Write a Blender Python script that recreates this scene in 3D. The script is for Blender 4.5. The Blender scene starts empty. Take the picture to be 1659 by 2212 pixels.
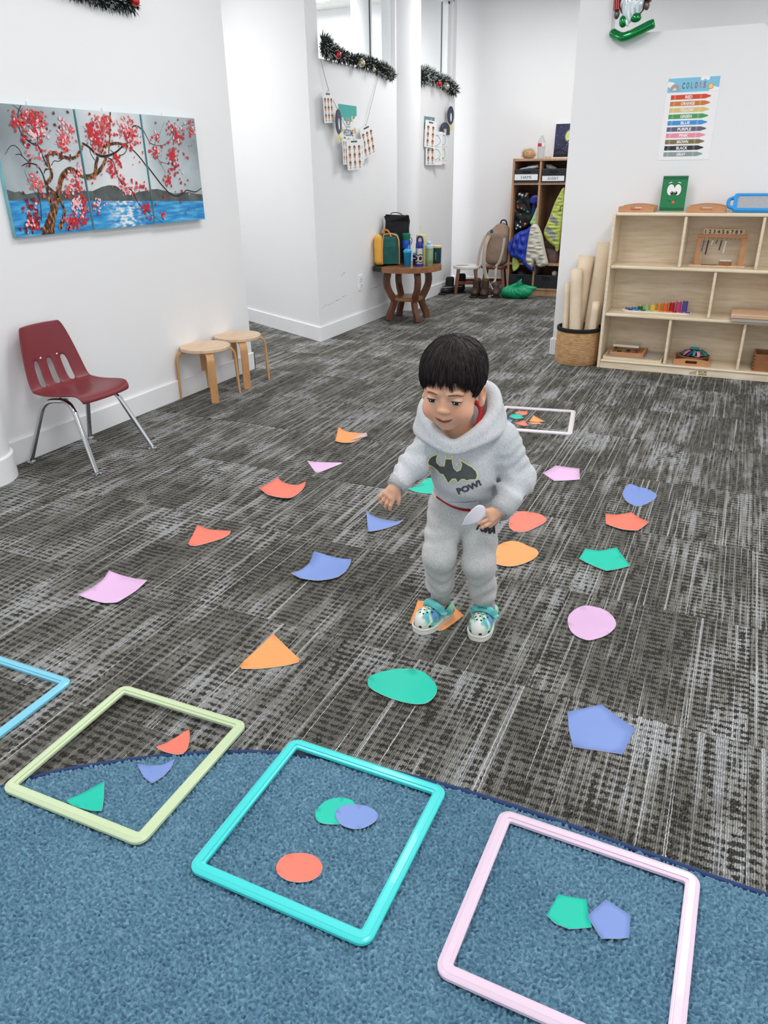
import bpy, bmesh, math, random
import numpy as np
from mathutils import Vector, Matrix, Euler
from mathutils.bvhtree import BVHTree

random.seed(7)
SC = bpy.context.scene
COL = SC.collection
PI = math.pi

# ------------------------------------------------------------------ camera
CAM_H = 1.18
PITCH, YAW, ROLL = 0.433593, 0.437716, -0.015084
def camera():
    cy, sy, cp, sp = math.cos(YAW), math.sin(YAW), math.cos(PITCH), math.sin(PITCH)
    f = Vector((-sy*cp, cy*cp, -sp)); r = Vector((cy, sy, 0)); u = r.cross(f)
    c, s = math.cos(ROLL), math.sin(ROLL)
    r2 = r*c + u*s; u2 = u*c - r*s
    M = Matrix((r2, u2, -f)).transposed().to_4x4(); M.translation = Vector((0, 0, CAM_H))
    cd = bpy.data.cameras.new('camera'); cd.sensor_fit = 'VERTICAL'; cd.sensor_height = 36.0
    cd.sensor_width = 27.0; cd.lens = 36.0*1595.92/2212.0; cd.clip_start = 0.02
    o = bpy.data.objects.new('camera', cd); COL.objects.link(o); o.matrix_world = M
    SC.camera = o
camera()

# ------------------------------------------------------------------ world, lights, exposure
SC.view_settings.view_transform = 'Standard'
SC.view_settings.look = 'None'
SC.view_settings.gamma = 1.0
SC.view_settings.use_curve_mapping = False
SC.view_settings.exposure = 0.26
W = bpy.data.worlds.new('world'); SC.world = W; W.use_nodes = True
W.node_tree.nodes['Background'].inputs[0].default_value = (0.94, 0.97, 1.0, 1)
W.node_tree.nodes['Background'].inputs[1].default_value = 0.9
CEIL = 2.69
LIGHTS = [(-1.55, 0.9, 17), (-1.45, 3.3, 17), (0.45, 0.9, 17), (0.45, 3.3, 17), (-1.75, 6.5, 20), (-4.3, 6.9, 60), (-4.3, 4.0, 42), (0.4, 6.6, 9)]
def ceiling_lamps():
    for x, y, e in LIGHTS:
        ld = bpy.data.lights.new('troffer_light', 'AREA'); ld.shape = 'RECTANGLE'
        ld.size = 0.56; ld.size_y = 1.16; ld.energy = e; ld.color = (1.0, 0.985, 0.965)
        o = bpy.data.objects.new('troffer_light', ld); COL.objects.link(o); o.location = (x, y, CEIL-0.05)
ceiling_lamps()

# ------------------------------------------------------------------ materials
def lin(c):
    c /= 255.0
    return c/12.92 if c <= 0.04045 else ((c+0.055)/1.055)**2.4
def rgb(r, g, b): return (lin(r), lin(g), lin(b), 1.0)

class NT:
    """small node helper"""
    def __init__(s, m): s.t = m.node_tree; s.n = s.t.nodes; s.l = s.t.links
    def put(s, inp, v):
        if isinstance(v, (int, float)): inp.default_value = v
        elif isinstance(v, tuple): inp.default_value = v
        else: s.l.new(v, inp)
    def math(s, op, a, b=0.0, c=None, clamp=False):
        n = s.n.new('ShaderNodeMath'); n.operation = op; n.use_clamp = clamp
        s.put(n.inputs[0], a); s.put(n.inputs[1], b)
        if c is not None: s.put(n.inputs[2], c)
        return n.outputs[0]
    def vmul(s, v, k):
        n = s.n.new('ShaderNodeVectorMath'); n.operation = 'MULTIPLY'; s.put(n.inputs[0], v); s.put(n.inputs[1], k); return n.outputs[0]
    def vadd(s, v, k):
        n = s.n.new('ShaderNodeVectorMath'); n.operation = 'ADD'; s.put(n.inputs[0], v); s.put(n.inputs[1], k); return n.outputs[0]
    def noise(s, v, scale=1.0, detail=2.0, rough=0.5, dist=0.0):
        n = s.n.new('ShaderNodeTexNoise'); s.put(n.inputs['Vector'], v); s.put(n.inputs['Scale'], scale)
        s.put(n.inputs['Detail'], detail); s.put(n.inputs['Roughness'], rough); s.put(n.inputs['Distortion'], dist); return n.outputs[0]
    def ramp(s, f, stops, interp='LINEAR'):
        n = s.n.new('ShaderNodeValToRGB'); s.put(n.inputs[0], f); r = n.color_ramp; r.interpolation = interp
        while len(r.elements) > 1: r.elements.remove(r.elements[-1])
        r.elements[0].position = stops[0][0]; r.elements[0].color = stops[0][1]
        for p, c in stops[1:]:
            e = r.elements.new(p); e.color = c
        return n.outputs[0]
    def step(s, f, a, b):
        n = s.n.new('ShaderNodeMapRange'); n.interpolation_type = 'SMOOTHSTEP'
        s.put(n.inputs[0], f); n.inputs[1].default_value = a; n.inputs[2].default_value = b; return n.outputs[0]
    def mix(s, f, a, b, mode='MIX'):
        n = s.n.new('ShaderNodeMix'); n.data_type = 'RGBA'; n.blend_type = mode
        s.put(n.inputs[0], f); s.put(n.inputs[6], a); s.put(n.inputs[7], b); return n.outputs[2]
    def coord(s, which='Object'):
        return s.n.new('ShaderNodeTexCoord').outputs[which]
    def sep(s, v):
        n = s.n.new('ShaderNodeSeparateXYZ'); s.put(n.inputs[0], v); return n.outputs
    def comb(s, x, y, z=0.0):
        n = s.n.new('ShaderNodeCombineXYZ'); s.put(n.inputs[0], x); s.put(n.inputs[1], y); s.put(n.inputs[2], z); return n.outputs[0]
    def bump(s, h, strength=0.5, dist=0.01):
        n = s.n.new('ShaderNodeBump'); s.put(n.inputs['Height'], h); n.inputs['Strength'].default_value = strength
        n.inputs['Distance'].default_value = dist; return n.outputs[0]
    @property
    def bsdf(s): return s.n['Principled BSDF']

MATS = {}
def mat(name, col, rough=0.55, metal=0.0, var=0.0, vscale=8.0, bump=0.0, bscale=60.0, spec=0.5, trans=0.0, ior=1.45, alpha=1.0, coat=0.0, sheen=0.0, emit=0.0, stretch=(1, 1, 1), bdist=0.004):
    """principled material with a procedural colour variation and fine relief"""
    if name in MATS: return MATS[name]
    m = bpy.data.materials.new(name); m.use_nodes = True; t = NT(m); b = t.bsdf
    c = rgb(*col)
    b.inputs['Roughness'].default_value = rough; b.inputs['Metallic'].default_value = metal
    b.inputs['Specular IOR Level'].default_value = spec; b.inputs['IOR'].default_value = ior
    b.inputs['Transmission Weight'].default_value = trans; b.inputs['Alpha'].default_value = alpha
    b.inputs['Coat Weight'].default_value = coat; b.inputs['Sheen Weight'].default_value = sheen
    co = t.coord()
    if stretch != (1, 1, 1): co = t.vmul(co, stretch)
    if var > 0:
        f = t.noise(co, vscale, 3.0, 0.55)
        lo = tuple(max(0, x*(1-var)) for x in c[:3])+(1,); hi = tuple(min(1, x*(1+var)) for x in c[:3])+(1,)
        t.put(b.inputs['Base Color'], t.ramp(f, [(0.3, lo), (0.7, hi)]))
    else:
        f = t.noise(co, vscale, 1.0)
        lo = tuple(x*0.985 for x in c[:3])+(1,)
        t.put(b.inputs['Base Color'], t.ramp(f, [(0.3, lo), (0.7, c)]))
    if bump > 0:
        t.put(b.inputs['Normal'], t.bump(t.noise(co, bscale, 3.0), bump, bdist))
    if emit > 0:
        b.inputs['Emission Color'].default_value = c; b.inputs['Emission Strength'].default_value = emit
    MATS[name] = m
    return m

def wood(name, a, b, rough=0.45, scale=(3, 40, 40), coat=0.1):
    """wood with grain running along local X (scale small on that axis)"""
    if name in MATS: return MATS[name]
    m = bpy.data.materials.new(name); m.use_nodes = True; t = NT(m); bs = t.bsdf
    co = t.vmul(t.coord(), scale)
    f = t.noise(co, 1.0, 4.0, 0.6, 0.6)
    c = t.ramp(f, [(0.3, rgb(*a)), (0.5, tuple((p+q)/2 for p, q in zip(rgb(*a), rgb(*b)))), (0.72, rgb(*b))])
    t.put(bs.inputs['Base Color'], c); bs.inputs['Roughness'].default_value = rough; bs.inputs['Coat Weight'].default_value = coat
    t.put(bs.inputs['Normal'], t.bump(f, 0.08, 0.002))
    MATS[name] = m
    return m

# ------------------------------------------------------------------ mesh builder
def arr(v): return Vector(v)
class MB:
    def __init__(s): s.v = []; s.f = []; s.m = []; s.cur = 0; s.M = None
    def slot(s, i): s.cur = i; return s
    def add(s, vs, fs):
        o = len(s.v)
        if s.M is not None: vs = [tuple(s.M @ Vector(p)) for p in vs]
        s.v.extend([tuple(p) for p in vs])
        for f in fs: s.f.append(tuple(i+o for i in f)); s.m.append(s.cur)
        return s
    def box(s, x0, x1, y0, y1, z0, z1, R=None, c=None):
        vs = [Vector((x, y, z)) for z in (z0, z1) for y in (y0, y1) for x in (x0, x1)]
        if R is not None:
            c = Vector(c) if c is not None else sum(vs, Vector())/8
            vs = [R @ (p-c)+c for p in vs]
        return s.add(vs, [(0, 2, 3, 1), (4, 5, 7, 6), (0, 1, 5, 4), (2, 6, 7, 3), (0, 4, 6, 2), (1, 3, 7, 5)])
    def prism(s, pts, h, M=None, top=True, bottom=True):
        """2D outline (counter-clockwise) in XY extruded to +Z by h, through matrix M"""
        n = len(pts); M = M or Matrix()
        a = [M @ Vector((p[0], p[1], 0)) for p in pts]; b = [M @ Vector((p[0], p[1], h)) for p in pts]
        fs = [(i, (i+1) % n, n+(i+1) % n, n+i) for i in range(n)]
        if top: fs.append(tuple(range(n, 2*n)))
        if bottom: fs.append(tuple(reversed(range(n))))
        return s.add(a+b, fs)
    def flat(s, pts, M=None):
        M = M or Matrix()
        return s.add([M @ Vector((p[0], p[1], p[2] if len(p) > 2 else 0)) for p in pts], [tuple(range(len(pts)))])
    def tube(s, path, r, n=8, closed=False, caps=True, flat=None, up=None):
        """tube along a 3D path; r scalar or list; flat = (width factor, height factor) with 'up' hint"""
        P = [Vector(p) for p in path]; k = len(P)
        rr = r if isinstance(r, (list, tuple)) else [r]*k
        fw, fh = flat if flat else (1, 1)
        vs = []; ref = Vector(up) if up else None; prev = None
        for i in range(k):
            if closed: t = P[(i+1) % k]-P[i-1]
            else: t = P[min(i+1, k-1)]-P[max(i-1, 0)]
            t.normalize()
            if ref is not None: a = ref.cross(t)
            elif prev is not None: a = prev-t*prev.dot(t)
            else: a = t.cross(Vector((0, 0, 1)) if abs(t.z) < 0.9 else Vector((1, 0, 0)))
            if a.length < 1e-6: a = t.orthogonal()
            a.normalize(); b = t.cross(a); prev = a
            for j in range(n):
                q = 2*PI*j/n
                vs.append(P[i]+a*(math.cos(q)*rr[i]*fw)+b*(math.sin(q)*rr[i]*fh))
        fs = []
        for i in range(k if closed else k-1):
            for j in range(n):
                i2 = (i+1) % k
                fs.append((i*n+j, i*n+(j+1) % n, i2*n+(j+1) % n, i2*n+j))
        if caps and not closed:
            fs.append(tuple(reversed(range(n)))); fs.append(tuple((k-1)*n+j for j in range(n)))
        return s.add(vs, fs)
    def lathe(s, prof, n=24, c=(0, 0, 0), cap0=True, cap1=True, sx=1.0, sy=1.0):
        vs = []; k = len(prof)
        for r, z in prof:
            for j in range(n):
                q = 2*PI*j/n; vs.append((c[0]+r*math.cos(q)*sx, c[1]+r*math.sin(q)*sy, c[2]+z))
        fs = [(i*n+j, i*n+(j+1) % n, (i+1)*n+(j+1) % n, (i+1)*n+j) for i in range(k-1) for j in range(n)]
        if cap0: fs.append(tuple(reversed(range(n))))
        if cap1: fs.append(tuple((k-1)*n+j for j in range(n)))
        return s.add(vs, fs)
    def ball(s, c, r, n=12, m=8, M=None):
        rx, ry, rz = r if isinstance(r, (tuple, list)) else (r, r, r)
        vs = []; M = M or Matrix.Identity(3)
        for i in range(m+1):
            a = PI*i/m
            for j in range(n):
                q = 2*PI*j/n
                vs.append(Vector(c)+M @ Vector((rx*math.sin(a)*math.cos(q), ry*math.sin(a)*math.sin(q), -rz*math.cos(a))))
        fs = [(i*n+j, i*n+(j+1) % n, (i+1)*n+(j+1) % n, (i+1)*n+j) for i in range(m) for j in range(n)]
        return s.add(vs, fs)
    def surf(s, fn, nu, nv, closed_u=False):
        vs = [fn(i/(nu if closed_u else nu-1), j/(nv-1)) for j in range(nv) for i in range(nu)]
        fs = []
        for j in range(nv-1):
            for i in range(nu if closed_u else nu-1):
                i2 = (i+1) % nu
                fs.append((j*nu+i, j*nu+i2, (j+1)*nu+i2, (j+1)*nu+i))
        return s.add(vs, fs)
    def build(s, name, mats, parent=None, smooth=None, bevel=0.0, bseg=2, solid=0.0, sub=0, loc=None, rot=None, merge=False):
        me = bpy.data.meshes.new(name); me.from_pydata(s.v, [], s.f); 
        if merge:
            bm = bmesh.new(); bm.from_mesh(me)
            bmesh.ops.remove_doubles(bm, verts=bm.verts, dist=1e-5); bmesh.ops.recalc_face_normals(bm, faces=bm.faces)
            bm.to_mesh(me); bm.free()
        if not isinstance(mats, (list, tuple)): mats = [mats]
        for m in mats: me.materials.append(m)
        if len(mats) > 1 and len(me.polygons) == len(s.m): me.polygons.foreach_set('material_index', s.m)
        if smooth is not None:
            me.polygons.foreach_set('use_smooth', [True]*len(me.polygons))
            if smooth < 179: me.set_sharp_from_angle(angle=math.radians(smooth))
        me.validate()
        o = bpy.data.objects.new(name, me); COL.objects.link(o)
        if parent is not None: o.parent = parent
        if loc is not None: o.location = loc
        if rot is not None: o.rotation_euler = rot
        if solid:
            md = o.modifiers.new('solid', 'SOLIDIFY'); md.thickness = solid; md.offset = 0
        if bevel:
            md = o.modifiers.new('bevel', 'BEVEL'); md.width = bevel; md.segments = bseg; md.limit_method = 'ANGLE'; md.angle_limit = math.radians(40)
            md.harden_normals = False
        if sub:
            md = o.modifiers.new('sub', 'SUBSURF'); md.levels = sub; md.render_levels = sub
        return o

def tag(o, label, cat, group=None):
    o['label'] = label; o['category'] = cat
    if group: o['group'] = group
    return o
def thing(name, label, cat, loc=(0, 0, 0), rz=0.0, group=None, rot=None):
    o = bpy.data.objects.new(name, None); COL.objects.link(o); o.location = loc
    o.rotation_euler = rot if rot else (0, 0, rz); o.empty_display_size = 0.05
    return tag(o, label, cat, group)
def struct(o):
    o['kind'] = 'structure'; return o
def stuff(o):
    o['kind'] = 'stuff'; return o
def copy_tree(o, parent=None):
    c = o.copy(); COL.objects.link(c); c.parent = parent
    for ch in list(o.children): copy_tree(ch, c)
    return c

def text2d(txt, size=1.0, bold=0.0, spacing=1.0):
    """outline text as flat (verts, faces), centred, height 'size' for capitals"""
    cu = bpy.data.curves.new('lettering', 'FONT'); cu.body = txt; cu.size = size/0.7; cu.offset = bold
    cu.align_x = 'CENTER'; cu.space_character = spacing; cu.resolution_u = 3; cu.fill_mode = 'FRONT'
    ob = bpy.data.objects.new('lettering', cu); COL.objects.link(ob)
    dg = bpy.context.evaluated_depsgraph_get(); me = bpy.data.meshes.new_from_object(ob.evaluated_get(dg))
    vs = [tuple(v.co) for v in me.vertices]; fs = [tuple(p.vertices) for p in me.polygons]
    bpy.data.objects.remove(ob); bpy.data.meshes.remove(me); bpy.data.curves.remove(cu)
    vs = [(x, y-size/2, 0) for x, y, z in vs]
    return vs, fs
def put_text(mb, txt, size, M, bold=0.0, spacing=1.0, lift=0.0, fit=None):
    vs, fs = text2d(txt, size, bold, spacing)
    if fit and vs:
        w = max(p[0] for p in vs)-min(p[0] for p in vs); k = fit/max(w, 1e-6)
        vs = [(x*k, y, z) for x, y, z in vs]
    mb.add([M @ Vector((x, y, lift)) for x, y, z in vs], fs)
def frame(o, ex, ey):
    """matrix whose X/Y axes are ex, ey (world or local), origin o"""
    ex = Vector(ex).normalized(); ey = Vector(ey); ey = (ey-ex*ey.dot(ex)).normalized(); ez = ex.cross(ey)
    M = Matrix((ex, ey, ez)).transposed().to_4x4(); M.translation = Vector(o); return M
def circ(cx, cy, rx, ry=None, n=16, a0=0.0, a1=2*PI, end=False):
    ry = rx if ry is None else ry
    k = n+1 if end else n
    return [(cx+rx*math.cos(a0+(a1-a0)*i/n), cy+ry*math.sin(a0+(a1-a0)*i/n)) for i in range(k)]
def rrect(x0, x1, y0, y1, r, n=4):
    p = []
    for cx, cy, a in ((x1-r, y1-r, 0), (x0+r, y1-r, PI/2), (x0+r, y0+r, PI), (x1-r, y0+r, 1.5*PI)):
        for i in range(n+1): p.append((cx+r*math.cos(a+PI/2*i/n), cy+r*math.sin(a+PI/2*i/n)))
    return p
def spline(pts, n=6, closed=False):
    """Catmull-Rom through points of any dimension"""
    P = [np.array(p, float) for p in pts]; k = len(P); out = []
    for i in range(k if closed else k-1):
        p0 = P[(i-1) % k] if closed or i > 0 else 2*P[0]-P[1]
        p1 = P[i]; p2 = P[(i+1) % k]
        p3 = P[(i+2) % k] if closed or i+2 < k else 2*P[-1]-P[-2]
        for j in range(n):
            t = j/n
            out.append(tuple(0.5*((2*p1)+(-p0+p2)*t+(2*p0-5*p1+4*p2-p3)*t*t+(-p0+3*p1-3*p2+p3)*t**3)))
    if not closed: out.append(tuple(P[-1]))
    return out
# ------------------------------------------------------------------ soft shapes: distance fields turned into one closed mesh
def grid3(lo, hi, c):
    ax = [np.arange(lo[i]-2*c, hi[i]+2.01*c, c, dtype=np.float32) for i in range(3)]
    return ax, np.meshgrid(*ax, indexing='ij')
def nets(F, ax):
    """naive surface nets; F < 0 inside"""
    nx, ny, nz = F.shape; I = F < 0
    cnt = np.zeros((nx-1, ny-1, nz-1), np.float32); pos = np.zeros((nx-1, ny-1, nz-1, 3), np.float32)
    off = [(i, j, k) for i in (0, 1) for j in (0, 1) for k in (0, 1)]
    sl = lambda o: tuple(slice(o[d], F.shape[d]-1+o[d]) for d in range(3))
    for a in off:
        for d in range(3):
            if a[d] == 1: continue
            b = list(a); b[d] = 1; b = tuple(b)
            fa, fb = F[sl(a)], F[sl(b)]; m = (fa < 0) != (fb < 0)
            if not m.any(): continue
            t = fa[m]/(fa[m]-fb[m]); cnt[m] += 1
            for e in range(3): pos[..., e][m] += a[e]+(t if e == d else 0)
    act = cnt > 0; ids = -np.ones(cnt.shape, np.int64); ids[act] = np.arange(act.sum())
    P = pos[act]/cnt[act][:, None]; ijk = np.argwhere(act)
    h = np.array([a[1]-a[0] for a in ax]); o = np.array([a[0] for a in ax])
    V = o+(ijk+P)*h; Q = []
    for d in range(3):
        e, f = [(1, 2), (2, 0), (0, 1)][d]
        a = [slice(None)]*3; b = [slice(None)]*3; a[d] = slice(0, -1); b[d] = slice(1, None)
        A, B = I[tuple(a)], I[tuple(b)]
        idx = np.argwhere(A != B); idx = idx[(idx[:, e] > 0) & (idx[:, f] > 0) & (idx[:, e] < F.shape[e]-1) & (idx[:, f] < F.shape[f]-1)]
        if not len(idx): continue
        fl = A[tuple(idx.T)]
        def g(de, df):
            q = idx.copy(); q[:, e] += de; q[:, f] += df; return ids[tuple(q.T)]
        q = np.stack([g(-1, -1), g(0, -1), g(0, 0), g(-1, 0)], 1)
        q[~fl] = q[~fl][:, ::-1]; Q.append(q)
    Q = np.concatenate(Q); Q = Q[(Q >= 0).all(1)]
    return V, Q
def smin(a, b, k):
    h = np.clip(0.5+0.5*(b-a)/k, 0, 1); return b+(a-b)*h-k*h*(1-h)
def smax(a, b, k): return -smin(-a, -b, k)
def s_cap(G, a, b, ra, rb=None, sq=None):
    """tapered capsule; sq = (axis vector, factor) flattens it along a direction"""
    rb = ra if rb is None else rb
    a = np.array(a, np.float32); d = np.array(b, np.float32)-a; L = float(d @ d) or 1e-9
    px, py, pz = G[0]-a[0], G[1]-a[1], G[2]-a[2]
    t = np.clip((px*d[0]+py*d[1]+pz*d[2])/L, 0, 1)
    qx, qy, qz = px-t*d[0], py-t*d[1], pz-t*d[2]
    if sq is not None:
        n = np.array(sq[0], np.float32); n /= np.linalg.norm(n); w = qx*n[0]+qy*n[1]+qz*n[2]; s = (1/sq[1]-1)
        qx, qy, qz = qx+n[0]*w*s, qy+n[1]*w*s, qz+n[2]*w*s
    return np.sqrt(qx*qx+qy*qy+qz*qz)-(ra+(rb-ra)*t)
def s_ell(G, c, r, R=None):
    p = [G[i]-c[i] for i in range(3)]
    if R is not None:
        M = np.array(R.to_3x3().transposed() if hasattr(R, 'to_3x3') else R, np.float32)
        p = [M[i][0]*p[0]+M[i][1]*p[1]+M[i][2]*p[2] for i in range(3)]
    k0 = np.sqrt((p[0]/r[0])**2+(p[1]/r[1])**2+(p[2]/r[2])**2)
    k1 = np.sqrt((p[0]/r[0]**2)**2+(p[1]/r[1]**2)**2+(p[2]/r[2]**2)**2)+1e-6
    return k0*(k0-1)/k1
def s_box(G, c, h, r=0.0, R=None):
    p = [G[i]-c[i] for i in range(3)]
    if R is not None:
        M = np.array(R.to_3x3().transposed(), np.float32); p = [M[i][0]*p[0]+M[i][1]*p[1]+M[i][2]*p[2] for i in range(3)]
    q = [np.abs(p[i])-h[i]+r for i in range(3)]
    out = np.sqrt(sum(np.maximum(x, 0)**2 for x in q)); return out+np.minimum(np.maximum(q[0], np.maximum(q[1], q[2])), 0)-r
def s_poly(poly, X, Y):
    """signed distance to a 2D polygon, negative inside"""
    d = np.full(X.shape, 9.0, np.float32); n = len(poly)
    for i in range(n):
        x0, y0 = poly[i][:2]; x1, y1 = poly[(i+1) % n][:2]; ex, ey = x1-x0, y1-y0
        t = np.clip(((X-x0)*ex+(Y-y0)*ey)/(ex*ex+ey*ey+1e-12), 0, 1)
        d = np.minimum(d, np.hypot(X-x0-t*ex, Y-y0-t*ey))
    return np.where(inside(poly, X, Y), -d, d)
def inside(poly, X, Y):
    r = np.zeros(X.shape, bool); n = len(poly)
    for i in range(n):
        x0, y0 = poly[i][:2]; x1, y1 = poly[(i+1) % n][:2]
        r ^= ((y0 > Y) != (y1 > Y)) & (X < (x1-x0)*(Y-y0)/((y1-y0) or 1e-9)+x0)
    return r
def band_noise(nx, ny, cell, lam, width, seed, ax=1.0, ay=1.0):
    """band-passed random field, values about -1..1"""
    rs = np.random.RandomState(seed)
    F = np.fft.rfft2(rs.randn(ny, nx)); fy = np.fft.fftfreq(ny, cell)[:, None]*ay; fx = np.fft.rfftfreq(nx, cell)[None, :]*ax
    f = np.sqrt(fx*fx+fy*fy); F *= np.exp(-((f-1/lam)/(width/lam))**2)
    z = np.fft.irfft2(F, (ny, nx)); return z/(2.2*z.std()+1e-9)
def noise3(G, scale, seed):
    """cheap smooth 3D noise from a few random sine waves"""
    rs = np.random.RandomState(seed); out = 0
    for _ in range(7):
        k = rs.randn(3); k *= scale*rs.uniform(0.6, 1.5)/np.linalg.norm(k); out = out+np.sin(k[0]*G[0]+k[1]*G[1]+k[2]*G[2]+rs.uniform(0, 6.28))
    return out/3.5
def np_mesh(name, V, Q, smooth=True):
    me = bpy.data.meshes.new(name); V = np.asarray(V, np.float32); Q = np.asarray(Q, np.int32); k = Q.shape[1]
    me.vertices.add(len(V)); me.vertices.foreach_set('co', V.ravel())
    me.loops.add(Q.size); me.loops.foreach_set('vertex_index', Q.ravel())
    me.polygons.add(len(Q)); me.polygons.foreach_set('loop_start', np.arange(0, Q.size, k, dtype=np.int32))
    me.polygons.foreach_set('loop_total', np.full(len(Q), k, np.int32))
    if smooth: me.polygons.foreach_set('use_smooth', np.ones(len(Q), bool))
    me.update(calc_edges=True); return me
def np_obj(name, V, Q, m, parent=None, loc=None, rot=None):
    me = np_mesh(name, V, Q); me.materials.append(m)
    o = bpy.data.objects.new(name, me); COL.objects.link(o)
    if parent is not None: o.parent = parent
    if loc is not None: o.location = loc
    if rot is not None: o.rotation_euler = rot
    return o
def field(name, fn, lo, hi, cell, m, parent=None, **kw):
    ax, G = grid3(lo, hi, cell); V, Q = nets(fn(G).astype(np.float32), ax); return np_obj(name, V, Q, m, parent, **kw)
def puff(name, outline, depth, M, m, parent=None, cell=0.006, edge=0.03, folds=0.0, lam=0.05, seed=1, ax=1.0, ay=1.0, bottom=0.002):
    """a soft closed pillow-like body over a 2D outline; M maps (x, y, height) to place"""
    P = np.array(outline); lo = P.min(0); hi = P.max(0); T = depth+abs(folds)
    axs, G = grid3((lo[0], lo[1], -T), (hi[0], hi[1], T), cell)
    X, Y = G[0][:, :, 0], G[1][:, :, 0]; d = -s_poly(outline, X, Y)
    h = depth*np.sqrt(np.clip(1-(1-np.clip(d/edge, 0, 1))**2, 0, 1))
    if folds: h = h+folds*band_noise(X.shape[1], X.shape[0], cell, lam, 0.5, seed, ay, ax)*np.clip(d/edge, 0, 1)
    h = np.maximum(h, np.where(d > 0, bottom, -1))
    F = np.abs(G[2])-h[:, :, None]; F = np.where(d[:, :, None] > 0, F, np.maximum(F*0+np.hypot(np.minimum(d, 0), 0)[:, :, None], np.abs(G[2])-0.001))
    V, Q = nets(F.astype(np.float32), axs)
    M = np.array(M); V = V @ M[:3, :3].T+M[:3, 3]
    return np_obj(name, V, Q, m, parent)
def surface_bvh(o):
    """BVH of an object's mesh in its own local space"""
    me = o.data; return BVHTree.FromPolygons([v.co.copy() for v in me.vertices], [tuple(p.vertices) for p in me.polygons])
def dense(vs, fs, size):
    """cut faces down to a given edge length"""
    bm = bmesh.new(); bv = [bm.verts.new(p) for p in vs]
    for f in fs:
        try: bm.faces.new([bv[i] for i in f])
        except ValueError: pass
    bm.normal_update(); bmesh.ops.triangulate(bm, faces=bm.faces[:], ngon_method='EAR_CLIP')
    for _ in range(7):
        e = [x for x in bm.edges if x.calc_length() > size]
        if not e: break
        bmesh.ops.subdivide_edges(bm, edges=e, cuts=1); bmesh.ops.triangulate(bm, faces=[f for f in bm.faces if len(f.verts) > 3])
    bm.verts.index_update(); r = ([tuple(v.co) for v in bm.verts], [tuple(v.index for v in f.verts) for f in bm.faces]); bm.free(); return r
def decal(name, polys, M, bvh, m, parent, lift=0.0006, size=0.006, reach=0.3):
    """flat outlines (lists of (x, y), or (verts, faces)) laid on to a surface along -Z of M"""
    mb = MB(); dz = (M.to_3x3() @ Vector((0, 0, 1))).normalized()
    for p in polys:
        vs, fs = p if isinstance(p, tuple) else ([(q[0], q[1], 0) for q in p], [tuple(range(len(p)))])
        vs, fs = dense(vs, fs, size); out = []; okv = []
        for v in vs:
            w = M @ Vector((v[0], v[1], 0)); hit = bvh.ray_cast(w+dz*reach, -dz, 2*reach)
            okv.append(hit[0] is not None); out.append(hit[0]+hit[1]*lift if hit[0] is not None else w)
        mb.add(out, [f for f in fs if all(okv[i] for i in f)])
    return mb.build(name, m, parent, smooth=180)
# ================================================================== THE ROOM
WALLX = -2.815; SILL = 1.87; BBH = 0.11
M_WALL = mat('white_wall_paint', (238, 239, 242), 0.6, var=0.012, vscale=1.5, bump=0.03, bscale=180)
M_TRIM = mat('white_trim_paint', (240, 241, 244), 0.38, var=0.01, vscale=2.0)
M_CEIL = mat('ceiling_tile_white', (225, 225, 222), 0.85, var=0.03, vscale=60, bump=0.15, bscale=220)
M_GREYLINE = mat('dark_seam', (95, 98, 100), 0.6)

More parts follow.
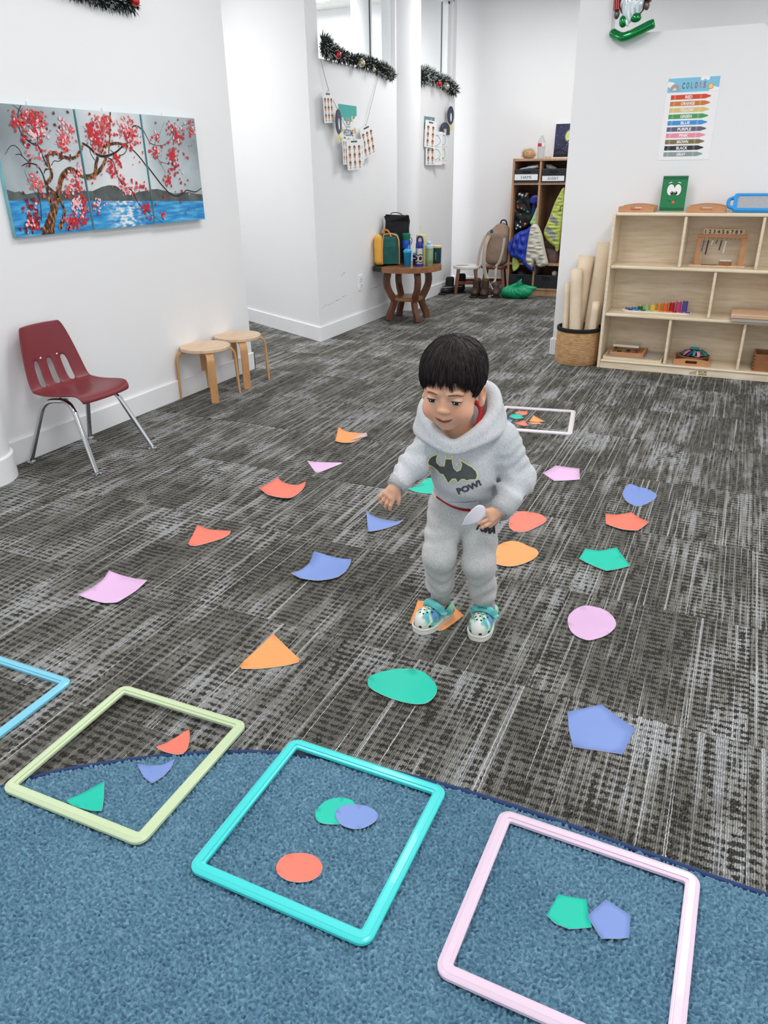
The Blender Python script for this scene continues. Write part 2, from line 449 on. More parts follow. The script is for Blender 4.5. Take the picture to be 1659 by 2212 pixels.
def carpet_mat():
    m = bpy.data.materials.new('grey_loop_carpet'); m.use_nodes = True; t = NT(m); b = t.bsdf
    co = t.sep(t.coord('Object'))
    rnd = t.n.new('ShaderNodeObjectInfo').outputs['Random']
    u = t.math('ADD', co[0], t.math('MULTIPLY', rnd, 37.3)); v = t.math('ADD', co[1], t.math('MULTIPLY', rnd, 91.7))
    fz = t.noise(t.comb(t.math('MULTIPLY', u, 260.0), t.math('MULTIPLY', v, 190.0), 4.4), 1.0, 1.0)
    u = t.math('ADD', u, t.math('MULTIPLY', t.math('SUBTRACT', fz, 0.5), 0.0042)); v = t.math('ADD', v, t.math('MULTIPLY', t.math('SUBTRACT', fz, 0.5), 0.012))
    def n2(su, sv, z, det=1.0): return t.noise(t.comb(t.math('MULTIPLY', u, su), t.math('MULTIPLY', v, sv), z), 1.0, det)
    patch = n2(3.0, 3.6, 1.3, 2.0)                    # soft light and dark zones
    ph = t.math('ADD', t.math('DIVIDE', v, 0.0215), t.math('MULTIPLY', n2(4.0, 6.0, 5.1, 2.0), 1.7))
    row = t.math('SINE', t.math('MULTIPLY', ph, 2*PI))
    col = n2(66.0, 16.0, 2.1, 1.0)
    k1 = t.math('ADD', t.math('MULTIPLY', row, 0.17), col)
    k1 = t.math('SUBTRACT', k1, t.math('MULTIPLY', t.math('SUBTRACT', patch, 0.5), 0.30))
    streak = n2(120.0, 3.0, 3.4, 1.0)
    lines = t.step(streak, 0.53, 0.60)
    thin = t.step(n2(170.0, 0.8, 8.4), 0.64, 0.69)
    rib = t.math('MULTIPLY_ADD', t.math('SINE', t.math('MULTIPLY', u, 2*PI/0.0046)), 0.5, 0.5)
    loop = n2(330.0, 210.0, 9.0, 1.0)
    darkm = t.step(t.math('ADD', k1, t.math('MULTIPLY', t.math('SUBTRACT', loop, 0.5), 0.16)), 0.47, 0.56)
    tone = t.math('ADD', t.math('ADD', n2(6.0, 3.0, 6.6, 2.0), t.math('MULTIPLY', t.math('SUBTRACT', streak, 0.5), 0.7)), t.math('MULTIPLY', t.math('SUBTRACT', patch, 0.5), 0.7))
    yarn = t.ramp(tone, [(0.40, rgb(110, 109, 102)), (0.54, rgb(136, 135, 129)), (0.73, rgb(176, 178, 180))])
    dark = t.ramp(loop, [(0.35, rgb(34, 34, 33)), (0.7, rgb(90, 88, 84))])
    c = t.mix(t.math('MULTIPLY', darkm, t.math('SUBTRACT', 1.0, t.math('MULTIPLY', lines, 0.65))), yarn, dark)
    c = t.mix(t.math('MULTIPLY', thin, 0.66), c, rgb(205, 207, 208))
    fine = t.math('MULTIPLY', t.math('MULTIPLY_ADD', rib, 0.7, 0.45), t.math('MULTIPLY_ADD', loop, 1.3, 0.32))
    k = t.n.new('ShaderNodeMix'); k.data_type = 'RGBA'; k.blend_type = 'MULTIPLY'; k.inputs[0].default_value = 1.0
    t.put(k.inputs[6], c); t.put(k.inputs[7], t.comb(fine, fine, fine)); c = k.outputs[2]
    t.put(b.inputs['Base Color'], c); b.inputs['Roughness'].default_value = 0.95; b.inputs['Specular IOR Level'].default_value = 0.15
    h = t.math('ADD', t.math('MULTIPLY', rib, 0.7), loop)
    t.put(b.inputs['Normal'], t.bump(h, 0.5, 0.003))
    return m
M_CARPET = carpet_mat()

floor = struct(MB().box(-6.2, 3.2, -2.2, 8.6, -0.12, -0.006).build('floor', M_CARPET))
def carpet_tiles():
    T = 0.507; h = T/2-0.0006
    me = None
    cy, sy, cp, sp = math.cos(YAW), math.sin(YAW), math.cos(PITCH), math.sin(PITCH)
    f = np.array([-sy*cp, cy*cp, -sp]); r = np.array([cy, sy, 0.0]); u = np.cross(r, f)
    for i in range(-12, 4):
        for j in range(-6, 10):
            x = 0.19-T/2+T*i; y = 3.53+T/2+T*j
            if y < 0.2 or y > 8.2 or x < -4.6: continue
            ok = False                                    # lay single tiles only over the part of the floor one can see
            for dx in (-h, 0, h):
                for dy in (-h, 0, h):
                    p = np.array([x+dx, y+dy, -CAM_H]); z = p @ f
                    if z > 0.1 and abs(p @ r)/z < 0.62 and abs(p @ u)/z < 0.82: ok = True
            if not ok or (x > -0.8 and y > 5.4): continue
            if me is None:
                o = MB().box(-h, h, -h, h, -0.006, 0.0).build('carpet_tile', M_CARPET, floor); me = o.data
            else:
                o = bpy.data.objects.new('carpet_tile', me); COL.objects.link(o); o.parent = floor
            o.location = (x, y, 0)
carpet_tiles()

# left wall: low panel with an open band above the sill, then the full-height end
wl = MB()
wl.box(WALLX-0.12, WALLX, -2.2, 4.01, 0, SILL).box(WALLX-0.12, WALLX, 3.30, 4.01, SILL, CEIL).box(WALLX-0.12, WALLX, -2.2, 1.2, SILL, CEIL)
wall_left = struct(wl.build('wall_left', M_WALL))
# corner block: angled face plus the panel with two openings that runs to the back
wc = MB()
ang = Vector((-0.882, 0.470, 0)); C0 = Vector((WALLX, 4.925, 0)); C1 = C0+ang*2.4
n = Vector((0.470, 0.882, 0))
wc.prism([(C0.x, C0.y), (C0.x, 5.02), (C0.x-0.12, 5.115), (C1.x+n.x*0.12, C1.y+n.y*0.12), (C1.x, C1.y)], CEIL)
wc.box(WALLX-0.12, WALLX, 5.02, 7.80, 0, SILL)
for y0, y1, z0 in ((5.02, 5.085, SILL), (6.36, 6.72, SILL), (7.70, 7.80, SILL)): wc.box(WALLX-0.12, WALLX, y0, y1, z0, CEIL)
wc.box(WALLX-0.12, WALLX, 6.70, 7.72, 2.585, CEIL)
wall_corner = struct(wc.build('wall_corner', M_WALL))
wall_back = struct(MB().box(-6.2, 3.2, 8.03, 8.15, 0, CEIL).build('wall_back', M_WALL))
wr = MB()
wr.box(-1.10, 3.2, 5.14, 5.26, 0, SILL).box(-1.10, -0.911, 5.14, 5.26, SILL, CEIL).box(-0.911, 3.2, 5.14, 5.26, 2.62, CEIL)
wall_right = struct(wr.build('wall_right', M_WALL))
wall_far = struct(MB().box(-6.3, -6.2, -2.2, 8.15, 0, CEIL).build('wall_far_left', M_WALL))
ceiling = struct(MB().box(-6.3, 3.2, -2.2, 8.15, CEIL, CEIL+0.1).build('ceiling', M_CEIL))
for k in range(16):
    MB().box(-6.2+0.61*k, -6.188+0.61*k, -2.2, 8.03, CEIL-0.004, CEIL).build('ceiling_bar', M_TRIM, ceiling)
for k in range(9):
    MB().box(-6.2, 3.2, -2.0+1.22*k, -1.988+1.22*k, CEIL-0.0045, CEIL-0.0003).build('ceiling_bar', M_TRIM, ceiling)
M_DIFF = mat('lamp_diffuser', (255, 252, 246), 0.5, emit=2.0)
for k, (x, y, e) in enumerate(LIGHTS):
    t = thing('ceiling_light', 'flat white troffer lamp set into the tiled ceiling', 'lamp', (x, y, CEIL-0.0), 0, 'ceiling lamps above the room')
    MB().box(-0.3, 0.3, -0.6, 0.6, -0.03, -0.005).build('lamp_frame', M_TRIM, t)
    MB().box(-0.27, 0.27, -0.57, 0.57, -0.034, -0.0305).build('diffuser', M_DIFF, t)

def baseboard(name, segs):
    m = MB()
    for a, b in segs:
        a = Vector((*a, 0)); b = Vector((*b, 0)); d = (b-a).normalized(); nn = Vector((d.y, -d.x, 0))
        p = [a, b, b+nn*0.014, a+nn*0.014]
        q = [(v.x, v.y) for v in p][::-1]
        m.prism(q, BBH)
    return struct(m.build(name, M_TRIM, bevel=0.003, bseg=1))
baseboard('baseboard_left', [((WALLX, -2.0), (WALLX, 4.024)), ((WALLX+0.014, 4.01), (WALLX-0.12, 4.01))])
baseboard('baseboard_corner', [((C1.x, C1.y), (C0.x+0.012, C0.y-0.006)), ((WALLX, 4.925), (WALLX, 7.80))])
baseboard('baseboard_back', [((-3.4, 8.03), (3.0, 8.03))])
baseboard('baseboard_right', [((-1.10, 5.14), (3.0, 5.14)), ((-1.10, 5.26), (-1.10, 5.126))])

def column(name, x, y):
    prof = [(0.158, 0), (0.158, BBH-0.004), (0.155, BBH), (0.148, BBH), (0.148, CEIL)]
    return struct(MB().lathe(prof, 48, (x, y, 0), cap0=False, cap1=False).build(name, M_TRIM, smooth=30))
column('trim_1', -2.815, 1.925)
column('trim_2', -2.822, 6.535)
struct(MB().lathe([(0.10, 0), (0.10, CEIL)], 32, (-3.62, 7.40, 0), False, False).build('trim_3', M_TRIM, smooth=30))

# glazing of the two openings in the corner wall
def glass_mat():
    m = bpy.data.materials.new('clear_glass'); m.use_nodes = True; t = NT(m)
    out = t.n['Material Output']; g = t.n.new('ShaderNodeBsdfGlossy'); g.inputs['Roughness'].default_value = 0.02
    tr = t.n.new('ShaderNodeBsdfTransparent'); tr.inputs[0].default_value = (0.97, 0.985, 0.98, 1); mx = t.n.new('ShaderNodeMixShader')
    lw = t.n.new('ShaderNodeLayerWeight'); lw.inputs[0].default_value = 0.12
    t.l.new(t.math('MULTIPLY', lw.outputs['Fresnel'], 0.12), mx.inputs[0]); t.l.new(tr.outputs[0], mx.inputs[1]); t.l.new(g.outputs[0], mx.inputs[2])
    t.l.new(mx.outputs[0], out.inputs[0]); return m
M_GLASS = glass_mat()
def window(name, y0, y1, z1, seams, x=WALLX-0.06):
    o = struct(MB().box(x-0.003, x+0.003, y0, y1, SILL, z1).build(name, M_GLASS))
    for s in seams:
        MB().box(x-0.005, x+0.005, s-0.004, s+0.004, SILL, z1).build('glazing_seam', M_GREYLINE, o)
    MB().box(x-0.02, x+0.02, y1-0.03, y1, SILL, z1).build('window_frame', M_TRIM, o)
    MB().box(x-0.02, x+0.02, y0, y1, z1-0.02, z1).build('window_frame', M_TRIM, o)
    return o
window('window_1', 5.085, 6.38, CEIL, [6.02])
window('window_2', 6.70, 7.70, 2.585, [7.56])

M_SCUFF = mat('wall_scuff', (120, 120, 124), 0.8)
def scuff(y, z, L, rise):
    random.seed(int(y*1000)); m = MB(); x = 0.0
    while x < L:
        w = random.uniform(0.015, 0.05); h = random.uniform(0.0015, 0.005)
        zz = z+rise*x/L+random.uniform(-0.006, 0.006)
        m.add([(WALLX+0.0006, y+x, zz), (WALLX+0.0006, y+x+w, zz+h*0.4), (WALLX+0.0006, y+x+w*0.6, zz+h), (WALLX+0.0006, y+x+w*0.2, zz+h)], [(0, 1, 2, 3)])
        x += w*random.uniform(0.6, 1.4)
    o = m.build('scuff_mark', M_SCUFF, wall_corner); return o
scuff(4.96, 0.245, 0.40, 0.03); scuff(5.28, 0.438, 0.09, 0.012); scuff(5.80, 0.265, 0.22, 0.006)

t = thing('wall_outlet', 'white double socket plate on the wall beside the wooden table', 'outlet', (WALLX, 5.625, 0.345))
MB().prism(rrect(-0.036, 0.036, -0.06, 0.06, 0.008), 0.006, frame((0, 0, 0), (0, 1, 0), (0, 0, 1))).build('plate', mat('socket_plate', (246, 247, 250), 0.3), t)
for dz in (0.025, -0.025):
    p = MB().prism(rrect(-0.017, 0.017, dz-0.018, dz+0.018, 0.006), 0.009, frame((0, 0, 0), (0, 1, 0), (0, 0, 1))).build('socket', mat('socket_face', (228, 230, 234), 0.35), t)
    q = MB()
    for dy in (-0.006, 0.006): q.box(0.009, 0.0095, dy-0.001, dy+0.001, dz-0.002, dz+0.008)
    q.build('slot', mat('socket_slot', (60, 60, 62), 0.6), p)
# ================================================================== ON THE FLOOR: RUG, PAPER SHAPES, FRAMES
PAPER_SHAPES = {
'o1': [(-1.63,2.9398),(-1.5832,2.9282),(-1.5444,2.952),(-1.5227,3.0634),(-1.5421,3.1077),(-1.584,3.0954),(-1.6476,3.0942),(-1.7068,3.1207)],
'p1': [(-1.5286,2.5669),(-1.5162,2.5582),(-1.5071,2.5595),(-1.4631,2.6893),(-1.4667,2.7039),(-1.5879,2.6667),(-1.6254,2.6674)],
'c1': [(-1.631,2.2908),(-1.5641,2.2529),(-1.4775,2.2489),(-1.4628,2.2551),(-1.461,2.275),(-1.4718,2.3637),(-1.481,2.3996),(-1.4962,2.4339),(-1.5179,2.4014),(-1.5477,2.3946),(-1.59,2.4003),(-1.6211,2.4145)],
'c2': [(-1.5981,1.794),(-1.581,1.7834),(-1.5602,1.7888),(-1.5104,1.8803),(-1.506,1.9134),(-1.5188,1.9359),(-1.6013,1.9175),(-1.6572,1.9225)],
'b1': [(-1.0551,2.1171),(-1.0458,2.1184),(-0.9832,2.2257),(-0.9781,2.2602),(-1.0078,2.2448),(-1.0692,2.2449),(-1.1117,2.2556),(-1.1401,2.2777)],
'b2': [(-1.1339,1.8346),(-1.1346,1.7903),(-1.1449,1.7396),(-1.1058,1.7287),(-1.0519,1.7431),(-1.0194,1.7695),(-1.002,1.7909),(-0.9963,1.8284),(-0.9995,1.8631),(-1.0089,1.8974),(-1.1197,1.8977),(-1.1489,1.8945)],
'p2': [(-1.6882,1.481),(-1.6833,1.4261),(-1.6875,1.3751),(-1.6304,1.3723),(-1.5783,1.3723),(-1.5418,1.3882),(-1.5393,1.4674),(-1.5452,1.5258),(-1.6446,1.5251),(-1.7031,1.5255)],
't1': [(-1.0239,2.5233),(-0.9721,2.5342),(-0.948,2.5498),(-0.9366,2.5879),(-0.9509,2.6501),(-0.986,2.6967),(-1.0201,2.6919),(-1.053,2.6721),(-1.0577,2.6168),(-1.068,2.5663),(-1.0787,2.5391)],
'p3': [(-0.5568,2.8527),(-0.4627,2.9114),(-0.4884,3.031),(-0.5904,3.0297),(-0.6211,2.9229)],
'b3': [(-0.2793,2.8562),(-0.2738,2.8061),(-0.2497,2.7571),(-0.2195,2.7337),(-0.1996,2.7405),(-0.1701,2.7909),(-0.1533,2.8657),(-0.1909,2.9167),(-0.2286,2.9188),(-0.2671,2.9244)],
'c3': [(-0.2914,2.5139),(-0.2285,2.4906),(-0.18,2.5001),(-0.1515,2.5925),(-0.1968,2.6285),(-0.2221,2.6531),(-0.2705,2.6171),(-0.3077,2.6012)],
'c4': [(-0.6031,2.3591),(-0.5811,2.34),(-0.5477,2.3472),(-0.5263,2.3776),(-0.4955,2.4562),(-0.5152,2.5007),(-0.5504,2.5198),(-0.6103,2.5116),(-0.6241,2.439),(-0.6143,2.3834)],
'o2': [(-0.5829,2.0938),(-0.5662,2.07),(-0.5248,2.0726),(-0.4924,2.1069),(-0.4674,2.1539),(-0.4598,2.1944),(-0.4706,2.2224),(-0.4987,2.238),(-0.5425,2.2555),(-0.5749,2.2474),(-0.5992,2.2118),(-0.601,2.1609),(-0.5965,2.1303)],
't2': [(-0.2326,2.1657),(-0.2006,2.1973),(-0.1667,2.234),(-0.197,2.2913),(-0.2276,2.3432),(-0.2764,2.3035),(-0.3232,2.2933),(-0.3281,2.2118)],
'p4': [(-0.2667,1.788),(-0.2428,1.7651),(-0.2185,1.7576),(-0.2013,1.7665),(-0.1738,1.8025),(-0.1577,1.8431),(-0.1563,1.8782),(-0.1772,1.9165),(-0.2081,1.9356),(-0.2483,1.9348),(-0.2693,1.9174),(-0.2855,1.8775),(-0.2851,1.8377)],
'o3': [(-0.6942,1.645),(-0.6565,1.6428),(-0.639,1.6449),(-0.6034,1.6429),(-0.5912,1.6576),(-0.5641,1.7447),(-0.5884,1.7623),(-0.619,1.7892),(-0.7184,1.7658)],
'o4': [(-1.0272,1.3101),(-1.0232,1.2788),(-1.0118,1.2708),(-0.9707,1.291),(-0.9114,1.3322),(-0.8896,1.3548),(-0.8936,1.3686),(-0.9996,1.4272),(-1.0212,1.4374)],
't3': [(-0.6717,1.3333),(-0.6392,1.324),(-0.5742,1.3182),(-0.5285,1.3252),(-0.5124,1.3454),(-0.5103,1.3807),(-0.5265,1.4131),(-0.5707,1.4451),(-0.615,1.4426),(-0.6566,1.418),(-0.688,1.3728),(-0.6828,1.3485)],
'b4': [(-0.1869,1.3869),(-0.1654,1.3338),(-0.061,1.3547),(-0.0474,1.4519),(-0.0954,1.4796),(-0.132,1.5054),(-0.1925,1.4494),(-0.2005,1.4405)],
'c5': [(-0.9153,3.675),(-0.897,3.7037),(-0.9024,3.757),(-0.9529,3.749),(-0.9633,3.7074)],
't4': [(-0.9307,3.6061),(-0.8936,3.636),(-0.932,3.7047),(-0.9728,3.6789),(-0.9736,3.6361)],
'b5': [(-0.9655,3.5337),(-0.9375,3.5395),(-0.9371,3.583),(-0.9561,3.5898),(-0.9906,3.5757)],
'o5': [(-0.8315,3.5659),(-0.7891,3.5889),(-0.8117,3.6198),(-0.8594,3.5772)],
'o6': [(-0.8539,3.5881),(-0.8147,3.5984),(-0.7782,3.6191),(-0.8275,3.666),(-0.8602,3.6945)],
'c6': [(-0.8596,3.5149),(-0.8423,3.5276),(-0.8822,3.5996),(-0.9186,3.5415)],
'c7': [(-1.0093,0.9406),(-0.9841,0.9395),(-0.9564,0.9427),(-0.9447,0.9495),(-0.9451,0.9663),(-0.957,0.9882),(-0.9756,1.0135),(-0.9813,1.0178),(-0.9879,1.0092),(-0.9936,0.9886),(-1.0031,0.9623),(-1.0142,0.9438)],
'b6': [(-0.9754,0.8585),(-0.9457,0.851),(-0.9371,0.8779),(-0.9382,0.9021),(-0.9478,0.9268),(-0.962,0.9026),(-0.9857,0.8901),(-1.0135,0.8813)],
't5': [(-1.0686,0.7392),(-1.0482,0.738),(-1.0071,0.7431),(-0.9882,0.7493),(-0.9888,0.7534),(-1.0129,0.7829),(-1.0399,0.813),(-1.0505,0.7917),(-1.0616,0.7682),(-1.0739,0.7422)],
't6': [(-0.5742,0.9052),(-0.5565,0.9085),(-0.5348,0.9182),(-0.5231,0.9326),(-0.5247,0.9508),(-0.5319,0.9766),(-0.5538,0.9808),(-0.5753,0.9722),(-0.5903,0.9556),(-0.5938,0.9296),(-0.5894,0.9149)],
'b7': [(-0.5423,0.9216),(-0.5255,0.9152),(-0.5005,0.9182),(-0.4844,0.9312),(-0.4744,0.9495),(-0.4745,0.9658),(-0.4864,0.9748),(-0.507,0.9777),(-0.5282,0.9732),(-0.5467,0.9635),(-0.5555,0.9465),(-0.5524,0.9312)],
'c8': [(-0.5809,0.7692),(-0.5646,0.7666),(-0.545,0.7702),(-0.5261,0.781),(-0.5151,0.7966),(-0.5156,0.8103),(-0.5204,0.8203),(-0.5381,0.831),(-0.5589,0.8314),(-0.5801,0.8228),(-0.5949,0.8099),(-0.5986,0.7916),(-0.5935,0.7775)],
't7': [(-0.1202,0.8887),(-0.1044,0.8799),(-0.0793,0.8798),(-0.0457,0.8977),(-0.0568,0.9249),(-0.0638,0.9462),(-0.111,0.9365)],
'b8': [(-0.057,0.915),(-0.0278,0.8836),(0.001,0.8961),(0.0143,0.9049),(0.0103,0.9464),(-0.0328,0.9603)]}
RUG_H = 0.011
def rug():
    edge = [(-1.37, -0.9), (-1.42, -0.3), (-1.42, 0.1), (-1.38, 0.40), (-1.315, 0.60), (-1.227, 0.736), (-1.147, 0.818), (-1.0, 0.924), (-0.855, 1.004), (-0.754, 1.044), (-0.638, 1.072), (-0.523, 1.093),
            (-0.40, 1.104), (-0.309, 1.108), (-0.177, 1.108), (-0.052, 1.103), (0.137, 1.096), (0.30, 1.09), (0.7, 1.05), (1.05, 0.9), (1.3, 0.6), (1.42, 0.2), (1.45, -0.3), (1.40, -0.9)]
    out = spline(edge, 4)
    t = thing('area_rug', 'blue looped area rug with a curved navy bound edge on the carpet', 'rug')
    navy = mat('navy_binding', (44, 66, 112), 0.85, bump=0.3, bscale=300)
    MB().prism([(p[0], p[1]) for p in out][::-1], 0.004).build('backing', navy, t)
    MB().tube([(p[0], p[1], 0.0058) for p in out], 0.0058, 8).build('bound_edge', navy, t, smooth=60)
    cx = np.array([-0.1, -0.1]); inn = []
    P = np.array(out)
    for i in range(len(P)):                               # inset outline for the pile
        a = P[max(i-1, 0)]; b = P[min(i+1, len(P)-1)]; d = b-a; d /= np.linalg.norm(d); inn.append(tuple(P[i]+0.0085*np.array([d[1], -d[0]])))
    c = 0.0022; x0, y0 = -1.43, 0.22; nx, ny = 840, 410
    X, Y = np.meshgrid(x0+c*np.arange(nx), y0+c*np.arange(ny))
    z = 0.35*band_noise(nx, ny, c, 0.022, 0.5, 3, 1.0, 1.25)+0.85*band_noise(nx, ny, c, 0.0092, 0.33, 4)+0.25*band_noise(nx, ny, c, 0.0055, 0.3, 6)
    lo = band_noise(nx, ny, c, 0.25, 0.6, 5)
    Z = RUG_H+0.0012+0.0054*np.tanh(1.9*z)+0.0007*lo
    jx = 0.0016*band_noise(nx, ny, c, 0.012, 0.5, 8); jy = 0.0016*band_noise(nx, ny, c, 0.012, 0.5, 9)
    ins = inside(inn, X, Y)
    Z = np.where(ins, Z, 0.006)
    V = np.stack([X+jx, Y+jy, Z], -1).reshape(-1, 3)
    idx = np.arange(nx*ny).reshape(ny, nx)
    q = np.stack([idx[:-1, :-1], idx[:-1, 1:], idx[1:, 1:], idx[1:, :-1]], -1)
    keep = ins[:-1, :-1] | ins[:-1, 1:] | ins[1:, 1:] | ins[1:, :-1]
    q = q[keep]
    used = np.unique(q); mp = -np.ones(nx*ny, int); mp[used] = np.arange(len(used))
    me = np_mesh('rug_pile', V[used], mp[q])
    m = bpy.data.materials.new('blue_loop_pile'); m.use_nodes = True; n = NT(m); b = n.bsdf
    co = n.coord(); f = n.noise(co, 170.0, 3.0); g = n.noise(co, 5.0, 2.0)
    c1 = n.ramp(f, [(0.30, rgb(62, 100, 124)), (0.52, rgb(102, 144, 168)), (0.75, rgb(146, 184, 204))])
    c1 = n.mix(0.35, c1, n.ramp(g, [(0.35, rgb(82, 122, 148)), (0.65, rgb(112, 152, 176))]))
    n.put(b.inputs['Base Color'], c1); b.inputs['Roughness'].default_value = 0.95; b.inputs['Specular IOR Level'].default_value = 0.1
    b.inputs['Sheen Weight'].default_value = 0.15
    n.put(b.inputs['Normal'], n.bump(f, 0.7, 0.004))
    me.materials.append(m)
    o = bpy.data.objects.new('rug_pile', me); COL.objects.link(o); o.parent = t; stuff(o)
rug()

PAPER_COL = dict(o=mat('orange_paper', (250, 162, 96), 0.5, var=0.02), c=mat('coral_paper', (246, 126, 106), 0.5, var=0.02), t=mat('teal_paper', (10, 198, 172), 0.5, var=0.03),
                 b=mat('blue_paper', (124, 150, 214), 0.5, var=0.02), p=mat('lilac_paper', (230, 188, 230), 0.5, var=0.02))
M_PWHITE = mat('white_paper_edge', (238, 238, 240), 0.6)
def sheet(name, pts, colour, zfun, label, group=None, parent=None, rim=0.0021, thick=0.001, cuts=3):
    cx = sum(p[0] for p in pts)/len(pts); cy = sum(p[1] for p in pts)/len(pts)
    bm = bmesh.new(); vs = [bm.verts.new((p[0]-cx, p[1]-cy, 0)) for p in pts]; f = bm.faces.new(vs)
    bmesh.ops.inset_region(bm, faces=[f], thickness=rim, use_even_offset=True)
    for g in bm.faces: g.material_index = 1
    f.material_index = 0
    bmesh.ops.triangulate(bm, faces=[f], ngon_method='EAR_CLIP')
    bmesh.ops.subdivide_edges(bm, edges=[e for e in bm.edges if e.calc_length() > 0.012], cuts=cuts, use_grid_fill=True)
    for v in bm.verts: v.co.z = zfun(v.co.x, v.co.y)
    me = bpy.data.meshes.new(name); bm.to_mesh(me); bm.free()
    me.materials.append(colour); me.materials.append(M_PWHITE)
    for p in me.polygons: p.use_smooth = True
    o = bpy.data.objects.new(name, me); COL.objects.link(o); o.location = (cx, cy, 0)
    md = o.modifiers.new('solid', 'SOLIDIFY'); md.thickness = thick; md.offset = -1; md.material_offset_rim = 1; md.material_offset = 1
    tag(o, label, 'paper shape', group); return o
# key: (label, height of the lowest point, curl height, curl direction in degrees or None for a dish)
PAPER_INFO = {
 'o1': ('orange paper square with one corner folded back, lying on the carpet', 0.002, 0.010, None),
 'p1': ('slim lilac paper triangle lying flat on the carpet', 0.002, 0.004, 0),
 'c1': ('coral paper square with curled-up edges on the carpet', 0.002, 0.016, None),
 'c2': ('coral paper triangle on the carpet, largest coral triangle', 0.002, 0.006, None),
 'b1': ('blue paper triangle with lifted tips on the carpet below the open hand', 0.002, 0.012, None),
 'b2': ('blue paper square with its rounded edge curled up on the carpet', 0.002, 0.018, None),
 'p2': ('lilac paper square with a curled edge on the carpet', 0.002, 0.010, None),
 't1': ('teal paper circle on the carpet behind the outstretched sleeve', 0.002, 0.004, None),
 'p3': ('lilac paper pentagon with a pointed tip on the carpet', 0.002, 0.003, None),
 'b3': ('blue paper circle with one edge curling up on the carpet', 0.002, 0.012, 150),
 'c3': ('large coral paper pentagon on the carpet', 0.002, 0.008, None),
 'c4': ('large coral paper circle on the carpet behind the paper-holding hand', 0.002, 0.006, 0),
 'o2': ('orange paper circle on the carpet beside the left trouser leg', 0.002, 0.006, None),
 't2': ('large teal paper pentagon on the carpet', 0.002, 0.007, None),
 'p4': ('round lilac paper circle on the carpet', 0.002, 0.004, None),
 'o3': ('orange paper pentagon trodden under a clog', 0.0015, 0.003, None),
 'o4': ('orange paper triangle with rounded corners, large, on the open carpet', 0.002, 0.005, None),
 't3': ('large teal paper oval on the open carpet in front of the clogs', 0.002, 0.008, None),
 'b4': ('large blue paper pentagon with one lifted corner on the carpet', 0.002, 0.008, 160),
 'c5': ('small coral paper square at the back of the pile in the white frame', 0.002, 0.003, None),
 't4': ('small teal paper square in the white frame', 0.002, 0.003, None),
 'b5': ('small blue paper square in the white frame', 0.002, 0.003, None),
 'o5': ('small orange paper triangle beneath another in the white frame', 0.001, 0.001, None),
 'o6': ('small orange paper triangle on top of another in the white frame', 0.004, 0.004, None),
 'c6': ('small coral paper square nearest the long edge of the white frame', 0.002, 0.003, None),
 'c7': ('small coral paper triangle in the green frame on the carpet strip', 0.0125, 0.003, None),
 'b6': ('small blue paper triangle in the green frame', 0.0172, 0.0025, None),
 't5': ('small teal paper triangle in the green frame', 0.0172, 0.004, None),
 't6': ('small teal paper circle partly under a blue one in the turquoise frame', 0.0172, 0.001, None),
 'b7': ('small blue paper circle overlapping a teal one in the turquoise frame', 0.0192, 0.001, None),
 'c8': ('small coral paper circle lying alone in the turquoise frame', 0.0172, 0.002, None),
 't7': ('small teal paper pentagon in the pink frame', 0.0172, 0.003, None),
 'b8': ('small blue paper pentagon overlapping a teal one in the pink frame', 0.0192, 0.001, None)}
def papers():
    for k, pts in PAPER_SHAPES.items():
        if k in ('o2', 't1', 'b3', 'c4', 'p4', 't3', 't6', 'b7', 'c8'): pts = spline(pts, 3, True)
        lab, z0, curl, a = PAPER_INFO[k]
        cx = sum(p[0] for p in pts)/len(pts); cy = sum(p[1] for p in pts)/len(pts)
        R = max(math.hypot(p[0]-cx, p[1]-cy) for p in pts)
        def zf(x, y, z0=z0, curl=curl, a=a, R=R):
            if a is None: return z0+curl*min(1.0, (x*x+y*y)/(R*R))**1.3
            d = (x*math.cos(math.radians(a))+y*math.sin(math.radians(a)))/R
            return z0+curl*max(0.0, d)**1.5
        n = len(pts)
        o = sheet({'o': 'paper_shape', 'c': 'paper_shape', 't': 'paper_shape', 'b': 'paper_shape', 'p': 'paper_shape'}[k[0]], pts, PAPER_COL[k[0]], zf, lab,
                  'paper shapes for the sorting game')
        if k == 'o1':                                     # the corner that is folded over shows its white back
            f = [(-1.5265, 3.074, 0.016), (-1.510, 3.050, 0.007), (-1.565, 2.965, 0.006)]
            m = MB(); c = Vector((cx, cy, 0))
            A, B, D = [Vector(p)-c for p in f]; N = 5; vs = []; fs = []
            for i in range(N+1):
                for j in range(N+1-i):
                    u, v = i/N, j/N; w = 1-u-v
                    p = A*u+B*v+D*w; p.z += 0.012*u*(1-u)+0.003; vs.append(p)
            def ix(i, j): return sum(N+1-q for q in range(i))+j
            for i in range(N):
                for j in range(N-i):
                    fs.append((ix(i, j), ix(i+1, j), ix(i, j+1)))
                    if j < N-i-1: fs.append((ix(i+1, j), ix(i+1, j+1), ix(i, j+1)))
            m.add(vs, fs).build('folded_corner', mat('grey_paper_back', (196, 186, 190), 0.6), o, smooth=180, solid=0.0008)
papers()

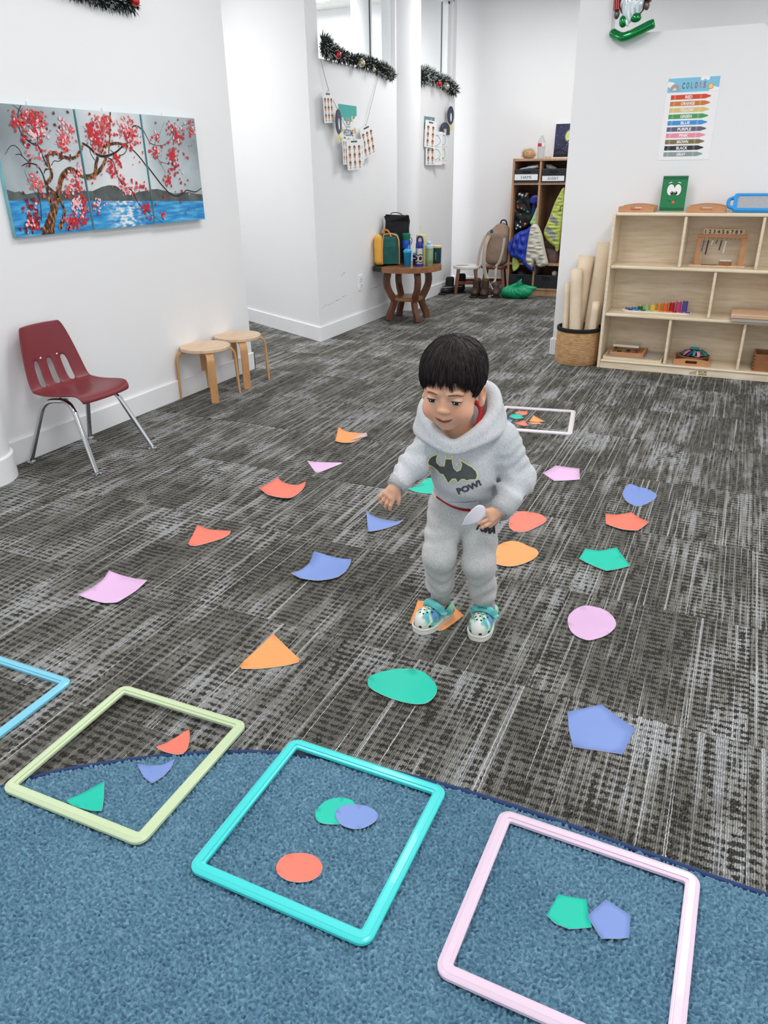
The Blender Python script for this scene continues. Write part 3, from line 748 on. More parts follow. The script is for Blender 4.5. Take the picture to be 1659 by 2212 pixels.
def sort_frame(label, cx, cy, w, h, rz, col, z0):
    t = thing('square_hoop', label, 'frame', (cx, cy, z0), rz, 'square plastic sorting frames')
    m = mat(col[0], col[1], 0.28, coat=0.25)
    W_ = 0.0245; prof = [(0.0, 0.0), (0.0, 0.006), (0.003, 0.0085), (0.006, 0.0088), (0.008, 0.0105), (0.0192, 0.0105), (0.0185, 0.0088), (0.0215, 0.0085), (W_, 0.006), (W_, 0.0)]
    r = 0.024; base = rrect(-w/2, w/2, -h/2, h/2, r, 6)
    mb = MB(); k = len(base); n = len(prof); vs = []
    for i, (x, y) in enumerate(base):
        cxn = max(-w/2+r, min(w/2-r, x)); cyn = max(-h/2+r, min(h/2-r, y))
        d = Vector((x-cxn, y-cyn, 0)).normalized()
        for off, z in prof:
            rr = r-off; q = Vector((cxn, cyn, 0))+d*rr if rr > 0.004 else None
            if q is None:
                q = Vector((cxn, cyn, 0))+d*0.004+Vector((-math.copysign(1, x), -math.copysign(1, y), 0))*(0.004-rr)*1.0
                q = Vector((math.copysign(min(abs(q.x), w/2-off), x), math.copysign(min(abs(q.y), h/2-off), y), 0))
            vs.append((q.x, q.y, z))
    fs = []
    for i in range(k):
        i2 = (i+1) % k
        for j in range(n-1): fs.append((i*n+j, i2*n+j, i2*n+j+1, i*n+j+1))
        fs.append((i*n+n-1, i2*n+n-1, i2*n, i*n))
    mb.add(vs, fs).build('rail', m, t, smooth=35)
    return t
sort_frame('pale green square plastic frame across the rug edge', -1.0415, 0.8945, 0.369, 0.372, 0.02, ('pale_green_plastic', (206, 224, 184)), 0.0186)
sort_frame('bright turquoise square plastic frame on the blue rug', -0.5565, 0.8955, 0.371, 0.378, 0.0, ('turquoise_plastic', (72, 222, 222)), 0.0188)
sort_frame('pale pink square plastic frame on the blue rug', -0.073, 0.893, 0.370, 0.366, -0.012, ('pale_pink_plastic', (236, 212, 232)), 0.0188)
sort_frame('sky blue square plastic frame on the dark carpet', -1.560, 0.868, 0.371, 0.371, 0.01, ('sky_blue_plastic', (128, 206, 232)), 0.001)
sort_frame('white square plastic frame on the carpet behind the child', -0.830, 3.629, 0.385, 0.400, 0.155, ('white_plastic_frame', (232, 226, 232)), 0.001)
# ================================================================== LEFT SIDE: CHAIR, STOOLS, PAINTINGS
M_CHROME = mat('chrome_steel', (205, 208, 212), 0.12, metal=1.0)
M_MAROON = mat('maroon_plastic', (122, 44, 52), 0.36, var=0.05, vscale=5, bump=0.06, bscale=240)
def school_chair():
    t = thing('school_chair', 'maroon plastic school chair with three back slots and chrome legs', 'chair', (-2.585, 2.345, 0), 0)
    prof = [(0.158, 0.292), (0.160, 0.304), (0.142, 0.316), (0.09, 0.317), (0.02, 0.309), (-0.05, 0.304), (-0.10, 0.309), (-0.128, 0.327), (-0.142, 0.355), (-0.152, 0.395), (-0.162, 0.440), (-0.172, 0.490), (-0.183, 0.540), (-0.192, 0.578), (-0.196, 0.588)]
    half = [0.135, 0.142, 0.150, 0.158, 0.165, 0.168, 0.168, 0.166, 0.163, 0.158, 0.150, 0.140, 0.128, 0.115, 0.104]
    us = [-1.0, -0.94, -0.80, -0.60, -0.47, -0.33, -0.24, -0.13, 0.0, 0.13, 0.24, 0.33, 0.47, 0.60, 0.80, 0.94, 1.0]
    us = [-1.0, -0.94, -0.80, -0.585, -0.405, -0.255, -0.09, 0.09, 0.255, 0.405, 0.585, 0.80, 0.94, 1.0]
    nu = len(us); vs = []; fs = []
    for j, ((x, z), h) in enumerate(zip(prof, half)):
        for u in us:
            e = abs(u)**4
            rise = 0.020*e if j < 7 else 0.0
            fwd = 0.022*abs(u)**2.5 if j >= 7 else 0.010*abs(u)**2.5*(j/7.0)
            drop = 0.014*e if j <= 1 else 0.0
            vs.append((x+fwd-(0.012*u*u if j < 3 else 0), u*h+0.008, z+rise*0.8-drop))
    for j in range(len(prof)-1):
        for i in range(nu-1):
            if 7 <= j <= 9 and i in (3, 6, 9): continue
            fs.append((j*nu+i, j*nu+i+1, (j+1)*nu+i+1, (j+1)*nu+i))
    o = MB().add(vs, fs).build('seat_shell', M_MAROON, t, smooth=180, solid=0.007, sub=2)
    for dy in (-0.042, 0.05):
        MB().ball((-0.157, dy+0.004, 0.446), (0.004, 0.006, 0.006), 10, 6).build('rivet', M_CHROME, o)
    for sx, sy in ((1, 1), (1, -1), (-1, 1), (-1, -1)):
        x1, y1 = (0.205, 0.177*sy) if sx > 0 else (-0.185, 0.177*sy)
        p = spline([(-0.02 if sx > 0 else 0.02, 0.095*sy, 0.288), (0.05*sx, 0.118*sy, 0.286), (0.085*sx, 0.13*sy, 0.265), (0.11*sx, 0.138*sy, 0.22), (x1, y1, 0.012)], 5)
        lg = MB().tube(p, 0.011, 12).build('leg', M_CHROME, t, smooth=60)
        MB().lathe([(0.009, 0.016), (0.010, 0.010), (0.019, 0.007), (0.020, 0.0)], 14, (x1, y1, 0)).build('glide', M_CHROME, lg, smooth=40)
school_chair()

M_BIRCH = wood('birch_veneer', (226, 200, 172), (206, 172, 138), 0.45, (30, 6, 6))
M_BENT = wood('bent_birch', (212, 168, 118), (184, 132, 82), 0.4, (12, 12, 3))
def stool(label, x, y, rz):
    t = thing('bentwood_stool', label, 'stool', (x, y, 0), rz, 'bentwood stools by the wall')
    MB().lathe([(0.137, 0.272), (0.140, 0.275), (0.140, 0.289), (0.137, 0.292)], 40).build('seat', M_BIRCH, t, smooth=40)
    for a in range(4):
        q = PI/4+a*PI/2; d = Vector((math.cos(q), math.sin(q), 0)); s = Vector((-d.y, d.x, 0))
        ro, ri = 0.172, 0.158
        path = [(0.070, 0.2655), (0.125, 0.2655), (0.148, 0.258), (0.160, 0.240), (0.164, 0.215), (0.166, 0.12), (0.170, 0.0)]
        path = spline(path, 3); mb = MB(); k = len(path); vs = []
        for i, (r, z) in enumerate(path):
            r0, z0 = path[max(i-1, 0)]; r1, z1 = path[min(i+1, k-1)]; tx, tz = r1-r0, z1-z0; L = math.hypot(tx, tz)
            nx, nz = -tz/L*0.0055, tx/L*0.0055
            for sg, w in ((1, 1), (1, -1), (-1, -1), (-1, 1)): vs.append(d*(r+nx*sg)+s*(0.021*w)+Vector((0, 0, z+nz*sg)))
        fs = [(i*4+j, i*4+(j+1) % 4, (i+1)*4+(j+1) % 4, (i+1)*4+j) for i in range(k-1) for j in range(4)]+[(3, 2, 1, 0), tuple((k-1)*4+j for j in range(4))]
        mb.add(vs, fs).build('leg', M_BENT, t, bevel=0.0015, bseg=1, merge=True)
stool('birch bentwood stool standing next to the maroon chair', -2.69, 3.385, 0.02)
stool('birch bentwood stool standing at the end of the wall', -2.69, 3.70, 0.03)

# ---- three-part painting
ART_BROWN = [[(2.5231,0.9401,0.025),(2.5524,0.9959,0.0173),(2.5884,1.0488,0.0124),(2.615,1.094,0.0092),(2.6359,1.1313,0.0086),(2.6568,1.1687,0.0091),(2.6896,1.1926,0.0086),(2.7188,1.2005,0.0087),(2.7509,1.1866,0.0082),(2.7991,1.1695,0.0078),(2.8047,1.1682,0.0084),(2.8429,1.1765,0.0077),(2.8908,1.2008,0.0071),(2.9251,1.2325,0.0057),(2.9382,1.2538,0.0049)],[(2.5977,0.9654,0.0077),(2.6344,1.019,0.0055),(2.6333,1.0605,0.0049),(2.615,1.094,0.0048),(2.5877,1.119,0.0048),(2.5638,1.1409,0.0053),(2.5825,1.1564,0.0063),(2.602,1.1747,0.0058),(2.605,1.2011,0.0053),(2.5976,1.2221,0.0052),(2.5988,1.2481,0.0047),(2.6138,1.2638,0.0047),(2.6441,1.2668,0.0052),(2.679,1.2566,0.0048),(2.7186,1.2463,0.0048),(2.7591,1.2519,0.0043),(2.789,1.2766,0.0038),(2.8077,1.3039,0.0033)],[(2.5699,1.0496,0.0048),(2.5655,1.0902,0.0045),(2.5647,1.1303,0.0042),(2.5606,1.1568,0.0031)],[(2.9067,1.2675,0.0056),(2.9339,1.2923,0.0056),(2.9805,1.3072,0.0048),(3.0311,1.3117,0.0046),(3.0694,1.3072,0.004)],[(2.8559,1.1869,0.007),(2.8703,1.2254,0.0064),(2.8875,1.2534,0.0056)],[(2.9604,1.2681,0.002),(2.9791,1.3247,0.0028),(2.9983,1.3949,0.0028),(3.0104,1.4419,0.0028)]]
ART_BLACK = [[(2.5901,1.2143,0.0031),(2.577,1.248,0.0031),(2.5626,1.2888,0.0031),(2.5215,1.3057,0.0028),(2.491,1.3322,0.0022),(2.4806,1.3564,0.002),(2.4831,1.3906,0.0018),(2.4943,1.4201,0.0018),(2.5144,1.4429,0.0014)],[(2.4942,1.3569,0.0014),(2.5098,1.3967,0.0012),(2.4984,1.4227,0.001),(2.4657,1.4424,0.0006)],[(2.5604,1.2939,0.0022),(2.5675,1.3345,0.0016),(2.5693,1.3546,0.001)],[(2.5629,1.1515,0.0042),(2.5566,1.1831,0.0033),(2.5396,1.2144,0.0029),(2.5141,1.2246,0.0027),(2.4828,1.2246,0.0024),(2.4565,1.2158,0.0016)],[(2.4945,1.2297,0.0018),(2.4724,1.2498,0.0018),(2.4581,1.2597,0.0016),(2.4359,1.2582,0.0012)],[(2.4697,1.2523,0.0016),(2.4594,1.2771,0.0016),(2.4399,1.2916,0.0014),(2.4153,1.2863,0.0012),(2.3848,1.2577,0.0008)],[(2.5645,1.1856,0.0021),(2.5751,1.1986,0.0021),(2.5947,1.2038,0.0021)],[(2.6128,1.2168,0.0015),(2.6323,1.2353,0.0015),(2.6582,1.234,0.0015),(2.6961,1.2488,0.0011)],[(2.5022,1.0016,0.0026),(2.5138,1.0601,0.0019),(2.5146,1.1184,0.0013),(2.5246,1.1704,0.0006)],[(2.5148,1.092,0.0015),(2.4934,1.1189,0.001),(2.4735,1.1634,0.0006),(2.4648,1.2018,0.0004)],[(2.4422,0.9515,0.0032),(2.4555,0.9883,0.0021)],[(2.6408,0.9513,0.0033),(2.67,0.989,0.0018)],[(2.6735,0.9547,0.0031),(2.7016,0.9871,0.0016),(2.7487,1.0131,0.0009),(2.7969,1.0236,0.0006)],[(2.4415,1.029,0.0008),(2.4414,1.0553,0.0005)],[(2.8082,1.3071,0.0046),(2.8404,1.2941,0.0049),(2.8708,1.2706,0.005),(2.9042,1.257,0.0056),(2.9471,1.2574,0.0054),(3.0053,1.2721,0.0043),(3.0559,1.2979,0.0037),(3.0878,1.3129,0.0035)],[(3.0861,1.3057,0.0041),(3.1327,1.281,0.0032),(3.1781,1.2444,0.0033),(3.2178,1.2029,0.0037),(3.2642,1.1564,0.0037),(3.3072,1.1163,0.0035),(3.353,1.0832,0.0032),(3.4042,1.0695,0.0032),(3.4547,1.0802,0.0029),(3.4928,1.0956,0.0026),(3.5625,1.0853,0.0023),(3.621,1.1028,0.0017)],[(3.0927,1.3094,0.0026),(3.1124,1.3459,0.0029),(3.1438,1.3828,0.0029),(3.1749,1.3912,0.0029),(3.2023,1.3813,0.0029),(3.2215,1.36,0.0021),(3.2494,1.32,0.0015),(3.2965,1.3078,0.0012),(3.3479,1.3107,0.0011),(3.3902,1.3269,0.0009),(3.4512,1.3671,0.0009),(3.5194,1.4043,0.0008),(3.6211,1.426,0.0006)],[(2.9509,1.2503,0.0026),(2.9803,1.2362,0.0026),(2.9894,1.2039,0.0023),(3.0017,1.1601,0.002),(3.0282,1.1265,0.0021),(3.081,1.1027,0.0021),(3.0979,1.0718,0.0021),(3.1201,1.0364,0.0018),(3.1638,1.011,0.0016),(3.2014,0.9814,0.0011),(3.2652,0.9476,0.0006)],[(2.8465,1.2874,0.0019),(2.8483,1.2634,0.0019),(2.8658,1.2393,0.002)],[(2.9747,1.2824,0.0017),(3.0092,1.265,0.002),(3.0477,1.2618,0.002),(3.0804,1.2803,0.002),(3.0911,1.3022,0.002)],[(2.8549,1.3012,0.0014),(2.8573,1.3217,0.0008)],[(3.2718,1.3092,0.0008),(3.3168,1.3441,0.0006),(3.3768,1.4177,0.0005)],[(3.2902,1.2488,0.0009),(3.3124,1.2335,0.0009),(3.375,1.2219,0.0008)],[(3.2941,1.2373,0.0008),(3.3301,1.1946,0.0006),(3.3423,1.1592,0.0005)]]
ART_CLUSTERS = [(2.4697,1.3779,0.0236,26,'rr'),(2.511,1.3821,0.0276,22,'rc'),(2.5493,1.4108,0.0316,24,'rc'),(2.582,1.39,0.0395,46,'rc'),(2.577,1.3574,0.0359,30,'rp'),(2.5415,1.3287,0.0158,14,'pp'),(2.5775,1.3322,0.0215,14,'rr'),(2.4938,1.3175,0.0206,16,'dr'),(2.7201,1.3442,0.0465,46,'pc'),(2.6942,1.3016,0.0345,34,'rc'),(2.7576,1.3558,0.0196,12,'c'),(2.5079,1.1473,0.0284,34,'cc'),(2.4622,1.0544,0.0423,28,'dr'),(2.454,0.9964,0.0389,46,'rd'),(2.4207,0.9771,0.0278,16,'d'),(2.7348,1.1539,0.044,26,'rc'),(2.7352,1.1068,0.0402,24,'r'),(2.6738,1.114,0.0272,12,'c'),(2.7149,1.0571,0.032,34,'pp'),(2.761,1.0467,0.0369,24,'rc'),(2.6779,0.9885,0.0437,46,'rr'),(2.7412,0.9992,0.0326,16,'r'),(2.7742,1.2002,0.0242,18,'pc'),(2.5551,1.2734,0.0468,12,'c'),(2.6453,0.9848,0.0233,10,'c'),(2.8994,1.3467,0.0584,70,'rr'),(2.959,1.3761,0.0544,60,'rc'),(2.8972,1.3158,0.0317,26,'r'),(2.8562,1.3589,0.0309,20,'r'),(3.1074,1.3744,0.0524,54,'cp'),(3.1025,1.3528,0.0465,30,'r'),(3.1509,1.3361,0.0477,26,'rc'),(2.961,1.2004,0.0332,26,'r'),(3.0003,1.2507,0.0223,12,'r'),(3.016,1.2219,0.0141,8,'r'),(3.0258,1.1413,0.0229,10,'r'),(3.0362,1.1114,0.0289,18,'pc'),(3.1012,1.1135,0.0298,14,'rc'),(3.1568,1.1198,0.0183,8,'r'),(3.1593,1.0191,0.0371,26,'r'),(3.1997,0.9735,0.0189,6,'r'),(3.2763,0.9693,0.0393,14,'rc'),(3.2778,1.2791,0.038,26,'r'),(3.4088,1.2573,0.0336,36,'r'),(3.4176,1.2021,0.0373,22,'rd'),(3.3455,1.1433,0.0297,22,'r'),(3.4371,1.3628,0.054,30,'r'),(3.5853,1.387,0.0285,22,'rc'),(3.491,1.3644,0.0413,16,'r'),(3.2986,1.3474,0.0253,10,'r'),(2.8385,1.0482,0.0265,12,'p'),(2.8132,1.0313,0.0157,10,'r'),(2.7077,1.0008,0.0,0,'r'),(3.0523,1.3795,0.1749,24,'r'),(3.4254,1.2732,0.232,46,'r'),(3.0068,1.182,0.1633,14,'c'),(2.6109,1.351,0.1702,34,'d'),(2.6311,1.1422,0.1363,16,'r')]
ART_HILLS = [(2.3592,1.1276),(2.3961,1.1165),(2.4173,1.1197),(2.4517,1.1071),(2.499,1.1135),(2.5484,1.1095),(2.6243,1.1154),(2.8013,1.1105),(2.8216,1.1098),(2.8838,1.1261),(2.9286,1.1323),(2.9722,1.1295),(3.0134,1.112),(3.0651,1.0843),(3.1216,1.0978),(3.1647,1.1004),(3.2157,1.1068),(3.2602,1.1076),(3.3226,1.0961),(3.3864,1.0822),(3.4555,1.0843),(3.5053,1.087),(3.575,1.0745),(3.6261,1.0708)]
def paintings():
    XF = -2.778; Z0, Z1 = 0.943, 1.4425; cuts = [2.352, 2.791, 3.209, 3.625]
    labels = ['left canvas of the blossom painting, with the dark tree trunk', 'middle canvas of the blossom painting, with sunlight on water', 'right canvas of the blossom painting, with the artist signature']
    labels = ['blossom painting canvas with the dark trunk at its foot', 'blossom painting canvas with sunlight glinting on water', 'blossom painting canvas with a black signature in a corner']
    sky = bpy.data.materials.new('painted_sky'); sky.use_nodes = True; n = NT(sky); co = n.coord(); s = n.sep(co)
    f = n.math('ADD', n.math('MULTIPLY', n.noise(co, 4.0, 3.0), 0.5), n.math('MULTIPLY', n.math('ABSOLUTE', n.math('SUBTRACT', s[1], 3.02)), 0.55))
    n.put(n.bsdf.inputs['Base Color'], n.ramp(f, [(0.26, rgb(222, 226, 229)), (0.44, rgb(178, 192, 198)), (0.68, rgb(128, 138, 143))])); n.bsdf.inputs['Roughness'].default_value = 0.4
    side = mat('canvas_side', (120, 176, 184), 0.5, var=0.2, vscale=10)
    water = bpy.data.materials.new('painted_water'); water.use_nodes = True; n = NT(water); co = n.coord(); s = n.sep(co)
    f = n.noise(n.vmul(co, (1, 9, 60)), 1.0, 3.0); g = n.step(n.math('ABSOLUTE', n.math('SUBTRACT', s[1], 3.02)), 0.16, 0.0)
    c = n.ramp(f, [(0.3, rgb(24, 110, 184)), (0.5, rgb(44, 150, 212)), (0.72, rgb(110, 194, 232))])
    c = n.mix(n.math('MULTIPLY', g, n.step(n.noise(n.vmul(co, (1, 30, 90)), 1.0, 2.0), 0.42, 0.62)), c, rgb(236, 244, 248))
    n.put(n.bsdf.inputs['Base Color'], c); n.bsdf.inputs['Roughness'].default_value = 0.35
    hill = mat('painted_hills', (84, 92, 92), 0.5, var=0.4, vscale=14)
    black = mat('painted_branch', (34, 26, 24), 0.4)
    brown = bpy.data.materials.new('painted_trunk'); brown.use_nodes = True; n = NT(brown); co = n.coord()
    f = n.noise(n.vmul(co, (1, 90, 50)), 1.0, 3.0, 0.6)
    n.put(n.bsdf.inputs['Base Color'], n.ramp(f, [(0.38, rgb(30, 20, 17)), (0.50, rgb(86, 48, 28)), (0.64, rgb(196, 134, 68))])); n.bsdf.inputs['Roughness'].default_value = 0.4
    pal = [mat('petal_red', (198, 38, 48), 0.45), mat('petal_coral', (224, 92, 96), 0.45), mat('petal_pink', (244, 196, 202), 0.45), mat('petal_dark', (112, 22, 36), 0.45)]
    pidx = dict(r=0, c=1, p=2, d=3)
    canv = []; petals = [MB() for _ in range(3)]; tree = [MB() for _ in range(3)]
    def which(y): return 0 if y < cuts[1]-0.001 else 1 if y < cuts[2]-0.001 else 2
    for i in range(3):
        xb = WALLX+0.001; o = MB()
        y0, y1 = cuts[i]+0.005, cuts[i+1]-0.001; xf = XF-(0.014, 0.007, 0.0)[i]
        o.slot(1).box(xb, xf, y0, y1, Z0, Z1)
        o.slot(0).add([(xf+0.0003, y0, Z0), (xf+0.0003, y1, Z0), (xf+0.0003, y1, Z1), (xf+0.0003, y0, Z1)], [(0, 1, 2, 3)])
        c = o.build('canvas_painting', [sky, side]); tag(c, labels[i], 'painting', 'three canvases of the blossom painting'); canv.append(c)
        wl = lambda y: 1.086-(y-2.36)*0.039
        w = MB().add([(xf+0.0008, y0, Z0), (xf+0.0008, y1, Z0), (xf+0.0008, y1, wl(y1)), (xf+0.0008, y0, wl(y0))], [(0, 1, 2, 3)]).build('painted_water', water, c)
        hp = [(y0, float(np.interp(y0, [p[0] for p in ART_HILLS], [p[1] for p in ART_HILLS])))]+[p for p in ART_HILLS if y0 < p[0] < y1]+[(y1, float(np.interp(y1, [p[0] for p in ART_HILLS], [p[1] for p in ART_HILLS])))]
        vs = []; fs = []
        for k, (y, z) in enumerate(hp):
            vs += [(xf+0.0006, y, wl(y)), (xf+0.0006, y, z)]
            if k: fs.append((2*k-2, 2*k, 2*k+1, 2*k-1))
        MB().add(vs, fs).build('painted_hills', hill, c)
        MB().box(WALLX+0.001, WALLX+0.006, (y0+y1)/2-0.012, (y0+y1)/2+0.012, Z1-0.01, Z1+0.018).build('adhesive_hook', M_TRIM, c)
    def strip(pts, slot, lift0):
        P = spline(pts, 4)
        for k in range(len(P)-1):
            lift = lift0+2.4e-5*k
            y0, z0, w0 = P[k]; y1, z1, w1 = P[k+1]; i = which((y0+y1)/2); x = XF-(0.014, 0.007, 0.0)[i]+lift
            dy, dz = y1-y0, z1-z0; L = math.hypot(dy, dz) or 1; ny, nz = -dz/L, dy/L
            lo = lambda y: min(max(y, cuts[i]+0.002), cuts[i+1]-0.002); lz = lambda z: min(max(z, Z0+0.001), Z1-0.001)
            q = [(y0-ny*w0, z0-nz*w0), (y1-ny*w1, z1-nz*w1), (y1+ny*w1, z1+nz*w1), (y0+ny*w0, z0+nz*w0)]
            tree[i].slot(slot).add([(x, lo(a), lz(b)) for a, b in q], [(0, 1, 2, 3)])
            if w0 > 0.003:
                h = circ(0, 0, w0, n=8); tree[i].add([(x+1.2e-5, lo(y0+a), lz(z0+b)) for a, b in h], [tuple(range(8))])
    for q, p in enumerate(ART_BLACK): strip(p, 0, 0.0010+3e-6*q)
    for p in ART_BROWN: strip([(a, b, c*1.35) for a, b, c in p], 1, 0.0022)
    rs = random.Random(5)
    for cy, cz, s, k, p in ART_CLUSTERS:
        for _ in range(int(k*1.45)):
            y = cy+rs.gauss(0, 0.55)*s; z = cz+rs.gauss(0, 0.55)*s; i = which(y)
            if not (cuts[0]+0.012 < y < cuts[3]-0.012 and Z0+0.012 < z < Z1-0.012) or min(abs(y-c) for c in cuts) < 0.011: continue
            r = rs.uniform(0.003, 0.0092); e = rs.uniform(0.5, 0.95); a = rs.uniform(0, PI); ca, sa = math.cos(a), math.sin(a)
            x = XF-(0.014, 0.007, 0.0)[i]+0.0042+rs.uniform(0, 0.0010); col = pidx[rs.choice(p)]
            if rs.random() < 0.12: col = 2
            pts = [(r*math.cos(q)*(1+0.18*math.cos(3*q)), r*e*math.sin(q)) for q in [2*PI*j/7 for j in range(7)]]
            petals[i].slot(col).add([(x, y+u*ca-v*sa, z+u*sa+v*ca) for u, v in pts], [tuple(range(7))])
    for i in range(3):
        if tree[i].v: stuff(tree[i].build('painted_tree', [black, brown], canv[i]))
        stuff(petals[i].build('painted_blossoms', pal, canv[i]))
    sg = MB(); x = XF+0.0014
    for q in ([(3.473, 0.996, 0.002), (3.485, 1.004, 0.002), (3.488, 0.999, 0.002), (3.495, 1.004, 0.002), (3.502, 1.022, 0.002), (3.503, 1.001, 0.002), (3.512, 1.006, 0.002), (3.516, 1.0, 0.002), (3.524, 1.007, 0.0015)],
              [(3.524, 1.007, 0.0015), (3.533, 0.999, 0.002), (3.543, 1.005, 0.0015), (3.54, 0.992, 0.0015), (3.553, 0.999, 0.001)]):
        P = spline(q, 3)
        for k in range(len(P)-1):
            y0, z0, w0 = P[k]; y1, z1, w1 = P[k+1]
            sg.add([(x, y0, z0-w0/2), (x, y1, z1-w1/2), (x, y1, z1+w1/2), (x, y0, z0+w0/2)], [(0, 1, 2, 3)])
    sg.build('signature', black, canv[2])
paintings()

# ---- tinsel garlands on the sills
M_PINE = [mat('pine_dark', (14, 24, 20), 0.6), mat('pine_mid', (34, 52, 42), 0.6), mat('pine_frost', (206, 214, 212), 0.6)]
def garland(label, path, rad, baubles, seed, n=2600):
    """path of (y, z, radius factor) along a sill at x"""
    t = thing('tinsel_garland', label, 'garland', (0, 0, 0), 0, 'frosted pine garlands on the sills')
    rs = random.Random(seed); P = spline(path, 8); mb = MB()
    MB().tube([p[:3] for p in P], 0.006, 6).build('wire_core', M_PINE[0], t)
    for _ in range(n):
        k = rs.uniform(0, len(P)-1.001); i = int(k); f = k-i
        c = [P[i][q]*(1-f)+P[i+1][q]*f for q in range(4)]
        tan = (Vector(P[i+1][:3])-Vector(P[i][:3])).normalized()
        d = Vector((rs.gauss(0, 1), rs.gauss(0, 1), rs.gauss(0, 1))); d -= tan*d.dot(tan); d.normalize(); d = (d+tan*rs.uniform(-0.5, 0.5)).normalized()
        if d.x < -0.35: d.x *= 0.3
        L = rad*c[3]*rs.uniform(0.55, 1.25); s = d.cross(tan).normalized()*rs.uniform(0.0016, 0.0028)
        b = Vector(c[:3]); m_ = b+d*(L*0.74); e = b+d*L
        mb.slot(rs.choice([0, 0, 0, 1, 1])).add([b-s*0.7, b+s*0.7, m_+s, m_-s], [(0, 1, 2, 3)])
        mb.slot(2 if rs.random() < 0.42 else 0).add([m_-s, m_+s, e], [(0, 1, 2)])
    stuff(mb.build('tinsel', M_PINE, t))
    for (x, y, z, r, col) in baubles:
        m = mat('bauble_red', (190, 24, 32), 0.2, metal=0.3, coat=0.5) if col == 'r' else mat('bauble_gold', (206, 190, 160), 0.25, metal=0.6)
        bo = MB().ball((x, y, z), r, 14, 10).build('bauble', m, t, smooth=180)
        MB().lathe([(r*0.3, r*0.9), (r*0.3, r*1.2)], 8, (x, y, z)).build('bauble_cap', mat('bauble_cap', (190, 180, 150), 0.3, metal=1.0), bo)
garland('frosted garland along the sill above the blossom paintings', [(-2.80, 2.70, 1.925, 1.0), (-2.80, 2.90, 1.912, 1.0), (-2.80, 3.10, 1.905, 1.0), (-2.80, 3.28, 1.905, 0.9)], 0.060,
        [(-2.752, 3.245, 1.905, 0.022, 'r'), (-2.752, 3.03, 1.90, 0.02, 'g')], 11)
garland('frosted garland with red and gold baubles above the hanging cards', [(-2.795, 5.11, 1.955, 1.25), (-2.795, 5.22, 1.925, 1.15), (-2.795, 5.45, 1.905, 0.85), (-2.795, 5.80, 1.905, 0.95), (-2.79, 6.05, 1.89, 0.95), (-2.77, 6.20, 1.855, 0.8)], 0.062,
        [(-2.745, 5.23, 1.90, 0.026, 'r'), (-2.745, 5.60, 1.885, 0.026, 'g'), (-2.75, 5.82, 1.865, 0.014, 'g')], 12, 3600)
garland('frosted garland over the sill beyond the round column', [(-2.775, 6.78, 1.90, 1.2), (-2.79, 6.95, 1.925, 1.1), (-2.795, 7.2, 1.92, 1.0), (-2.79, 7.5, 1.90, 0.95), (-2.78, 7.68, 1.86, 0.9)], 0.072,
        [(-2.735, 7.15, 1.875, 0.024, 'r'), (-2.735, 7.36, 1.872, 0.022, 'g')], 13, 3000)
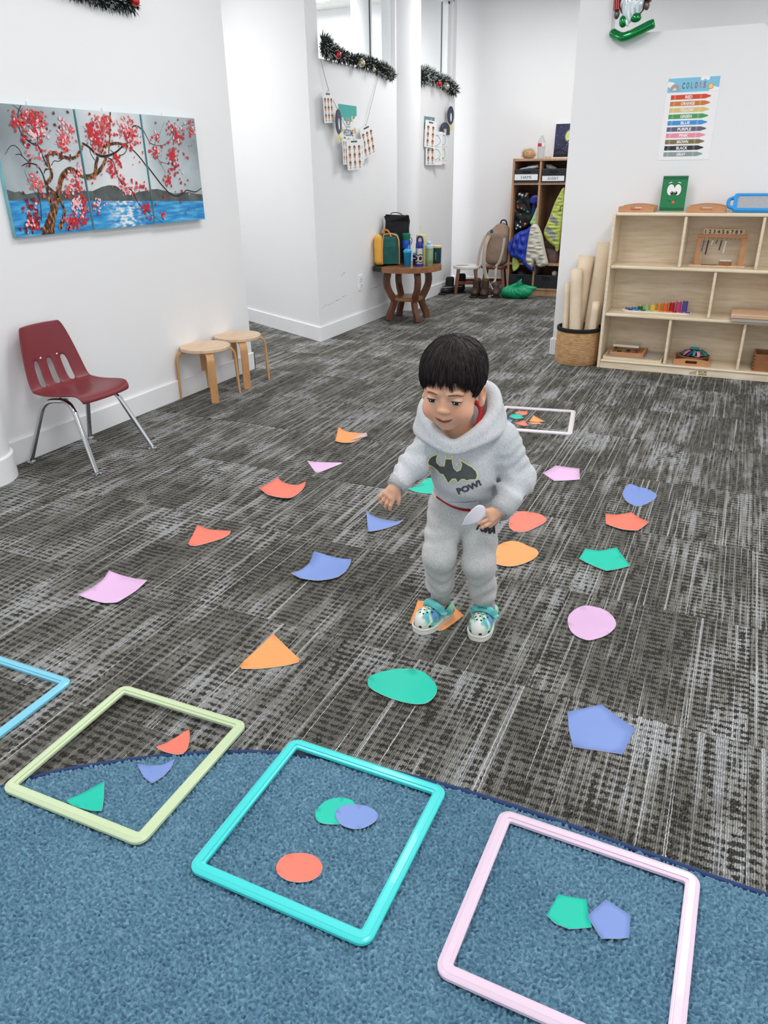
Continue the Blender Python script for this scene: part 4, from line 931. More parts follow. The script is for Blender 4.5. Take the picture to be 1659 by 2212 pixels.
# ================================================================== CORRIDOR: TABLE, LOCKERS, BOOTS, HANGING CARDS
M_TABLEWOOD = wood('reddish_rustic_wood', (72, 36, 20), (126, 74, 42), 0.42, (14, 14, 5), 0.3)
M_TABLETOP = wood('rustic_table_top', (120, 72, 42), (170, 116, 72), 0.38, (5, 26, 26), 0.3)
def side_table():
    t = thing('rustic_table', 'low rustic wooden table with wavy legs and a small round shelf', 'table', (-2.56, 6.02, 0))
    rs = random.Random(3); rim = []
    for i in range(40):
        a = 2*PI*i/40; r = 0.285+rs.uniform(-0.004, 0.004); rim.append((r*math.cos(a), r*math.sin(a)))
    def clip(poly, x0, keep_right):
        out = []
        for i in range(len(poly)):
            p, q = poly[i], poly[(i+1) % len(poly)]; a = (p[0] >= x0) == keep_right; b = (q[0] >= x0) == keep_right
            if a: out.append(p)
            if a != b: f = (x0-p[0])/(q[0]-p[0]); out.append((x0, p[1]+f*(q[1]-p[1])))
        return out
    MB().prism(clip(rim, -0.13, True), 0.042, Matrix.Translation((0, 0, 0.412))).build('table_top', M_TABLETOP, t, bevel=0.004)
    lp = [(-0.1305, -0.256), (-0.1305, 0.25), (-0.236, 0.16), (-0.238, -0.19)]
    MB().prism(lp[::-1], 0.040, Matrix.Translation((0, 0, 0.412))).build('black_leaf', mat('black_painted_wood', (22, 21, 22), 0.4), t, bevel=0.003)
    MB().lathe([(0.128, 0.165), (0.134, 0.172), (0.134, 0.190), (0.128, 0.196)], 30).build('lower_shelf', M_TABLETOP, t, smooth=40)
    path = spline([(0.178, 0.412), (0.196, 0.345), (0.188, 0.275), (0.150, 0.205), (0.128, 0.165), (0.140, 0.115), (0.172, 0.05), (0.180, 0.0)], 3)
    wid = np.interp(np.linspace(0, 1, len(path)), [0, 0.25, 0.6, 0.8, 1], [0.026, 0.026, 0.027, 0.025, 0.027])
    for a in range(4):
        q = PI/4+a*PI/2+0.05; d = Vector((math.cos(q), math.sin(q), 0)); s = Vector((-d.y, d.x, 0)); vs = []
        for i, (r, z) in enumerate(path):
            r0, z0 = path[max(i-1, 0)]; r1, z1 = path[min(i+1, len(path)-1)]; L = math.hypot(r1-r0, z1-z0)
            nx, nz = -(z1-z0)/L, (r1-r0)/L; w = float(wid[i])+rs.uniform(-0.0015, 0.0015)
            for u, v in ((1, 1), (1, -1), (-1, -1), (-1, 1)): vs.append(d*(r+nx*u*w)+s*(v*0.021)+Vector((0, 0, max(0.0, min(0.412, z+nz*u*w)))))
        k = len(path); fs = [(i*4+j, i*4+(j+1) % 4, (i+1)*4+(j+1) % 4, (i+1)*4+j) for i in range(k-1) for j in range(4)]+[(3, 2, 1, 0), tuple((k-1)*4+j for j in range(4))]
        MB().add(vs, fs).build('leg', M_TABLEWOOD, t, bevel=0.005, merge=True, smooth=50)
side_table()
TT = 0.455
def soft_box(G, c, h, r): return s_box(G, c, h, r)

def lunch_bag():
    t = thing('lunch_bag', 'yellow and dark green insulated lunch bag with a top strap', 'bag', (-2.705, 5.93, TT), 0.42)
    gm = mat('dark_green_nylon', (10, 92, 84), 0.45, var=0.15, vscale=14, bump=0.35, bscale=30); ym = mat('yellow_nylon', (240, 184, 76), 0.55, var=0.05, vscale=12, bump=0.15, bscale=40)
    def f(G):
        d = s_box(G, (0, 0, 0.125), (0.098, 0.058, 0.125), 0.045); return d+0.003*noise3(G, 40, 3)
    field('body', f, (-0.11, -0.07, 0), (0.11, 0.07, 0.26), 0.006, gm, t)
    def fy(G): return np.maximum(s_box(G, (-0.062, 0, 0.122), (0.05, 0.063, 0.122), 0.04)+0.002*noise3(G, 40, 4), G[0]+0.045)
    field('side_panel', fy, (-0.12, -0.07, -0.002), (0.0, 0.07, 0.26), 0.006, ym, t)
    MB().tube([(-0.045, -0.062, 0.01), (-0.045, -0.064, 0.12), (-0.04, -0.062, 0.2), (-0.03, -0.045, 0.242), (0.03, -0.045, 0.25), (0.075, -0.05, 0.235), (0.093, -0.055, 0.2), (0.096, -0.055, 0.1), (0.096, -0.055, 0.01)], 0.006, 6).build('piping', mat('orange_piping', (236, 160, 92), 0.5), t, smooth=60)
    MB().tube(spline([(-0.035, -0.02, 0.24), (-0.03, -0.045, 0.275), (0.005, -0.055, 0.272), (0.03, -0.062, 0.225)], 4), 0.014, 8, flat=(1, 0.3)).build('strap', mat('orange_strap', (242, 170, 100), 0.5), t, smooth=60)
    MB().box(-0.04, 0.092, -0.0635, -0.059, 0.012, 0.15).build('front_pocket', mat('green_pocket', (8, 84, 78), 0.5, var=0.2, vscale=18, bump=0.5, bscale=26), t, bevel=0.003)
lunch_bag()
def paper_bag():
    t = thing('shopping_bag', 'tall black shopping bag standing behind the lunch bag', 'bag', (-2.692, 6.098, TT), 0.40)
    m = mat('black_paper', (10, 10, 11), 0.45, bump=0.3, bscale=20)
    w, d, h = 0.100, 0.05, 0.385; mb = MB(); rs = random.Random(9)
    out = [(-w, -d), (w, -d), (w, 0), (w, d), (-w, d), (-w, 0)]; vs = []; Hs = [0, 0.12, 0.24, 0.33, h]
    for z in Hs:
        for i, (x, y) in enumerate(out):
            k = 0.012*z/h; sq = -0.02*(z/h) if i in (2, 5) else 0
            vs.append((x+(sq if x > 0 else -sq)+rs.uniform(-k, k), y*(1-0.15*z/h)+rs.uniform(-k, k), z+(rs.uniform(-0.012, 0.008) if z == h else 0)))
    fs = [(j*6+i, j*6+(i+1) % 6, (j+1)*6+(i+1) % 6, (j+1)*6+i) for j in range(4) for i in range(6)]+[(5, 4, 3, 2, 1, 0)]
    mb.add(vs, fs).build('bag_body', m, t, solid=0.0015)
    MB().tube(spline([(-0.04, -0.042, 0.375), (-0.05, -0.02, 0.395), (0.0, -0.01, 0.40), (0.04, -0.03, 0.385), (0.045, -0.043, 0.37)], 4), 0.0035, 6).build('handle', m, t, smooth=60)
    MB().tube(spline([(0.09, -0.03, 0.22), (0.125, -0.03, 0.19), (0.12, -0.035, 0.15)], 4), 0.006, 6, flat=(1, 0.5)).build('tag_loop', m, t, smooth=60)
paper_bag()
def lathe_part(t, name, prof, m, n=24, c=(0, 0, 0), **k): return MB().lathe(prof, n, c).build(name, m, t, smooth=40, **k)
def drinks():
    m_st = mat('brushed_steel', (190, 188, 186), 0.28, metal=1.0, var=0.1, stretch=(1, 1, 12))
    t = thing('sipper_tumbler', 'ribbed steel tumbler with black band and green lid beside the black bag', 'bottle', (-2.572, 6.015, TT))
    lathe_part(t, 'ribbed_body', [(0.030, 0)]+[(0.031+0.001*(i % 2), 0.006+0.006*i) for i in range(19)], m_st)
    lathe_part(t, 'blue_band', [(0.034, 0.121), (0.035, 0.13), (0.037, 0.175), (0.036, 0.19)], mat('patterned_blue_plastic', (44, 92, 200), 0.3, var=0.6, vscale=40))
    lathe_part(t, 'black_collar', [(0.0345, 0.114), (0.036, 0.118), (0.036, 0.126), (0.034, 0.128)], mat('black_rubber', (18, 18, 20), 0.6))
    lathe_part(t, 'lid', [(0.030, 0.190), (0.031, 0.205), (0.034, 0.222), (0.036, 0.240), (0.028, 0.245)], mat('green_lid', (22, 120, 100), 0.35))
    t = thing('sippy_cup', 'translucent blue sippy cup with a light blue spout lid', 'cup', (-2.515, 5.905, TT))
    lathe_part(t, 'cup', [(0.026, 0), (0.028, 0.004), (0.033, 0.108)], mat('blue_cup_plastic', (12, 128, 176), 0.25, trans=0.15))
    lathe_part(t, 'lid', [(0.035, 0.106), (0.036, 0.112), (0.035, 0.122), (0.022, 0.132), (0.006, 0.136)], mat('light_blue_lid', (62, 174, 226), 0.3))
    MB().tube([(0.012, -0.004, 0.13), (0.016, -0.005, 0.15), (0.017, -0.005, 0.163)], [0.011, 0.007, 0.005], 10).build('spout', mat('light_blue_lid', (62, 174, 226), 0.3), t, smooth=60)
    t = thing('straw_tumbler', 'tall pale yellow tumbler with a straw', 'cup', (-2.455, 6.06, TT))
    ym = mat('pale_yellow_plastic', (226, 216, 140), 0.35)
    lathe_part(t, 'cup', [(0.034, 0), (0.036, 0.005), (0.044, 0.225), (0.043, 0.232), (0.006, 0.234)], ym)
    MB().tube([(-0.006, 0, 0.23), (-0.008, 0, 0.30)], 0.0035, 8).build('straw', mat('straw_yellow', (236, 230, 170), 0.4), t, smooth=60)
    t = thing('steel_flask', 'steel flask with round printed logos and a blue handled cap', 'bottle', (-2.418, 5.93, TT))
    lathe_part(t, 'body', [(0.031, 0.0), (0.031, 0.135), (0.029, 0.142)], m_st)
    nm = mat('navy_blue_plastic', (42, 48, 150), 0.3)
    lathe_part(t, 'base_ring', [(0.032, 0.0), (0.033, 0.003), (0.033, 0.018), (0.0315, 0.021)], nm)
    cap = lathe_part(t, 'cap', [(0.031, 0.140), (0.032, 0.145), (0.031, 0.175), (0.024, 0.190)], nm)
    MB().tube(spline([(-0.022, 0, 0.185), (-0.018, 0, 0.215), (0, 0, 0.228), (0.02, 0, 0.222), (0.027, 0, 0.195), (0.028, 0, 0.175)], 5), 0.0055, 8, flat=(1, 1.6)).build('carry_loop', nm, cap, smooth=60)
    dk = mat('flask_print_dark', (44, 24, 32), 0.4); wh = mat('flask_print_white', (232, 226, 222), 0.4)
    for k, (a0, z0) in enumerate(((-2.2, 0.062), (-0.9, 0.062))):
        for r, mm, lf in ((0.030, dk, 0.0006), (0.022, wh, 0.0010), (0.015, dk, 0.0014)):
            mb = MB(); R = 0.031+lf; pts = []
            for j in range(18):
                q = 2*PI*j/18; aa = a0+r*math.cos(q)/R; pts.append((R*math.cos(aa), R*math.sin(aa), z0+1.15*r*math.sin(q)))
            cc = (R*math.cos(a0), R*math.sin(a0), z0)
            mb.add([cc]+pts, [(0, 1+j, 1+(j+1) % 18) for j in range(18)]).build('round_logo', mm, t)
    t = thing('clear_bottle', 'pale green clear bottle with a light blue flip lid', 'bottle', (-2.355, 5.99, TT))
    gm = mat('clear_green_plastic', (176, 204, 160), 0.12, trans=0.55)
    lathe_part(t, 'body', [(0.030, 0), (0.032, 0.004), (0.033, 0.13), (0.030, 0.136)], gm)
    lathe_part(t, 'drink', [(0.028, 0.006), (0.028, 0.04)], mat('green_drink', (96, 134, 84), 0.4))
    lid = lathe_part(t, 'lid', [(0.032, 0.136), (0.033, 0.14), (0.032, 0.158), (0.020, 0.165)], mat('ice_blue_lid', (190, 220, 236), 0.3))
    MB().ball((0.0, -0.01, 0.175), (0.02, 0.014, 0.018), 12, 8).build('flip_spout', mat('ice_blue_lid', (190, 220, 236), 0.3), lid, smooth=180)
    MB().ball((-0.024, -0.012, 0.152), (0.010, 0.008, 0.014), 10, 8).build('hinge_button', mat('ice_blue_lid', (190, 220, 236), 0.3), lid, smooth=180)
    t = thing('food_jar', 'squat dark teal food jar with a cream rim and printed word', 'jar', (-2.362, 6.175, TT))
    lathe_part(t, 'jar', [(0.036, 0), (0.039, 0.006), (0.041, 0.125)], mat('dark_teal_enamel', (16, 66, 78), 0.3))
    lathe_part(t, 'rim', [(0.0415, 0.124), (0.042, 0.128), (0.042, 0.138), (0.036, 0.142)], mat('cream_rim', (226, 196, 150), 0.4))
    mb = MB(); M = frame((0.008, -0.0412, 0.06), (0, 0, 1), (-1, 0, 0)); put_text(mb, 'GUNNER', 0.011, M, lift=0.0005); mb.build('jar_lettering', mat('jar_print', (206, 214, 214), 0.5), t)
    t = thing('small_navy_cup', 'small navy cup with a white stripe between taller bottles', 'cup', (-2.475, 5.995, TT))
    lathe_part(t, 'cup', [(0.027, 0), (0.029, 0.075), (0.027, 0.08)], mat('navy_cup', (24, 36, 84), 0.35))
    lathe_part(t, 'stripe', [(0.0292, 0.052), (0.0294, 0.06)], mat('white_stripe', (226, 230, 236), 0.4))
    lathe_part(t, 'cup_lid', [(0.028, 0.08), (0.028, 0.094), (0.018, 0.1)], mat('cup_lid_blue', (126, 178, 224), 0.3))
drinks()

# ---- stools, boots and backpack in the corner
M_DARKSTOOL = wood('dark_stool_wood', (74, 36, 20), (128, 70, 40), 0.4, (12, 12, 4), 0.3)
def low_stool(label, x, y, seat_mat, rz, marked):
    t = thing('wooden_stool', label, 'stool', (x, y, 0), rz, 'small round stools in the corner')
    MB().lathe([(0.138, 0.245), (0.142, 0.250), (0.142, 0.270), (0.138, 0.275)], 36).build('seat', seat_mat, t, smooth=40)
    if marked:
        MB().lathe([(0.0, 0.2757), (0.045, 0.2757), (0.070, 0.2757)], 24, (-0.05, -0.02, 0), True, False, 1.0, 0.55).build('seat_knot', mat('seat_knot', (150, 128, 104), 0.6, var=0.3, vscale=30), t)
        rb = MB()
        for i in range(26):
            a = 2*PI*i/26; rb.box(0.1415*math.cos(a)-0.0015, 0.1415*math.cos(a)+0.0015, 0.1415*math.sin(a)-0.0015, 0.1415*math.sin(a)+0.0015, 0.25, 0.27)
        stuff(rb.build('rim_notches', mat('rim_shadow_paint', (206, 204, 202), 0.6), t))
    L = 0.085
    for sx, sy in ((1, 1), (1, -1), (-1, 1), (-1, -1)):
        a = Vector((sx*L, sy*L, 0.245)); b = Vector((sx*0.112, sy*0.112, 0)); h = 0.016
        vs = [p+Vector((u*h, v*h, 0)) for p in (b, a) for u, v in ((-1, -1), (1, -1), (1, 1), (-1, 1))]
        MB().add(vs, [(3, 2, 1, 0), (4, 5, 6, 7)]+[(i, (i+1) % 4, 4+(i+1) % 4, 4+i) for i in range(4)]).build('leg', M_DARKSTOOL, t, bevel=0.003, bseg=1)
    for s in (-1, 1):
        MB().box(-0.095, 0.095, s*0.098-0.009, s*0.098+0.009, 0.095, 0.125).build('stretcher', M_DARKSTOOL, t)
        MB().box(s*0.085-0.008, s*0.085+0.008, -0.09, 0.09, 0.215, 0.244).build('apron', M_DARKSTOOL, t)
low_stool('dark wooden stool with a white round top, by the snow boots', -2.580, 7.63, mat('whitewashed_wood', (232, 230, 226), 0.5, var=0.06, vscale=12), 0.35, True)
low_stool('dark brown wooden stool holding up the beige backpack', -2.313, 7.735, M_DARKSTOOL, 0.2, False)

def boot(name, label, x, y, rz, shaft, foot, sole_m, up_m, foot_m, trim=None, group=None):
    t = thing(name, label, 'boot', (x, y, 0), rz, group)
    h, r = shaft; L, w = foot
    def f(G):
        d = s_cap(G, (0.0, 0.02, 0.05), (0, 0.026, h-0.03), r*1.0, r*1.04)
        d = np.maximum(d, G[2]-h)
        return d+0.0025*noise3(G, 55, 5)
    def g(G):
        d = smin(s_ell(G, (0, 0.01, 0.045), (w, L*0.42, 0.045)), s_ell(G, (0, -L*0.36, 0.034), (w*0.98, L*0.32, 0.034)), 0.04)
        return np.maximum(d+0.0015*noise3(G, 50, 6), 0.012-G[2])
    field('shaft', f, (-0.08, -0.06, 0.03), (0.08, 0.1, h), 0.006, up_m, t)
    field('foot', g, (-0.07, -0.2, 0.0), (0.07, 0.12, 0.12), 0.006, foot_m, t)
    out = [(p[0]*w*1.06, p[1]) for p in [(0.75, 0.085), (-0.75, 0.085), (-0.95, 0.02), (-0.85, -0.05), (-1.0, -0.11), (-0.7, -0.165), (0, -0.185), (0.7, -0.165), (1.0, -0.11), (0.85, -0.05), (0.95, 0.02)]]
    k = L/0.19
    MB().prism([(a, b*k) for a, b in spline(out, 3, True)], 0.016).build('sole', sole_m, t, bevel=0.003, bseg=1)
    if trim:
        MB().tube(spline([(-w, 0.02, 0.068), (-w*0.85, -0.05, 0.07), (0, -0.085, 0.066), (w*0.85, -0.05, 0.07), (w, 0.02, 0.068)], 4), 0.0045, 6).build('rand', trim, t, smooth=60)
    return t
bk = mat('black_suede', (16, 16, 18), 0.8, bump=0.4, bscale=120); bs = mat('black_rubber_boot', (30, 30, 34), 0.5); gr = mat('grey_piping', (150, 152, 156), 0.5)
boot('snow_boot', 'black child snow boot with a white tongue, nearest the table', -2.735, 7.50, -0.4, (0.165, 0.044), (0.135, 0.045), bs, bk, bs, gr, 'pair of black snow boots')
boot('snow_boot', 'black child snow boot with grey piping, touching the stool', -2.655, 7.60, -0.75, (0.19, 0.048), (0.15, 0.048), bs, bk, bs, gr, 'pair of black snow boots')
br = mat('brown_leather', (62, 42, 34), 0.45, var=0.25, vscale=14, bump=0.3, bscale=60); bsl = mat('dark_sole', (24, 20, 19), 0.7)
for i, (x, y, a) in enumerate(((-2.415, 7.46, 0.1), (-2.322, 7.445, 0.2))):
    b = boot('leather_boot', ('brown leather ankle boot standing nearest the white-topped stool', 'brown leather ankle boot crossed by a pale backpack strap')[i], x, y, a, (0.17, 0.040), (0.175, 0.043), bsl, br, br, None, 'pair of brown leather boots')
    MB().tube(spline([(-0.012, 0.062, 0.165), (0, 0.075, 0.185), (0.012, 0.062, 0.165)], 4), 0.006, 6, flat=(1, 0.5)).build('pull_tab', mat('tan_pull_tab', (196, 150, 92), 0.6), b, smooth=60)
b3 = boot('leather_boot', 'brown leather boot standing partly behind the other two', -2.232, 7.52, 0.35, (0.13, 0.040), (0.16, 0.043), bsl, mat('mauve_brown_leather', (78, 62, 62), 0.5, var=0.2, vscale=14, bump=0.2, bscale=60), mat('mauve_brown_leather', (78, 62, 62), 0.5), None, 'pair of brown leather boots')

def backpack():
    t = thing('backpack', 'beige canvas backpack with hanging straps propped on a stool', 'backpack', (-2.285, 7.665, 0.278), 0.12)
    m = mat('beige_canvas', (152, 130, 112), 0.75, var=0.12, vscale=10, bump=0.3, bscale=160); l = mat('pale_webbing', (196, 182, 166), 0.7, bump=0.3, bscale=200)
    def f(G):
        d = smin(s_box(G, (0, 0.03, 0.17), (0.115, 0.07, 0.17), 0.06), s_ell(G, (0.04, 0.05, 0.33), (0.08, 0.06, 0.07)), 0.05)
        return d+0.005*noise3(G, 30, 8)+0.002*noise3(G, 80, 9)
    field('body', f, (-0.15, -0.08, 0), (0.16, 0.14, 0.42), 0.008, m, t)
    fl = [(-0.12, 0.285), (-0.10, 0.33), (-0.03, 0.365), (0.04, 0.35), (0.10, 0.29), (0.06, 0.275), (-0.03, 0.27)]
    puff('top_flap', fl, 0.016, frame((0, -0.055, 0), (1, 0, 0), (0, 0.25, 1)), mat('light_beige_canvas', (178, 158, 140), 0.75, var=0.1, bump=0.3, bscale=120), t, 0.007, 0.03, 0.006, 0.06, 4)
    MB().box(-0.055, -0.025, -0.089, -0.086, 0.315, 0.345).build('blue_badge', mat('blue_badge', (22, 84, 128), 0.6), t)
    MB().tube(spline([(0.02, 0.04, 0.385), (0.035, 0.03, 0.425), (0.075, 0.03, 0.425), (0.09, 0.04, 0.38)], 4), 0.007, 8).build('grab_handle', mat('dark_webbing', (30, 28, 30), 0.7), t, smooth=60)
    for nm, pts, w in (('shoulder_strap', [(-0.07, -0.05, 0.29), (-0.10, -0.075, 0.2), (-0.11, -0.08, 0.06), (-0.10, -0.07, -0.03), (-0.08, -0.065, -0.10), (-0.055, -0.10, -0.15)], 0.019),
                       ('shoulder_strap', [(-0.11, -0.03, 0.285), (-0.155, -0.05, 0.15), (-0.18, -0.05, -0.02), (-0.19, -0.05, -0.09), (-0.175, -0.06, -0.16)], 0.013),
                       ('side_strap', [(0.085, -0.055, 0.27), (0.075, -0.062, 0.15), (0.05, -0.06, 0.05), (0.025, -0.055, 0.01)], 0.012),
                       ('loose_strap', [(0.02, -0.05, 0.02), (0.015, -0.075, -0.06), (0.015, -0.085, -0.14), (-0.01, -0.13, -0.165)], 0.011),
                       ('loose_strap', [(-0.05, -0.10, -0.14), (-0.005, -0.165, -0.19), (0.035, -0.22, -0.235), (0.02, -0.245, -0.268), (-0.05, -0.25, -0.272)], 0.010)):
        MB().tube(spline(pts, 6), w, 8, flat=(1, 0.22), up=(0, 1, 0.2)).build(nm, l, t, smooth=60)
backpack()

def green_bag():
    t = thing('plastic_bag', 'knotted shiny green plastic bag on the floor by the lockers', 'bag', (-1.975, 7.45, 0), 0.1)
    m = bpy.data.materials.new('green_film'); m.use_nodes = True; n = NT(m); b = n.bsdf; co = n.coord()
    s = n.sep(co); ang = n.math('ARCTAN2', s[0], n.math('SUBTRACT', s[2], 0.15)); 
    f = n.noise(n.comb(n.math('MULTIPLY', ang, 6.0), n.math('MULTIPLY', s[1], 12.0), 0.0), 1.0, 3.0)
    n.put(b.inputs['Base Color'], n.ramp(f, [(0.3, rgb(0, 128, 88)), (0.7, rgb(20, 184, 130))])); b.inputs['Roughness'].default_value = 0.22
    n.put(b.inputs['Normal'], n.bump(f, 0.9, 0.02))
    def f_(G):
        d = smin(s_ell(G, (-0.02, 0, 0.062), (0.15, 0.10, 0.066)), s_cap(G, (0.02, 0, 0.07), (0.165, -0.01, 0.105), 0.055, 0.012), 0.05)
        d = smin(d, s_cap(G, (-0.05, 0, 0.06), (-0.165, 0, 0.03), 0.05, 0.012), 0.04)
        r = np.sqrt((G[0]+0.03)**2+(G[2]-0.16)**2+1e-6); a = np.arctan2(G[0]+0.03, 0.16-G[2]+1e-6)
        d = d+0.004*np.sin(14*a+3*np.sin(30*r))*np.exp(-((r-0.06)/0.06)**2)+0.004*noise3(G, 35, 2)
        return np.maximum(d, -G[2])
    field('bag_body', f_, (-0.19, -0.12, 0), (0.19, 0.12, 0.17), 0.005, m, t)
    def k_(G):
        d = smin(s_ell(G, (-0.015, -0.03, 0.135), (0.055, 0.03, 0.016), Euler((0.4, -0.2, 0)).to_matrix()), s_cap(G, (0.0, -0.02, 0.14), (0.028, -0.01, 0.185), 0.022, 0.008), 0.02)
        return d+0.004*noise3(G, 70, 5)
    field('knot', k_, (-0.09, -0.08, 0.1), (0.08, 0.04, 0.2), 0.004, m, t)
green_bag()

# ---- lockers
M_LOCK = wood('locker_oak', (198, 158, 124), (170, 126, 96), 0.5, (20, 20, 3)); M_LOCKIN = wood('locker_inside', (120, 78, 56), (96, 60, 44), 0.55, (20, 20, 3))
def locker():
    X0, P, Y0, Y1 = -2.163, 0.263, 7.67, 8.022
    t = thing('locker_unit', 'tall open wooden cubby locker with hooks and basket shelves', 'locker', (X0, Y0, 0))
    W_ = 3*P+0.02; D = Y1-Y0
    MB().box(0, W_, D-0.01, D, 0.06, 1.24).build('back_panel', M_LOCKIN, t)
    for i in range(4): MB().box(i*P, i*P+0.02, 0, D-0.011, 0.0 if i in (0, 3) else 0.062, 1.235 if i else 1.262).build('side_panel' if i in (0, 3) else 'divider', M_LOCK, t, bevel=0.002, bseg=1)
    MB().box(0.021, W_, -0.004, D, 1.2365, 1.256).build('top_panel', M_LOCK, t, bevel=0.002, bseg=1)
    for i in range(3):
        for z, nm in ((1.030, 'upper_shelf'), (0.292, 'lower_shelf')): MB().box(i*P+0.0205, (i+1)*P-0.0005, 0.002, D-0.012, z, z+0.02).build(nm, M_LOCK, t)
    MB().box(0.0205, W_-0.0205, 0.001, D-0.012, 0.0, 0.061).build('plinth', M_LOCK, t)
    MB().box(0.0205, W_-0.0205, -0.008, 0.0005, 0.058, 0.073).build('bottom_lip', M_LOCK, t)
    for i in range(3):
        for dx in (0.07, 0.19): MB().tube([(i*P+dx, D-0.01, 0.96), (i*P+dx, D-0.05, 0.955), (i*P+dx, D-0.06, 0.975)], 0.004, 6).build('coat_hook', M_CHROME, t)
locker()
M_BASK = mat('charcoal_plastic_basket', (52, 54, 58), 0.5)
def basket(label, x, y, z, w, h, d, name_text=None, wide=False):
    t = thing('storage_basket', label, 'basket', (x, y, z), 0, 'charcoal baskets in the lockers')
    MB().box(0, w, 0, d, 0.0, 0.006).build('base', M_BASK, t)
    bars = MB(); nz = 7
    for k in range(nz):
        zz = 0.004+(h-0.012)*k/(nz-1); th = 0.0035 if 0 < k < nz-1 else 0.006
        bars.box(-0.002, w+0.002, -0.003, 0.003, zz-th, zz+th)
        bars.box(-0.003, 0.003, 0, d, zz-th, zz+th).box(w-0.003, w+0.003, 0, d, zz-th, zz+th)
    nx = 14
    for k in range(nx+1):
        xx = w*k/nx
        bars.box(xx-0.0035, xx+0.0035, -0.0025, 0.0025, 0.004, h-0.004)
    for k in range(1, 10):
        yy = d*k/10
        bars.box(-0.0025, 0.0025, yy-0.003, yy+0.003, 0.004, h-0.004).box(w-0.0025, w+0.0025, yy-0.003, yy+0.003, 0.004, h-0.004)
    stuff(bars.build('lattice', M_BASK, t))
    MB().box(0.002, w-0.002, 0.004, 0.0065, 0.008, h-0.01).build('liner', mat('basket_liner', (30, 31, 34), 0.7), t)
    MB().prism(rrect(w/2-0.036, w/2+0.036, h*0.66, h*0.66+0.024, 0.010), 0.004, frame((0, -0.0035, 0), (1, 0, 0), (0, 0, 1))).build('handle_slot', mat('handle_slot', (14, 14, 16), 0.7), t)
    if name_text:
        lb = MB().box(0.0 if wide else 0.006, w-(0.0 if wide else 0.006), -0.0062, -0.0042, h*0.10 if not wide else h*0.17, h*0.10+0.044 if not wide else h*0.17+0.052).build('name_label', mat('white_name_card', (236, 238, 244), 0.5), t)
        zc = (h*0.10+0.022) if not wide else (h*0.17+0.026); mb = MB()
        put_text(mb, name_text, 0.026 if wide else 0.024, frame((w/2, -0.0066, zc), (1, 0, 0), (0, 0, 1)), bold=0.0, fit=0.098 if wide else 0.106)
        mb.build('lettering', mat('black_ink', (28, 28, 30), 0.5), lb)
basket('charcoal basket with a white card reading HAMI', -2.136, 7.668, 1.0505, 0.226, 0.120, 0.30, 'HAMI', True)
basket('charcoal basket with a white card reading AVERY', -1.872, 7.668, 1.0505, 0.222, 0.122, 0.30, 'AVERY')
basket('unlabelled charcoal basket behind the green plastic bag', -2.136, 7.672, 0.0735, 0.226, 0.130, 0.30)
basket('unlabelled charcoal basket holding a white ball', -1.873, 7.672, 0.0735, 0.222, 0.130, 0.30)
tag(MB().ball((-1.695, 7.75, 0.21), 0.028, 16, 10).build('ball', mat('ivory_ball', (232, 226, 204), 0.5), smooth=180), 'small white ball showing above the lower basket', 'ball')
tag(puff('shoe', [(-0.06, 0), (0.05, 0), (0.07, 0.02), (0.03, 0.035), (-0.01, 0.06), (-0.05, 0.055)], 0.03, frame((-2.02, 7.76, 0.165), (1, 0, 0), (0, 0, 1)), mat('dark_grey_shoe', (66, 66, 68), 0.7, bump=0.3), None, 0.006, 0.02, 0.004, 0.03), 'dark grey shoe poking out of the lower basket', 'shoe')
pl = mat('clear_crumpled_plastic', (214, 216, 220), 0.2, var=0.15, vscale=20, bump=0.8, bscale=50)
tag(puff('plastic_wrap', [(-2.135, 1.148), (-2.10, 1.175), (-2.05, 1.185), (-2.02, 1.195), (-1.93, 1.205), (-1.92, 1.18), (-1.96, 1.165), (-2.06, 1.165), (-2.11, 1.15), (-2.125, 1.125)], 0.03, frame((0, 7.73, 0), (1, 0, 0), (0, 0, 1)), pl, None, 0.006, 0.02, 0.008, 0.03), 'crumpled clear plastic bag stuffed in the HAMI basket', 'plastic bag')
tag(puff('cloth_bundle', [(-1.865, 1.205), (-1.82, 1.205), (-1.77, 1.185), (-1.74, 1.165), (-1.80, 1.155), (-1.85, 1.165)], 0.03, frame((0, 7.76, 0), (1, 0, 0), (0, 0, 1)), mat('pale_grey_cloth', (186, 184, 182), 0.7, var=0.1, bump=0.4), None, 0.006, 0.02, 0.006, 0.03), 'pale grey cloth folded into the AVERY basket', 'cloth')
